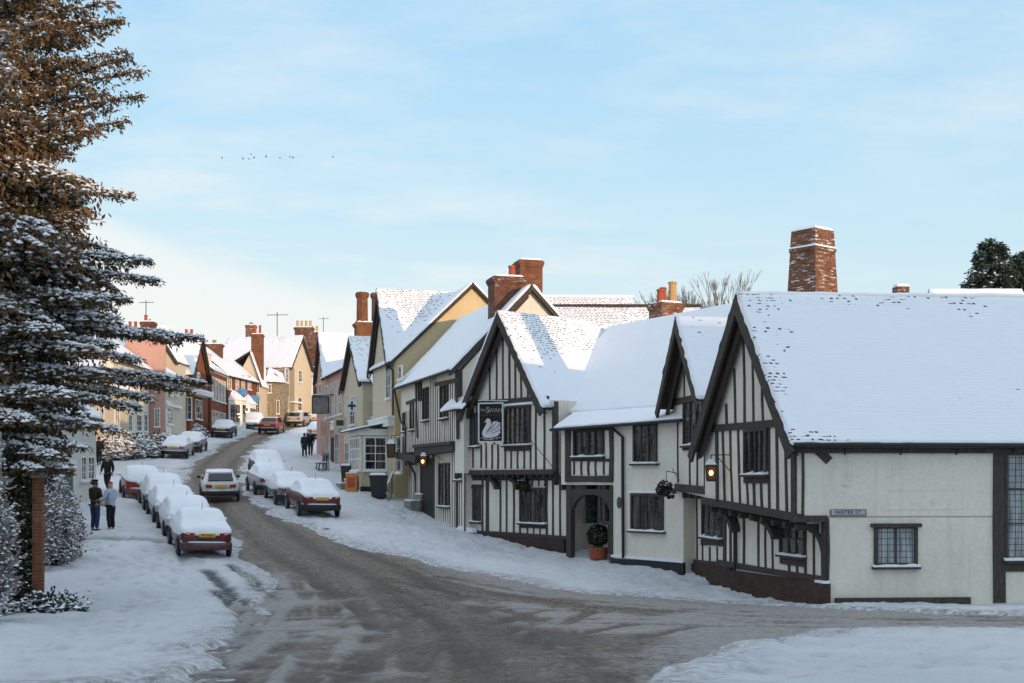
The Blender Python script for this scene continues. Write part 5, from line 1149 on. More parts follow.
# ------------------------------------------------------------------ street furniture and signs
def lantern(label, c, lit, fac, u_wall, arm_v, s=1.0, glow='lamp_glow'):
    """four sided lantern hanging from an iron arm fixed to a wall"""
    c = Vector(c); t = thing('wall_lantern', label, 'lantern', c); mb = MB(); r = .17*s
    for a in range(4):
        an = math.pi/4+a*math.pi/2; q = lambda rr, z: c+Vector((rr*math.cos(an), rr*math.sin(an), z))
        mb.tube([q(r*.95,-.25*s), q(r*1.2,.2*s)], .016*s, 5)
    mb.hexa([c+Vector((x*r*.75,y*r*.75,-.29*s)) for x, y in ((-1,-1),(1,-1),(1,1),(-1,1))], [c+Vector((x*r*.75,y*r*.75,-.24*s)) for x, y in ((-1,-1),(1,-1),(1,1),(-1,1))])
    mb.build('frame', 'black_iron', t, c)
    g = MB(); g.hexa([c+Vector((x*r*.64,y*r*.64,-.24*s)) for x, y in ((-1,-1),(1,-1),(1,1),(-1,1))], [c+Vector((x*r*.82,y*r*.82,.19*s)) for x, y in ((-1,-1),(1,-1),(1,1),(-1,1))]); g.build('glass', 'lamp_glass', t, c)
    if lit:
        g = MB(); g.blob(c+Vector((-.02,-.155*s,-.03)), .062*s, 2, .05, 1.3); g.build('bulb', glow, t, c, sm=True)
    cp = MB(); cp.hexa([c+Vector((x*r,y*r,.19*s)) for x, y in ((-1,-1),(1,-1),(1,1),(-1,1))], [c+Vector((x*r*.2,y*r*.2,.40*s)) for x, y in ((-1,-1),(1,-1),(1,1),(-1,1))]); cp.tube([c+Vector((0,0,.38*s)), c+Vector((0,0,.52*s))], .02, 6); cap = cp.build('cap', 'black_iron', t, c)
    sn = MB(); sn.hexa([c+Vector((x*r*.9,y*r*.9,.225*s)) for x, y in ((-1,-1),(1,-1),(1,1),(-1,1))], [c+Vector((x*r*.35,y*r*.35,.40*s)) for x, y in ((-1,-1),(1,-1),(1,1),(-1,1))]); sn.build('cap_snow', 'snow', cap, c)
    w = fac.pt(u_wall, c.z+arm_v, .02); br = MB(); tp = Vector((c.x, c.y, c.z+.52*s)); br.tube([tp, Vector((w.x, w.y, tp.z))], .018, 6); br.tube([tp.lerp(Vector((w.x,w.y,tp.z)), .25), Vector((w.x, w.y, tp.z-.5))], .014, 6); br.build('bracket', 'black_iron', t, c)
    return t
q = FA.pt(FA.U(720), 0, .02)
lp = W(711, 472, 32.6); lantern('lit amber lantern on an iron arm under the corner gable', lp, True, FA, FA.U(731), .5, 1.0)
lp = FDl.pt(*FDl.uv(439, 461), .75); lantern('lit amber lantern beside the dark door under the carved beam', lp, True, FDl, FDl.U(443.5), .5, 1.0)
lp = FE.pt(*FE.uv(391, 449), 0); lp = W(391, 450, 19.4); lantern('unlit amber lantern hung on a long arm between shop bay and timber house', lp, False, FE, FE.U(402), .5, 1.4)
def signboard(name, label, c, u, w, h, mats, th=.05):
    """board with a raised border; u is its horizontal direction"""
    u = Vector((u[0], u[1])).normalized(); c = Vector(c); f = Fac(c.xy-u*w/2, c.xy+u*w/2); t = thing(name, label, 'sign', c)
    mb = MB(); mb.fbox(f, .03, w-.03, c.z-h/2+.03, c.z+h/2-.03, -th/2, th/2); mb.build('board', mats[0], t, c)
    mb = MB(); b_ = .055 if w > 1.0 else .035 if th > .02 else .016
    for a in ((0,b_,c.z-h/2,c.z+h/2),(w-b_,w,c.z-h/2,c.z+h/2),(b_,w-b_,c.z-h/2,c.z-h/2+b_),(b_,w-b_,c.z+h/2-b_,c.z+h/2)): mb.fbox(f, *a, -th, th)
    mb.build('border', mats[1], t, c)
    return t, f
M['sign_black'] = paint('sign_black', (.008,.008,.009), .5, .1, 5, 0); M['sign_white'] = paint('sign_white', (.62,.60,.63), .55, .05, 5, 0); M['sign_gold'] = paint('sign_gold', (.33,.19,.03), .5, .1, 5, 0); M['sign_cream'] = paint('sign_cream', (.50,.44,.33), .6, .1, 5, .05)
cs = W(491, 422.5, 24.6); su = (.955, -.30); sw_, sh_ = 1.08, 1.62
t, f = signboard('pub_sign', 'black hanging pub sign with a white swan and pale lettering', cs, su, sw_, sh_, ('sign_black', 'sign_white'))
sp = lambda u, v, o: f.pt(sw_/2+u, cs.z+v, .03+abs(o))
lettering('lettering', 'S', .34, lambda u, v, o: sp(u-.13, v+.50, o), 'sign_white', t, cs); lettering('lettering', 'WAN', .25, lambda u, v, o: sp(u+.20, v+.48, o), 'sign_white', t, cs, .95); lettering('lettering', 'THE', .14, lambda u, v, o: sp(u-.335, v+.50, o), 'sign_white', t, cs, .9)
lettering('lettering', 'HOTEL & RESTAURANT', .082, lambda u, v, o: sp(u, v+.31, o), 'sign_gold', t, cs)
swan = [((X-290)/333, (385-Y)/333) for X, Y in ((192,388),(222,372),(222,345),(245,329),(272,336),(290,358),(291,390),(278,428),(256,468),(238,505),(262,470),(292,415),(312,385),(345,370),(392,368),(370,384),(428,388),(398,404),(438,424),(412,440),(430,478),(412,500),(432,515),(395,562),(335,584),(270,592),(212,590),(180,570),(165,535),(178,492),(212,432),(236,392),(222,386))]
def poly_plate(name, pts, pf, o0, o1, mat, parent, org):
    bm = bmesh.new(); vs = [bm.verts.new(pf(u, v, o1)) for u, v in pts]; fc = bm.faces.new(vs)
    bmesh.ops.triangulate(bm, faces=[fc]); mb = MB()
    for fa in bm.faces: mb.hexa([v.co for v in fa.verts], [v.co-(Vector(pf(0,0,o1))-Vector(pf(0,0,o0))) for v in fa.verts])
    bm.free(); return mb.build(name, mat, parent, org)
sb_ = poly_plate('swan_emblem', swan, sp, 0, .012, 'sign_white', t, cs)
mb = MB()
for a, b in (((-.15,-.36),(.10,-.06)),((-.10,-.36),(.24,-.03)),((-.02,-.40),(.36,-.12)),((.08,-.46),(.36,-.28)),((-.17,-.34),(-.12,-.44))): 
    n_ = max(3, 6); mb.tube([sp(a[0]+(b[0]-a[0])*i/5, a[1]+(b[1]-a[1])*i/5+.02*math.sin(i*1.6), .014) for i in range(6)], .011, 5)
mb.build('feather_lines', 'sign_black', sb_, cs)
mb = MB(); mb.hexa([sp(-.20,.05,.0), sp(-.20,-.01,.0), sp(-.31,-.015,.0)], [sp(-.20,.05,.016), sp(-.20,-.01,.016), sp(-.31,-.015,.016)]); mb.build('beak', 'sign_gold', sb_, cs)
mb = MB()
for y_, x0, x1 in ((-.63,-.42,-.12),(-.66,-.05,.30),(-.61,.22,.42),(-.69,-.3,.1)): mb.tube([sp(x0+(x1-x0)*i/6, y_+.015*math.sin(i*2), .008) for i in range(7)], .010, 5)
mb.build('water_lines', 'sign_white', t, cs)
mb = MB(); w_ = FC.pt(Lc*.52, cs.z+.86, 0); mb.tube([cs+Vector((-.55,0.1,.86)), w_+Vector((0,0,.02))], .035, 6); mb.tube([cs+Vector((0.35,-.05,.82)), FC.pt(*FC.uv(553,466), .05)], .014, 5); mb.tube([cs+Vector((-.1,0,.86)), cs+Vector((-.1,0,.8))], .02, 5); mb.build('bracket', 'black_iron', t, cs)
mb = MB(); mb.beam(cs+Vector((-.5,.15,.90)), w_+Vector((0,0,.06)), .07, .05); mb.build('bracket_snow', 'snow', t, cs)
# street name plate on the Water Street wall
a_ = FS.uv(*zs(34,305)); b_ = FS.uv(*zs(157,327)); cw = FS.pt((a_[0]+b_[0])/2, (a_[1]+b_[1])/2, .03); ww, hh = b_[0]-a_[0], a_[1]-b_[1]
t, f = signboard('street_sign', 'grey street name plate with black capitals on the cream side wall', cw, FS.u, ww, hh, (paint('plate_grey', (.42,.43,.42), .6, .1), paint('plate_rim', (.16,.16,.16), .6, .1)), .016)
lettering('lettering', 'WATER ST.', .135, lambda u, v, o: f.pt(ww/2+u, cw.z+v, .010+abs(o)), 'letters_black', t, cw, 1.12)
# signs up the street
t, f = signboard('pub_sign', 'grey picture sign in a dark frame high over the right pavement', W(320.5, 405, 14.6), (1,-.1), 1.2, 1.2, (paint('faded_picture', (.16,.16,.15), .6, .3, 3), 'black_iron'), .06)
mb = MB(); a = W(321, 395.6, 14.6); mb.tube([a+Vector((-.6,0,.0)), V3(PR(33), a.z)], .04, 6); mb.build('bracket', 'black_iron', t, W(320.5,405,14.6)); mb = MB(); mb.beam(a+Vector((-.6,0,.06)), a+Vector((.7,0,.06)), .12, .08); mb.build('bracket_snow', 'snow', t, W(320.5,405,14.6))
t, f = signboard('shop_sign', 'small pink shop board hanging under the grey picture sign', W(325, 429, 15.6), (1,-.1), .66, 1.02, (paint('pink_board', (.48,.27,.22), .6, .1), 'sign_cream'), .04); c_ = W(325,429,15.6)
mb = MB()
for k in range(3): mb.fbox(f, .2, .46, c_.z+.05-.13*k, c_.z+.08-.13*k, .02, .026)
mb.build('motif', paint('dull_red', (.3,.05,.05), .6), t, c_); mb = MB(); mb.tube([c_+Vector((0,0,.5)), V3(PR(33.5), c_.z+.55)], .02, 6); mb.build('bracket', 'black_iron', t, c_)
t, f = signboard('shop_sign', 'cream hanging shop board with a small dark picture panel', W(340, 426, 16.3), (1,-.1), .74, 1.08, ('sign_cream', 'sign_cream'), .04); c_ = W(340,426,16.3)
mb = MB(); mb.fbox(f, .14, .6, c_.z+.02, c_.z+.36, .02, .028); mb.build('picture_panel', paint('dark_picture', (.05,.035,.03), .5, .4, 12), t, c_)
mb = MB()
for k in range(3): mb.fbox(f, .2+.05*(k%2), .54-.05*(k%2), c_.z-.2-.09*k, c_.z-.16-.09*k, .02, .027)
mb.build('motif', 'wood_plain', t, c_); mb = MB(); mb.tube([c_+Vector((-.3,0,.56)), V3(PR(29.5), c_.z+.56)], .02, 6); mb.build('bracket', 'black_iron', t, c_)
t, f = signboard('pharmacy_sign', 'white hanging sign with a dark green cross', W(352, 405, 16.9), (1,-.1), .62, .80, ('sign_white', 'sign_white'), .05); c_ = W(352,405,16.9)
mb = MB(); mb.fbox(f, .25, .37, c_.z-.30, c_.z+.20, .02, .04); mb.fbox(f, .08, .25, c_.z-.12, c_.z+.02, .02, .038); mb.fbox(f, .37, .54, c_.z-.12, c_.z+.02, .02, .038); mb.build('green_cross', paint('green_cross', (.0,.06,.055), .5), t, c_)
mb = MB(); mb.tube([c_+Vector((-.3,0,.45)), V3(PR(26.5), c_.z+.45)], .025, 6); mb.build('bracket', 'black_iron', t, c_)
# finger post on the left pavement
g = ground_hit(206.5, 432); t = thing('finger_post', 'grey wooden finger post on the left pavement by the brick house', 'signpost', g); mb = MB(); mb.tube([g, g+Vector((0,0,3.1))], .11, 8); mb.build('post', 'wood_plain', t, g); mb = MB(); mb.box(g.x+.1, g.x+1.0, g.y-.05, g.y+.05, g.z+2.2, g.z+2.45); mb.build('finger', 'wood_plain', t, g); mb = MB(); mb.hexa([g+Vector((.1,-.05,2.45)), g+Vector((1,-.05,2.45)), g+Vector((1,.05,2.45)), g+Vector((.1,.05,2.45))], [g+Vector((.12,-.03,2.52)), g+Vector((.98,-.03,2.52)), g+Vector((.98,.03,2.52)), g+Vector((.12,.03,2.52))]); mb.build('finger_snow', 'snow', t, g)
# bins, A-board, steps, railings
def wheelie(label, px, py, s, w, h):
    g = ground_hit(px, py); t = thing('wheelie_bin', label, 'bin', g); mb = MB(); d = w*1.05
    ring = lambda k, z: [g+Vector((x*w/2*k, y*d/2*k, z)) for x, y in ((-1,-1),(1,-1),(1,1),(-1,1))]
    mb.hexa(ring(.78, .06), ring(1, h*.88)); mb.hexa(ring(1.06, h*.88), ring(1.08, h*.94)); mb.build('body', 'bin', t, g)
    mb = MB(); mb.hexa(ring(1.1, h*.94), ring(.95, h)); ld = mb.build('lid', 'bin', t, g); mb = MB(); mb.hexa(ring(1.06, h*.99), ring(.8, h+.11)); mb.build('lid_snow', 'snow', ld, g)
    for sx_ in (-1, 1): mb = MB(); mb.lathe(g+Vector((sx_*w*.42, d*.35, .11)), [(0,-.03),(.11,-.03),(.11,.03),(0,.03)], 12, 'X'); mb.build('wheel', 'tyre', t, g)
wheelie('wide dark wheelie bin with snow on its lid beside the shop bay', 378.5, 498, 19, .85, 1.2)
wheelie('dark wheelie bin with snowy lid in front of the pink doorway', 346, 486, 17, .52, 1.15)
g = ground_hit(351.5, 492); t = thing('pavement_board', 'orange and red A-board standing on the snow beside the shop bay', 'sign', g)
for s_ in (-1, 1):
    mb = MB(); a = [g+Vector((-.31,s_*.28,0)), g+Vector((.31,s_*.28,0)), g+Vector((.31,s_*.03,1.0)), g+Vector((-.31,s_*.03,1.0))]; mb.hexa(a, [p+Vector((0,s_*.03,.0)) for p in a]); pn = mb.build('panel', paint('orange_board', (.50,.19,.035), .55, .15), t, g)
    lp_ = lambda x, z: g+Vector((x, s_*(.28-.25*z)+s_*.036, z)); mb = MB(); mb.hexa([lp_(-.2,.25), lp_(.2,.25), lp_(.2,.78), lp_(-.2,.78)], [p+Vector((0,s_*.008,0)) for p in (lp_(-.2,.25), lp_(.2,.25), lp_(.2,.78), lp_(-.2,.78))]); mb.build('poster', paint('red_poster', (.36,.06,.04), .55, .5, 9), pn, g)
mb = MB(); mb.box(g.x-.3, g.x+.3, g.y-.06, g.y+.06, g.z+1.0, g.z+1.05); mb.build('top_snow', 'snow', t, g)
def steps(label, px, py, n_, w, rise, run, dirv):
    g = ground_hit(px, py); t = thing('stone_steps', label, 'steps', g); d = Vector(dirv).normalized(); f = Fac(g.xy, g.xy+Vector((-d.y, d.x))*-w)
    if f.n.dot(-d) < 0: f = Fac(g.xy+Vector((-d.y,d.x))*-w, g.xy)
    for i in range(n_):
        mb = MB(); mb.fbox(f, 0, w, g.z-.6, g.z+rise*(i+1), -run*n_, -run*i); st = mb.build('step', 'stone', t, g)
        mb = MB(); mb.fbox(f, .03, w-.03, g.z+rise*(i+1)-.01, g.z+rise*(i+1)+.07, -run*(i+1)+.02, -run*i-.02); mb.build('step_snow', 'snow', st, g)
    return g
steps('two snowy stone steps at the end of the timber house', 404, 507, 2, 1.6, .32, .5, dn)
steps('snowy stone steps leading to the pink shop doorway', 336, 487, 3, 1.7, .2, .42, dn)
g = ground_hit(388, 503); t = thing('handrail', 'pale handrail rising beside the stone steps', 'railing', g)
a0, a1 = g+Vector((0,0,.95)), Vector((FE.pt(FE.L-.3,0,.05).x, FE.pt(FE.L-.3,0,.05).y, g.z+1.55)); mb = MB(); mb.tube([a0, a1], .035, 6); mb.tube([a0-Vector((0,0,.45)), a1-Vector((0,0,.45))], .025, 6)
for k in (0, .33, .66, 1): p = a0.lerp(a1, k); mb.tube([p, p-Vector((0,0,1.1))], .03, 6)
mb.build('rail', 'wood_plain', t, g); mb = MB(); mb.beam(a0+Vector((0,0,.06)), a1+Vector((0,0,.06)), .07, .05); mb.build('rail_snow', 'snow', t, g)
g = ground_hit(326, 470); t = thing('iron_railing', 'dark iron railing with snow in front of the pink shop', 'railing', g); mb = MB()
for k in range(7): p = g+V3(dd*(k*.45-1.2)); mb.tube([p-Vector((0,0,.2)), p+Vector((0,0,1.0))], .022, 5)
mb.tube([g+V3(dd*-1.2)+Vector((0,0,.98)), g+V3(dd*1.5)+Vector((0,0,1.15))], .025, 6); mb.build('bars', 'black_iron', t, g)
g = ground_hit(321, 471); t = thing('bench', 'dark pavement bench with snow lying on it near the pedestrians', 'bench', g); mb = MB()
for k in (-.6, .6): p = g+V3(dd*k); mb.beam(p+V3(dn*-.25), p+V3(dn*-.15)+Vector((0,0,.5)), .07, .07); mb.beam(p+V3(dn*.2), p+V3(dn*.28)+Vector((0,0,.95)), .07, .07)
mb.build('leg', 'black_iron', t, g); mb = MB(); mb.beam(g+V3(dd*-.8)+Vector((0,0,.48)), g+V3(dd*.8)+Vector((0,0,.5)), .5, .06); mb.build('seat', 'dark_door', t, g); mb = MB(); mb.beam(g+V3(dd*-.75)+Vector((0,0,.55)), g+V3(dd*.75)+Vector((0,0,.57)), .44, .08); mb.build('seat_snow', 'snow', t, g)
# potted bay tree in the passage, hanging basket
p0 = FB.pt(FB.U(592.5), 0, -.28); g = Vector((p0.x, p0.y, G(p0.x, p0.y)+.06)); t = thing('potted_topiary', 'clipped two ball topiary in a terracotta pot under the arch', 'plant', g)
mb = MB(); mb.lathe(g, [(0,0),(.26,0),(.33,.12),(.36,.40),(.38,.42),(.38,.50),(.33,.50),(.31,.44),(0,.44)], 18); mb.build('pot', 'terracotta', t, g, sm=False); mb = MB(); mb.tube([g+Vector((0,0,.4)), g+Vector((0,0,2.2))], .03, 6); mb.build('stem', 'wood_plain', t, g)
# ------------------------------------------------------------------ foliage
def leaf_mat(name, lo, hi, warm, rough=.7):
    m, nt, b = new_mat(name); n = N(nt); p = n('ShaderNodeTexCoord').outputs['Object']
    a = n.noise(p, 7, 3, .7); w = n.noise(p, .9, 3)
    c = n.mix(n.ramp(w, [(.4,(0,0,0)),(.65,(.8,.8,.8))]), n.ramp(a, [(.3, lo), (.7, hi)]), c4(warm))
    n.link(c, b.inputs['Base Color']); b.inputs['Roughness'].default_value = rough; b.inputs['Specular IOR Level'].default_value = .25; return m
M['yew'] = leaf_mat('dark_conifer_leaf', (.030,.032,.017), (.10,.080,.036), (.20,.105,.042))
M['fir'] = leaf_mat('fir_leaf', (.022,.036,.030), (.06,.085,.065), (.05,.065,.045))
M['ivy'] = leaf_mat('ivy_leaf', (.012,.02,.010), (.045,.06,.03), (.04,.045,.025))
M['box_leaf'] = leaf_mat('clipped_leaf', (.010,.020,.012), (.03,.05,.028), (.02,.035,.02))
M['bark'] = paint('bark', (.055,.042,.032), .9, .35, 9, .5); M['twig'] = paint('frosted_twig', (.22,.19,.17), .9, .4, 14, .3)
class Leaves:
    """collects small leaf faces and lumps of lodged snow"""
    def __init__(s): s.q = []; s.t = []
    def leaves(s, c, ax, size, wid, rng):
        """c,ax: (n,3) arrays"""
        k = len(c); r = rng.normal(size=(k,3)); sd = np.cross(ax, r); sd /= np.linalg.norm(sd, axis=1, keepdims=True)+1e-9
        L = (size*rng.uniform(.6,1.4,(k,1)))*ax; Wd = sd*wid*rng.uniform(.6,1.4,(k,1))
        s.q.append(np.stack([c, c+L*.45+Wd, c+L, c+L*.45-Wd], 1))
    def snow(s, c, size, h, rng, stretch=None):
        k = len(c); a = rng.uniform(0, 6.28, k); e = size*rng.uniform(.5,1.5,k)
        ang = [a+j*np.pi*2/5+rng.uniform(-.3,.3,k) for j in range(5)]
        pts = [c+np.stack([np.cos(x)*e, np.sin(x)*e, -rng.uniform(.0,.6,k)*h], 1) for x in ang]
        top = c+np.stack([rng.normal(0,.2,k)*e, rng.normal(0,.2,k)*e, h*rng.uniform(.6,1.3,k)], 1)
        for j in range(5): s.t.append(np.stack([pts[j], pts[(j+1) % 5], top], 1))
    def build(s, leafname, leafmat, parent, org, snowname='snow_clumps', snowmat='snow'):
        o = np.array(org); out = []
        if s.q:
            v = np.concatenate(s.q).reshape(-1,3)-o; out.append(np_mesh(leafname, v, np.arange(len(v)).reshape(-1,4), leafmat, parent))
        if s.t:
            v = np.concatenate(s.t).reshape(-1,3)-o; ob = np_mesh(snowname, v, np.arange(len(v)).reshape(-1,3), snowmat, parent, None, True, True); out.append(ob)
        return out
def bough(Lf, wood, p0, p1, sag, rng, spread=.9, step=.16, leaf=.17, snow=.6, dens=1.0, snsize=.10, hang=.5):
    """limb from p0 to p1 with flat drooping sprays to both sides"""
    p0 = np.array(p0, float); p1 = np.array(p1, float); L = np.linalg.norm(p1-p0)
    f = lambda t: p0+(p1-p0)*t+np.array([0,0,sag*L*4*t*(1-t)])
    wood.tube([Vector(f(t)) for t in np.linspace(0,1,5)], [max(.012, .035*L/4*(1.15-t)) for t in np.linspace(0,1,5)], 5, False)
    if snow > .3:
        tt = rng.uniform(.25, 1, int(L/.055)); cc0 = np.stack([f(x) for x in tt])+rng.normal(0,.05,(len(tt),3))*[1,1,.2]+np.array([0,0,.05]); Lf.snow(cc0, snsize*1.15, snsize*.55, rng)
    d = (p1-p0)/L; side = np.cross(d, [0,0,1]); side /= np.linalg.norm(side)+1e-9
    n_ = max(4, int(L/step*dens))
    for i in range(n_):
        t = .16+.84*(i+rng.random())/n_; c = f(t); w = spread*min(1, (1-t)*1.7+.22)*min(1, t*2.2+.2)*rng.uniform(.5,1.1)
        s_ = 1 if rng.random() < .5 else -1
        tw = side*s_*rng.uniform(.55,1)+d*rng.uniform(.25,.8); tw /= np.linalg.norm(tw)
        m_ = max(3, int(w/.10)); u = np.linspace(.05, 1, m_)[:,None]
        cc = c+tw*w*u+np.array([0,0,-1])*(w*hang*u**2)+rng.normal(0,.03,(m_,3))
        k = 4
        C = np.repeat(cc, k, 0)+rng.normal(0,.035,(m_*k,3)); A = tw*rng.uniform(.3,1,(m_*k,1))+rng.normal(0,.55,(m_*k,3))+np.array([0,0,-.35]); A /= np.linalg.norm(A,axis=1,keepdims=True)
        Lf.leaves(C, A, leaf, leaf*.2, rng)
        keep = rng.random(m_) < snow
        if keep.any(): Lf.snow(cc[keep]+np.array([0,0,.035])+rng.normal(0,.015,(keep.sum(),3)), snsize, snsize*.6, rng)
EX = lambda y, tab: np.interp(y, [a for a, b in tab], [b for a, b in tab])
ENV = [(-300,10),(-180,60),(-80,108),(0,118),(25,124),(60,132),(85,137),(105,130),(122,104),(138,66),(152,70),(168,92),(185,118),(195,130),(206,110),(222,108),(240,126),(262,142),(282,152),(300,126),(318,108),(345,104),(385,100),(405,96),(425,84),(440,74),(455,66),(470,55),(490,45)]
def big_conifer():
    rng = np.random.default_rng(5); TX, TY = -13.6, 32.5; s_ = FPX/TY; org = Vector((TX, TY, G(TX, TY)))
    t = thing('conifer_tree', 'huge snow-laden conifer at the left edge with sunlit brown top', 'tree', org)
    wood = MB(); Lf = Leaves()
    tr = MB(); tr.tube([org+Vector((0,0,-.3)), org+Vector((.1,0,4)), org+Vector((0,.1,9)), org+Vector((.05,0,14)), org+Vector((0,0,20))], [.42,.34,.26,.16,.04], 10); trunk = tr.build('trunk', 'bark', t, org, sm=True)
    zy = lambda y: E+(HY-y)/s_
    px0 = HX+TX*s_
    for i in range(300):
        y = rng.uniform(-290, 485); 
        az = rng.uniform(-math.pi, math.pi) if i % 3 else rng.uniform(-1.3, .9)
        R_ = (EX(y+rng.uniform(-5,5), ENV)-px0)/s_*rng.uniform(.72,1.0)
        if az > math.pi*.55 or az < -math.pi*.9: R_ *= .8
        zt = zy(y); up = y < 135
        z0 = zt+(-.55 if up else .28)*R_*rng.uniform(.4,1.0)
        if up and rng.random() < .28: continue
        zt += rng.normal(0, .22); R_ *= rng.uniform(.9, 1.04)
        p1 = np.array([TX+R_*math.cos(az), TY+R_*math.sin(az), zt]); p0 = np.array([TX, TY, z0])
        bough(Lf, wood, p0, p1, rng.uniform(-.02,.12) if up else rng.uniform(.0,.14), rng, 1.0 if up else 1.15, .13, .135 if up else .15, .34 if up else .62 if y < 330 else .5, 1.15, .075 if up else .085, .4 if up else rng.uniform(.45,.95))
    # shaded inner foliage hanging below the boughs
    n_in = 30000; yy = rng.uniform(-250, 478, n_in); zz = E+(HY-yy)/s_; RR = (np.interp(yy, [a for a, b in ENV], [b for a, b in ENV])-px0)/s_
    rr = RR*rng.uniform(.25,.86,n_in); aa = rng.uniform(-math.pi, math.pi, n_in); keep = rng.random(n_in) < np.where(yy < 135, .35, 1)
    C = np.stack([TX+rr*np.cos(aa), TY+rr*np.sin(aa), zz+.25*np.sin(yy*.21+aa*5)], 1)[keep]; A = rng.normal(0,.5,(len(C),3))+np.array([0,0,-.9]); A /= np.linalg.norm(A,axis=1,keepdims=True); Lf.leaves(C, A, .20, .042, rng)
    # boughs that reach out over the pavement
    for (px, py, Yt, sn, sp_) in ((203,340,33.2,.95,.26),(165,338,33.0,.9,.30),(180,343,33.2,.95,.22),(206,384,33.6,.95,.24),(172,388,33.5,.9,.30),(190,390,33.5,.9,.2),(140,335,32,.85,.5),(138,360,31.5,.8,.4),(140,408,33,.8,.4),(150,398,33.2,.9,.35),(118,430,31,.6,.5),(157,281,32,.75,.55),(150,262,32,.75,.6),(132,196,32.4,.85,.6),(141,95,32.5,.2,.7),(128,120,32,.2,.6),(128,52,33,.15,.8),(140,70,31.8,.15,.8),(122,20,32.6,.15,.8),(98,128,31.5,.15,.6),(70,470,29.6,.6,.5),(55,455,29.4,.6,.6),(84,448,29.8,.6,.5),(40,470,29.3,.5,.6),(92,425,30,.7,.6),(108,400,31,.75,.6),(105,375,30.5,.75,.65),(112,345,31,.8,.6),(118,320,31,.8,.7),(95,350,30,.8,.7),(70,395,29.5,.7,.7),(128,300,31.5,.8,.7),(105,300,30.5,.7,.7),(60,330,29.5,.7,.7),(30,420,29,.7,.7)):
        sc = FPX/Yt; p1 = np.array([(px-HX)/sc, Yt, E+(HY-py)/sc]); p0 = np.array([TX, TY, p1[2]+(.3 if py > 135 else -1.2)])
        bough(Lf, wood, p0, p1, .03, rng, sp_, .075, .12, sn, 1.3, .075, .4)
    wood.build('limbs', 'bark', trunk, org)
    Lf.build('crown', 'yew', t, org)
big_conifer()
def small_conifer(label, X, Y, top, base, R, seed, n_, snow, mat='fir'):
    rng = np.random.default_rng(seed); org = Vector((X, Y, G(X, Y))); t = thing('fir_tree', label, 'tree', org); wood = MB(); Lf = Leaves()
    tr = MB(); tr.tube([org-Vector((0,0,.3)), Vector((X,Y,base+(top-base)*.5)), Vector((X,Y,top))], [.25,.16,.03], 8); trk = tr.build('trunk', 'bark', t, org)
    for i in range(n_):
        u = rng.random()**.8; z = base+(top-base)*u; r = R*(1-u)**.8*rng.uniform(.65,1.05)+.15; a = rng.uniform(0, 6.28)
        bough(Lf, wood, (X,Y,z+r*.1), (X+r*math.cos(a), Y+r*math.sin(a), z+r*.22*rng.uniform(-.3,1.2)), .03, rng, .5, .2, .22, snow, 1, .10, .3)
    wood.build('limbs', 'bark', trk, org); Lf.build('crown', mat, t, org)
small_conifer('dark green fir standing behind the corner inn roof, left of two', 21.4, 58, E+10.6, E+5, 2.6, 3, 170, .12)
small_conifer('dark green fir behind the corner inn roof at the right picture edge', 23.3, 59, E+10.2, E+5, 2.7, 4, 170, .12)
def shrub(name, label, X, Y, rx, ry, h, seed, n_=500, mat='twig', snow=.8, cat='shrub', leaf=.14, z=None, sns=.09, group=None):
    rng = np.random.default_rng(seed); g0 = G(X, Y) if z is None else z; org = Vector((X, Y, g0)); t = thing(name, label, cat, org, 0, group); wood = MB(); Lf = Leaves()
    for i in range(n_):
        a = rng.uniform(0, 6.28); e = rng.random()**.5; q = np.array([X+rx*e*math.cos(a), Y+ry*e*math.sin(a), g0+h*(1-.75*e*e)*rng.uniform(.35,1.0)])
        b = np.array([X+(q[0]-X)*.25, Y+(q[1]-Y)*.25, g0+.02]); m_ = b+(q-b)*.55+rng.normal(0,.06,3)
        if i % 3 == 0: wood.tube([Vector(b), Vector(m_), Vector(q)], [.02,.013,.005], 4, False)
        k = 12; C = q+rng.normal(0,.12,(k,3)); A = (q-b)/np.linalg.norm(q-b)+rng.normal(0,.6,(k,3)); A /= np.linalg.norm(A,axis=1,keepdims=True)
        Lf.leaves(C, A, leaf, leaf*.22, rng)
        kk = rng.random(k) < snow
        if kk.any(): Lf.snow(C[kk]+np.array([0,0,.03]), sns, sns*.6, rng)
    wood.build('stems', 'bark', t, org); Lf.build('foliage', mat, t, org); return t
shrub('frosted_shrub', 'frosty pale shrub between the ivy pillar and the cream cottage', -14.25, 40.5, .42, 1.5, 2.0, 21, 330, 'twig', .7, 'shrub', .17, None, .055)
shrub('frosted_shrub', 'tall frosted shrub against the brick cottage wall at left', -16.0, 44.5, .9, 2.6, 2.8, 22, 520, 'twig', .7, 'shrub', .17, None, .06)
shrub('frosted_bush', 'snow-covered twiggy bush filling the far left edge', -11.0, 25.6, 1.05, .9, 5.7, 23, 700, 'twig', .75, 'bush', .16, None, .045)
shrub('low_plant', 'low green and white plants at the foot of the ivy pillar', -10.6, 29.6, .75, .5, .42, 24, 130, 'ivy', .35, 'plant', .12, None, .06)
shrub('low_plant', 'small snowy plant at the very left edge beside the lattice panel', -11.55, 28.6, .4, .4, .9, 25, 60, 'twig', .7, 'plant', .12, None, .07)
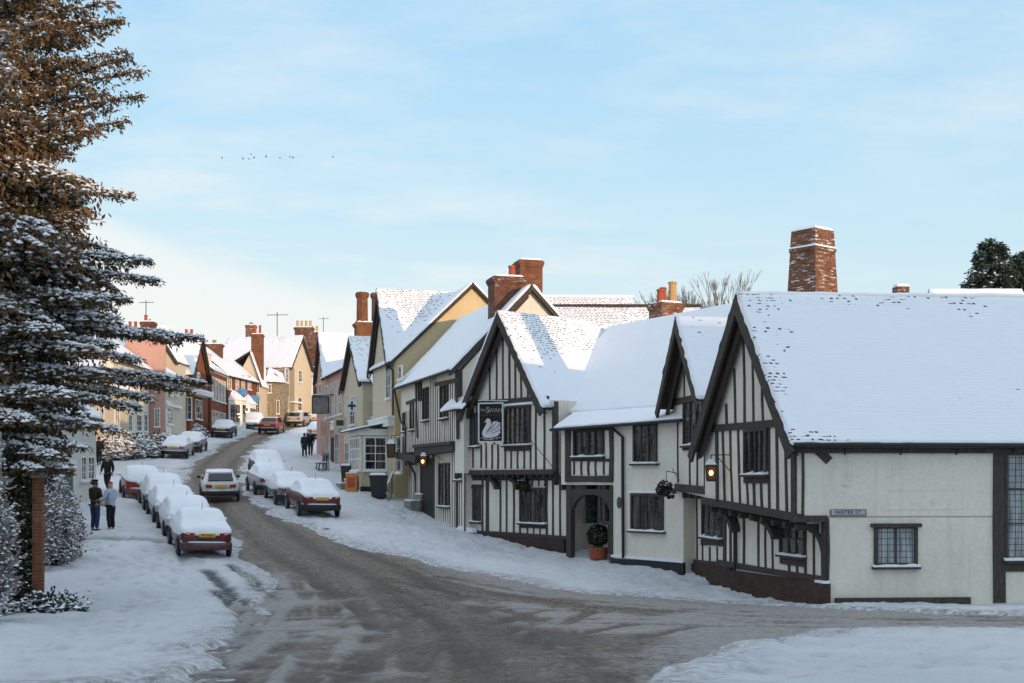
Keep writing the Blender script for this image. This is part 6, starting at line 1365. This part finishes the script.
for i, (px, Y, rx, h, lab) in enumerate(((118,84,1.5,1.7,'large snowy evergreen hedge bush nearest the conifer boughs'),(140,86,1.4,1.4,'snow-topped evergreen bush in front of the white house'),(163,91,1.4,1.2,'rounded snowy bush below the pink gable'),(177,93,1.1,.95,'low snow-capped bush beside the silver saloon'),(192,108,1.0,1.0,'snowy bush before the red gabled house'),(103,82,1.5,1.5,'dark snowy bush beside the distant walker'))):
    shrub('snowy_bush', lab, (px-HX)/FPX*Y, Y, rx, 1.3, h, 40+i, 190, 'yew', .6, 'bush', .24, None, .16, 'snowy bushes along the left pavement')
# bare winter tree behind the inn
def bare_tree(label, X, Y, top, seed, spread=.27):
    rng = random.Random(seed); org = Vector((X, Y, G(X, Y))); t = thing('bare_tree', label, 'tree', org); mb = MB(); tr = MB()
    def grow(p, d, L, r, k):
        q = p+d*L; (tr if k > 6 else mb).tube([p, p+d*L*.5+Vector((rng.uniform(-.05,.05),rng.uniform(-.05,.05),0))*L, q], [r, r*.85, r*.7], 5, False)
        if k == 0: return
        for _ in range(3 if k < 5 else 2+(rng.random() < .5)):
            nd = (d+Vector((rng.uniform(-1,1), rng.uniform(-1,1), rng.uniform(-.2,.7)))*spread).normalized(); grow(q, nd, L*rng.uniform(.66,.86), r*.64, k-1)
    grow(org, Vector((0,0,1)), (top-org.z)*.245, .20, 7); trunk = tr.build('trunk', 'bark', t, org); mb.build('crown', 'twig', t, org)
bare_tree('leafless winter tree with fine twigs behind the inn roofs', 11.3, 72, E+11.7, 3)
# ivy on the brick gate pier
g = Vector((-10.92, 30, G(-10.92, 30))); t = thing('gate_pier', 'tall orange brick gate pier beside the ivy', 'pillar', g); mb = MB(); mb.box(g.x-.12, g.x+.10, g.y-.09, g.y+.09, g.z-.4, E+.05); mb.build('shaft', 'brick_orange', t, g); mb = MB(); mb.box(g.x-.17, g.x+.15, g.y-.12, g.y+.12, E+.053, E+.17); mb.build('cap', 'stone', t, g); mb = MB(); mb.hexa([(g.x-.15,g.y-.23,E+.168),(g.x+.13,g.y-.23,E+.168),(g.x+.13,g.y+.23,E+.168),(g.x-.15,g.y+.23,E+.168)], [(g.x-.1,g.y-.15,E+.26),(g.x+.08,g.y-.15,E+.26),(g.x+.08,g.y+.15,E+.26),(g.x-.1,g.y+.15,E+.26)]); mb.build('cap_snow', 'snow', t, g)
rng = np.random.default_rng(8); org = Vector((-11.35, 30.1, G(-11.35, 30.1))); t = thing('ivy', 'thick dark ivy flecked with snow climbing beside the brick pier', 'ivy', org); Lf = Leaves()
n_ = 5200; C = np.stack([rng.uniform(-11.72,-11.05,n_)+.06*np.sin(rng.uniform(0,6,n_)), 30.1+rng.normal(0,.14,n_), rng.uniform(org.z-.05, E+.75, n_)], 1); A = rng.normal(0,1,(n_,3)); A /= np.linalg.norm(A,axis=1,keepdims=True); Lf.leaves(C, A, .10, .04, rng); k = rng.random(n_) < .05; Lf.snow(C[k]+np.array([0,-.05,.02]), .035, .02, rng); Lf.build('foliage', 'ivy', t, org)
mb = MB(); mb.tube([org, org+Vector((.05,0,1.5)), org+Vector((0,0,3))], [.12,.1,.05], 7); mb.build('stem', 'bark', t, org)
# white gate post with lattice panel and an orange notice, at the very edge of the view
g = Vector((-11.72, 29.6, G(-11.72, 29.6))); t = thing('gate_post', 'weathered white gate post at the far left edge', 'post', g); mb = MB(); mb.box(g.x-.07, g.x+.07, g.y-.07, g.y+.07, g.z-.3, E+1.1); mb.build('post', 'white_paint', t, g); mb = MB(); mb.box(g.x-.06, g.x+.10, g.y-.10, g.y-.072, E-.55, E+.05); mb.build('notice', paint('ochre_board', (.36,.20,.07), .7, .2), t, g)
g = Vector((-12.3, 29.7, G(-12.3, 29.7))); t = thing('lattice_panel', 'dark wooden lattice fence panel beside the white gate post', 'fence', g); mb = MB()
for k in range(9): mb.box(g.x-.55+k*.12, g.x-.52+k*.12, g.y-.02, g.y+.02, g.z-.1, g.z+1.25)
for k in range(8): mb.box(g.x-.58, g.x+.46, g.y-.045, g.y-.022, g.z+.1+k*.15, g.z+.13+k*.15)
mb.build('slats', 'wood_plain', t, g)
# foliage of the topiary, and the hanging basket under the jetty
def leafball(c, r, n_, mat, parent, org, snow=.12, seed=1, leaf=.07):
    rng = np.random.default_rng(seed); d = rng.normal(size=(n_,3)); d /= np.linalg.norm(d,axis=1,keepdims=True); C = np.array(c)+d*r*rng.uniform(.8,1.02,(n_,1)); A = d+rng.normal(0,.7,(n_,3)); A /= np.linalg.norm(A,axis=1,keepdims=True)
    Lf = Leaves(); Lf.leaves(C, A, leaf, leaf*.4, rng); k = (d[:,2] > .45) & (rng.random(n_) < snow)
    if k.any(): Lf.snow(C[k], .05, .03, rng)
    Lf.build('foliage', mat, parent, org)
tp = next(o for o in bpy.data.objects if o.name == 'potted_topiary'); g = tp.location
leafball(g+Vector((0,0,.95)), .40, 2200, 'box_leaf', tp, g, .03, 3); leafball(g+Vector((0,0,1.78)), .34, 1800, 'box_leaf', tp, g, .03, 4); leafball(g+Vector((0,0,2.45)), .27, 1300, 'box_leaf', tp, g, .03, 5)
def basket(label, c, wall):
    c = Vector(c); t = thing('hanging_basket', label, 'basket', c); mb = MB(); mb.lathe(c, [(0,-.2),(.14,-.16),(.2,0),(.21,.02),(0,.02)], 12); mb.build('basket', 'bark', t, c); leafball(c+Vector((-.05,0,.05)), .20, 260, 'ivy', t, c, .8, 9, .10); leafball(c+Vector((.12,0,-.12)), .15, 120, 'ivy', t, c, .4, 10, .10); leafball(c+Vector((-.18,.05,-.05)), .13, 110, 'ivy', t, c, .5, 11, .10)
    mb = MB(); w_ = Vector(wall); mb.tube([c+Vector((0,0,.0)), c+Vector((0,0,.62))], .01, 4); mb.tube([c+Vector((0,0,.62)), w_], .014, 5); mb.tube([w_-Vector((0,0,.3)), c.lerp(w_, .4)+Vector((0,0,.5))], .012, 5); mb.build('bracket', 'black_iron', t, c)
basket('snowy hanging basket on an iron bracket beside the plain white wall', W(666.5, 489, 29.2), FB.pt(FB.U(681), E+.20, .02))
basket('snowy hanging basket under the jetty of the swan sign gable', FCl.pt(*FCl.uv(528,484), .22), FCl.pt(FCl.U(528.5), E+.38, .02))
# a few rooks far off in the sky
for i, (px, py) in enumerate(((222,158),(243,159),(251,154),(254,158),(266,157),(280,158),(290,157),(293,158),(333,157),(249,159))):
    p = W(px, py, 6.2); t = thing('rook', 'tiny dark rook flying in a loose line across the pale sky', 'bird', p, 0, 'rooks in flight'); mb = MB(); r_ = random.uniform(-.25,.25)
    mb.tube([p+Vector((-.17,0,0)), p+Vector((0,0,.0)), p+Vector((.17,0,.02))], [.02,.06,.03], 6); mb.build('body', 'black_cloth', t, p)
    for s_ in (-1, 1): mb = MB(); mb.hexa([p+Vector((-.07,0,.02)), p+Vector((.09,0,.02)), p+Vector((.02,s_*.42,.14+r_))], [p+Vector((-.07,0,.0)), p+Vector((.09,0,.0)), p+Vector((.02,s_*.42,.12+r_))]); mb.build('wing', 'black_cloth', t, p)
# ------------------------------------------------------------------ ground, road, sky, light, camera
def catmull(P, k=8):
    P = [Vector(p) for p in P]; out = []
    for i in range(len(P)-1):
        a, b, c, d = P[max(i-1,0)], P[i], P[i+1], P[min(i+2,len(P)-1)]
        for j in range(k):
            t = j/k; out.append(.5*((2*b)+(c-a)*t+(2*a-5*b+4*c-d)*t*t+(3*b-3*c+d-a)*t**3))
    return out+[P[-1]]
gp = lambda pts: [ground_hit(*p).xy for p in pts]
left_edge = gp([(190,683),(230,640),(258,612),(272,592),(266,576),(252,560),(236,540),(214,512),(190,490),(190,473),(212,452),(258,431),(290,423.5)])
right_edge = gp([(302,427),(269,437),(247,455),(241,472),(243,485),(258,504),(292,522),(341,541),(420,562),(520,583),(640,598),(750,605),(830,609.5),(1024,617)])
snow_edge = gp([(1024,631),(900,631),(800,635),(710,651),(660,683)])
road_poly = [Vector((-9,2)), Vector((-7.2,10))]+catmull(left_edge, 4)+[Vector((-19,146)), Vector((-6,150)), Vector((-9,142))]+catmull(right_edge, 4)+[Vector((40,32.5)), Vector((40,29.4))]+catmull(snow_edge, 4)+[Vector((1.2,10)), Vector((1.0,2))]
RP = np.array([(p.x, p.y) for p in road_poly])
def poly_sd(X, Y, P):
    d = np.full(X.shape, 1e9); ins = np.zeros(X.shape, bool); n = len(P)
    for i in range(n):
        ax, ay = P[i]; bx, by = P[(i+1) % n]; ex, ey = bx-ax, by-ay; l2 = ex*ex+ey*ey+1e-12
        t = np.clip(((X-ax)*ex+(Y-ay)*ey)/l2, 0, 1); d = np.minimum(d, (X-ax-t*ex)**2+(Y-ay-t*ey)**2)
        c = ((ay > Y) != (by > Y)) & (X < (bx-ax)*(Y-ay)/(by-ay+1e-12)+ax); ins ^= c
    d = np.sqrt(d); return np.where(ins, -d, d)
def line_coord(X, Y, P):
    """distance to a polyline (signed by side) and distance along it"""
    best = np.full(X.shape, 1e9); T = np.zeros(X.shape); S = np.zeros(X.shape); acc = 0
    for (ax, ay), (bx, by) in zip(P[:-1], P[1:]):
        ex, ey = bx-ax, by-ay; l = math.hypot(ex, ey)+1e-9
        t = np.clip(((X-ax)*ex+(Y-ay)*ey)/l/l, 0, 1); dx, dy = X-ax-t*ex, Y-ay-t*ey; d = dx*dx+dy*dy
        m = d < best; best = np.where(m, d, best); T = np.where(m, acc+t*l, T); S = np.where(m, np.sign(ex*dy-ey*dx), S); acc += l
    return np.sqrt(best)*S, T
def vnoise(X, Y, sc, seed=0, octv=3):
    out = np.zeros(X.shape); amp = 1; tot = 0
    r = np.random.default_rng(seed); tab = r.random((256, 256))
    for o in range(octv):
        x = X/sc*2**o+seed*7.7; y = Y/sc*2**o+o*31.1
        xi = np.floor(x).astype(int); yi = np.floor(y).astype(int); fx = x-xi; fy = y-yi; fx = fx*fx*(3-2*fx); fy = fy*fy*(3-2*fy)
        g = lambda i, j: tab[i % 256, j % 256]
        out += amp*((g(xi,yi)*(1-fx)+g(xi+1,yi)*fx)*(1-fy)+(g(xi,yi+1)*(1-fx)+g(xi+1,yi+1)*fx)*fy); tot += amp; amp *= .5
    return out/tot-.5
xs = np.concatenate([[-900,-500,-300,-180,-120,-90,-70,-60], np.arange(-50,-24,.6), np.arange(-24,-14,.17), np.arange(-14,12,.11), np.arange(12,22,.2), np.arange(22,45,.8), [50,60,80,120,200,350,600,900]])
ys = np.concatenate([[-400,-250,-180,-140,-110,-90], np.arange(-80,2,2.5), np.arange(2,13,.5), np.arange(13,44,.115), np.arange(44,64,.17), np.arange(64,135,.4), np.arange(135,200,2.5), [220,260,320,400,520,700,900]])
GX, GYY = np.meshgrid(xs, ys)
sd = poly_sd(GX, GYY, RP)
base = gz(GX, GYY)
rag = vnoise(GX, GYY, 2.2, 3)*1.6+vnoise(GX, GYY, .8, 4, 2)*.35
near = (GYY > 2) & (GYY < 170) & (np.abs(GX) < 60)
sdr = np.where(near, sd+rag*.8, 5)
# ruts pressed into the snow beside the carriageway, trampled pavement
ruts = [[(206,572),(222,585),(240,606),(250,628),(240,650)],[(228,566),(250,580),(270,596),(290,604)],[(214,590),(238,612),(256,634)],
        [(92,541),(140,541),(182,545)],[(150,467),(178,470),(200,466)],[(120,475),(150,480),(180,486)]]
rut = np.zeros(GX.shape)
win_ = (GYY > 12) & (GYY < 100) & (np.abs(GX) < 40)
for i, r in enumerate(ruts):
    P = [(p.x, p.y) for p in catmull(gp(r), 5)]; d, _ = line_coord(GX[win_], GYY[win_], P)
    wdt = (.20,.17,.15,.45,.3,.3)[i]; k = np.zeros(GX.shape); k[win_] = 1-smooth(wdt*.5, wdt*1.5, np.abs(d+vnoise(GX[win_], GYY[win_], .6, 9)*.3)); rut = np.maximum(rut, k*(1 if i < 3 else .55))
lump = vnoise(GX, GYY, 2.6, 5)*.17+vnoise(GX, GYY, .8, 6)*.12+vnoise(GX, GYY, .32, 16, 2)*.11
fp = np.clip(vnoise(GX, GYY, .38, 8, 1)*4-.55, 0, 1)*smooth(-.15, .15, vnoise(GX, GYY, 5, 12, 2))
snowh = np.where(near, .075+lump*np.clip(sdr*.9, 0, 1)-fp*.13-rut*.11, .08)
berm = .02*np.exp(-((sdr-.35)/.3)**2)*np.where(near, 1, 0)
fore = 1-smooth(33, 40, GYY)
snowh = snowh*np.maximum(.25+.75*smooth(-.1, 1.1, sdr), fore)
k = smooth(-.35+.17*fore, .30-.16*fore, sdr)
# footprints across the near pavement
frng = np.random.default_rng(77); foot = np.zeros(GX.shape)
paths = [[(70,640),(95,600),(120,570),(150,546)],[(110,660),(130,610),(148,575),(165,550)],[(40,620),(90,590),(140,560),(170,545)],[(20,683),(80,640),(150,600),(178,560)],[(150,640),(165,600),(178,565)],[(700,683),(820,660),(1000,650)],[(760,683),(900,668),(1024,662)],[(690,590),(560,568),(470,548),(400,520)],[(650,580),(540,560),(440,535),(380,505)],[(130,545),(118,535),(105,505)],[(105,560),(100,520),(110,490)]]
for pth in paths:
    cp = catmull(gp(pth), 8); acc = 0; last = cp[0]
    pts = []
    for q0, q1 in zip(cp[:-1], cp[1:]):
        L_ = (q1-q0).length; kk = max(1, int(L_/.1))
        for i in range(kk): pts.append((q0.lerp(q1, i/kk), (q1-q0).normalized()))
    for i in range(0, len(pts), 7):
        q, d_ = pts[i]; sgn = 1 if (i//7) % 2 else -1; nn_ = Vector((-d_.y, d_.x)); c_ = q+nn_*(.14*sgn+frng.normal(0,.06))
        xi0, xi1 = np.searchsorted(xs, [c_.x-.5, c_.x+.5]); yi0, yi1 = np.searchsorted(ys, [c_.y-.5, c_.y+.5])
        if xi1 <= xi0 or yi1 <= yi0: continue
        dx_ = GX[yi0:yi1, xi0:xi1]-c_.x; dy_ = GYY[yi0:yi1, xi0:xi1]-c_.y
        a_ = dx_*d_.x+dy_*d_.y; b_ = -dx_*d_.y+dy_*d_.x
        foot[yi0:yi1, xi0:xi1] = np.maximum(foot[yi0:yi1, xi0:xi1], np.exp(-(a_/.17)**2-(b_/.10)**2))
snowh = snowh-foot*.085
Z = base+k*(snowh+berm)-(1-k)*.05-.16*smooth(.3, 1.3, -sd)*np.where(near, 1, 0)
NBx, NAx = GX.shape; idx = np.arange(NBx*NAx).reshape(NBx, NAx)
quads = np.stack([idx[:-1,:-1], idx[:-1,1:], idx[1:,1:], idx[1:,:-1]], -1).reshape(-1, 4)
m, nt, b = new_mat('snowy_ground'); n = N(nt); p = world_pos(n)
at_ = lambda nm: n('ShaderNodeAttribute', attribute_name=nm).outputs['Fac']
big = n.noise(p, .35, 5, .6); fine = n.noise(p, 5, 8, .72); grain = n.noise(p, 30, 3, .7)
c = n.ramp(big, [(.35, (.74,.76,.80)), (.65, (.84,.86,.88))])
dirtm = n.math('MULTIPLY', at_('dirt'), n.ramp(fine, [(.40,(0,0,0)),(.62,(1,1,1))]))
c = n.mix(dirtm, c, c4((.24,.225,.21)))
c = n.mix(n.math('MULTIPLY', at_('rut'), n.ramp(fine, [(.3,(.6,.6,.6)),(.55,(1,1,1))])), c, c4((.085,.088,.095)))
n.link(c, b.inputs['Base Color']); b.inputs['Roughness'].default_value = .7; b.inputs['Specular IOR Level'].default_value = .3
h = n.math('ADD', n.math('MULTIPLY', fine, .6), n.math('ADD', n.math('MULTIPLY', grain, .22), n.math('MULTIPLY', n.noise(p, 2.6, 4), .9)))
n.link(n.bump(h, 1.0, .22), b.inputs['Normal'])
gnd = np_mesh('ground', np.stack([GX, GYY, Z], -1).reshape(-1, 3), quads, m, None, None, True); tag(gnd, 'snow covered ground of pavements, verges and slopes', 'ground', kind='structure')
def pattr(ob, name, arr):
    a = ob.data.attributes.new(name, 'FLOAT', 'POINT'); a.data.foreach_set('value', np.asarray(arr, np.float32).ravel())
pattr(gnd, 'rut', np.maximum(rut, foot*.30)); pattr(gnd, 'dirt', np.where(near, (1-smooth(.0, 1.3, sdr))*.9, 0))
# the carriageway: a sheet of slush and wet asphalt
mask = (sd < .9) & near
qm = mask.ravel()[quads].all(1); used = np.unique(quads[qm]); remap = -np.ones(GX.size, int); remap[used] = np.arange(len(used))
X, Y = GX.ravel()[used], GYY.ravel()[used]
main = [(p.x, p.y) for p in catmull(gp([(425,683),(415,650),(385,610),(345,580),(300,556),(266,532),(236,506),(217,486),(216,470),(230,453),(262,433.5),(297,425)]), 6)]
main = [(main[0][0]+.5, 2)]+main
dl, tl = line_coord(X, Y, main)
# tyre lanes: pairs of paths along the street, and turning tracks in the junction
lane = np.zeros(X.shape)
wig = vnoise(X, Y, 5, 21)*.5
for off in (-2.35, -.85, .85, 2.35): lane = np.maximum(lane, np.exp(-((dl+wig-off)/.32)**2))
turns = [[(1024,622),(800,620),(640,612),(500,606),(400,612),(330,640),(280,683)],[(1024,626),(800,625),(650,622),(520,622),(440,640),(400,683)],[(520,600),(430,583),(380,575),(330,556)],
         [(560,612),(480,640),(470,683)],[(250,683),(290,630),(300,600),(290,575),(270,550)],[(310,683),(335,640),(335,605),(315,575)],[(360,683),(372,640),(362,605),(330,575),(300,557)],[(620,683),(575,650),(510,620),(430,592),(345,562)],[(1024,619.5),(820,614.5),(700,611),(560,600),(440,580)],
         [(540,683),(545,655),(520,630),(470,605),(400,582)],[(660,625),(590,640),(560,683)],[(300,683),(260,650),(262,620),(285,592)],[(410,683),(420,650),(400,615),(350,585)]]
turn = np.zeros(X.shape)
brk = np.clip(vnoise(X, Y, 1.6, 41)*3+.75, 0, 1)
for i, r in enumerate(turns):
    P = [(q.x, q.y) for q in catmull(gp(r), 6)]; d, t = line_coord(X, Y, P)
    for off in (-.74, -.56, .62, .80): turn = np.maximum(turn, np.exp(-((d+wig*.6-off)/.095)**2)*brk)
def band(pts, w):
    P = [(q.x, q.y) for q in catmull(gp(pts), 6)]; d, t = line_coord(X, Y, P); return 1-smooth(.35, 1.0, np.abs(d+vnoise(X, Y, 1.8, 51)*2.2)/w)
rdg = np.zeros(X.shape)
for i, r in enumerate(turns):
    P = [(q.x, q.y) for q in catmull(gp(r), 6)]; d, t = line_coord(X, Y, P)
    for off in (-.93, -.38, .42, 1.0): rdg = np.maximum(rdg, np.exp(-((d+wig*.6-off)/.10)**2)*np.clip(vnoise(X, Y, 1.1, 43+i)*3+.35, 0, 1))
rdg = np.clip(rdg-turn, 0, 1)
mud = np.maximum(band([(300,556),(360,580),(420,605),(470,640),(500,683)], 2.3), band([(380,575),(470,592),(560,604),(640,612)], 1.5))
mud = np.maximum(mud, .8*band([(560,640),(600,683)], 2.2))
uphill = smooth(37, 46, Y)
right_ = smooth(2, 7, X)
sdu = sd.ravel()[used]
edge = smooth(-1.5, .2, sdu)
slush = np.clip((1-uphill)*(.80-.55*mud)+right_*.12*(1-uphill)+.03+edge*.5*(1-.3*uphill), 0, 1)
mud = np.maximum(mud, uphill*.75*(1-edge*.6))
tracks = np.maximum(turn*(1-.85*uphill), 0)
zr = base.ravel()[used]+.006-.02*lane-.06*tracks+.02*rdg*(1-uphill)+vnoise(X, Y, .9, 31)*.03*(1-.6*uphill)+vnoise(X, Y, .3, 35, 2)*.05*(1-.7*uphill)
m, nt, b = new_mat('slushy_road'); n = N(nt); p = world_pos(n)
at_ = lambda nm: n('ShaderNodeAttribute', attribute_name=nm).outputs['Fac']
st = n('ShaderNodeCombineXYZ', {0: n.math('MULTIPLY', at_('lat'), 2.6), 1: n.math('MULTIPLY', at_('along'), .16), 2: 0.0}).outputs[0]
streak = n.noise(st, 1.6, 7, .68); blot = n.noise(p, .55, 6, .68); fine = n.noise(p, 6, 7, .78); speck = n.noise(p, 8, 6, .85); sp2 = n.noise(p, 1.3, 5, .65)
asph = n.ramp(fine, [(.3,(.072,.058,.046)),(.7,(.20,.16,.128))])
brown = n.ramp(fine, [(.3,(.165,.122,.086)),(.5,(.33,.265,.205)),(.68,(.50,.43,.37))])
grey = n.ramp(fine, [(.28,(.34,.30,.265)),(.5,(.50,.465,.435)),(.7,(.66,.64,.62))])
wet = n.math('ADD', n.math('MULTIPLY', streak, .8), n.math('MULTIPLY', sp2, .45))
wet2 = n.math('SUBTRACT', wet, n.math('MULTIPLY', at_('lane'), .16))
c = n.mix(n.ramp(wet2, [(.46,(0,0,0)),(.68,(1,1,1))]), asph, brown)
sl = n.math('ADD', at_('slush'), n.math('MULTIPLY', n.math('SUBTRACT', n.math('ADD', n.math('MULTIPLY', blot, .55), n.math('MULTIPLY', sp2, .65)), .60), 1.25))
sl = n.math('SUBTRACT', sl, n.math('MULTIPLY', at_('turn'), .75))
c = n.mix(n.ramp(sl, [(.30,(0,0,0)),(.80,(.92,.92,.92))]), c, grey)
spk = n.math('MULTIPLY', n.ramp(speck, [(.49,(0,0,0)),(.56,(1,1,1))]), n.math('MULTIPLY', n.math('ADD', .35, at_('mud')), n.ramp(sp2, [(.30,(.2,.2,.2)),(.60,(.95,.95,.95))])))
c = n.mix(spk, c, c4((.13,.08,.045)))
c = n.mix(n.math('MULTIPLY', at_('turn'), .55), c, c4((.085,.068,.055)))
c = n.mix(n.math('MULTIPLY', at_('ridge'), n.ramp(fine, [(.35,(.05,.05,.05)),(.62,(.25,.25,.25))])), c, c4((.50,.47,.45)))
n.link(c, b.inputs['Base Color'])
n.link(n.ramp(wet, [(.45,(.36,.36,.36)),(.75,(.8,.8,.8))]), b.inputs['Roughness']); b.inputs['Specular IOR Level'].default_value = .35
h = n.math('ADD', fine, n.math('ADD', n.math('MULTIPLY', speck, .8), n.math('MULTIPLY', sp2, 1.2)))
n.link(n.bump(h, 1.0, .12), b.inputs['Normal'])
road = np_mesh('road', np.stack([X, Y, zr], -1), remap[quads[qm]], m, None, None, True); tag(road, 'curving high street and side street covered in brown slush', 'road', kind='structure')
pattr(road, 'lat', dl); pattr(road, 'along', tl); pattr(road, 'lane', lane); pattr(road, 'turn', tracks); pattr(road, 'slush', slush); pattr(road, 'mud', mud); pattr(road, 'ridge', rdg*(1-uphill))

# sky, sun and camera
SUN_EL, SUN_AZ = 4.2, 142.0      # degrees; the azimuth the light comes from, clockwise from +Y
wd_ = bpy.data.worlds.new('World'); scene.world = wd_; wd_.use_nodes = True
nt = wd_.node_tree; nt.nodes.clear(); n = N(nt)
sky = n('ShaderNodeTexSky', sky_type='NISHITA', sun_disc=False, sun_elevation=math.radians(SUN_EL), sun_rotation=math.radians(SUN_AZ), altitude=40, air_density=1.0, dust_density=SKY_DUST, ozone_density=SKY_OZ)
tc = n('ShaderNodeTexCoord').outputs['Generated']
sx = n('ShaderNodeSeparateXYZ', {0: tc}); el = sx.outputs[2]
# thin haze over the clear sky: pale near the horizon, blue higher up
haze_fill = n.ramp(el, [(0,(4.75,4.95,4.8)),(.10,(4.1,4.9,5.15)),(.21,(3.2,4.55,5.4)),(.345,(2.4,4.05,5.45)),(.6,(4.3,5.2,6.3)),(1,(5.4,6.0,6.8))])  # upper stops: bright unseen veil overhead, added to light the snow
base_ = n.mix(.8, sky.outputs[0], haze_fill)
# clouds live on a flat layer: direction divided by height
den = n.math('ADD', n.math('MAXIMUM', el, 0.0), .09)
pc = n('ShaderNodeCombineXYZ', {0: n.math('DIVIDE', sx.outputs[0], den), 1: n.math('DIVIDE', sx.outputs[1], den), 2: 0.0}).outputs[0]
wisp = n.noise(n.mapv(pc, (.9,1.3,1), (2.3,.4,0), (0,0,.5)), 1.9, 8, .62)
wisp2 = n.noise(n.mapv(pc, (.30,.5,1), (7.3,4.4,0)), .8, 5, .55)
mk = n.math('MULTIPLY', n.ramp(wisp, [(.42,(0,0,0)),(.72,(1,1,1))]), n.ramp(wisp2, [(.38,(0,0,0)),(.62,(1,1,1))]))
bank = n.noise(n.mapv(pc, (.45,.16,1), (1.0,.3,0)), .9, 6, .6)
lx = n.math('MULTIPLY', n.math('ADD', sx.outputs[0], .12), -.28)
low = n.ramp(n.math('ADD', el, n.math('SUBTRACT', n.math('MULTIPLY', n.math('SUBTRACT', bank, .5), -.16), lx)), [(.06,(1,1,1)),(.130,(.85,.85,.85)),(.148,(.12,.12,.12)),(.22,(0,0,0))])
cl = n.math('MAXIMUM', n.math('MULTIPLY', mk, .5), n.math('MULTIPLY', low, .75))
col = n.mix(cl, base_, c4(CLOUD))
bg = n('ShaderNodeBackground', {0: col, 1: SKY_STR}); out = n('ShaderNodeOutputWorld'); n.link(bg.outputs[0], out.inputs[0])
sl_ = bpy.data.lights.new('sun', 'SUN'); sl_.energy = SUN_STR; sl_.angle = math.radians(.5); sl_.color = (1.0, .66, .38)
so = bpy.data.objects.new('sun', sl_); COL.objects.link(so)
el_, az = math.radians(SUN_EL), math.radians(SUN_AZ)
sdir = Vector((math.sin(az)*math.cos(el_), math.cos(az)*math.cos(el_), math.sin(el_)))
so.rotation_euler = (-sdir).to_track_quat('-Z', 'Y').to_euler(); so.location = sdir*100
cam = bpy.data.cameras.new('camera'); co = bpy.data.objects.new('camera', cam); COL.objects.link(co)
co.location = (0, 0, E); co.rotation_euler = (math.radians(90), 0, 0)
cam.sensor_width = 36; cam.lens = FPX*36/1024; cam.shift_y = (HY-341.5)/1024; cam.clip_end = 3000; cam.clip_start = .3
scene.camera = co
scene.view_settings.view_transform = 'Standard'; scene.view_settings.look = 'None'; scene.view_settings.gamma = 1
scene.view_settings.use_curve_mapping = False; scene.view_settings.exposure = EXPOSURE
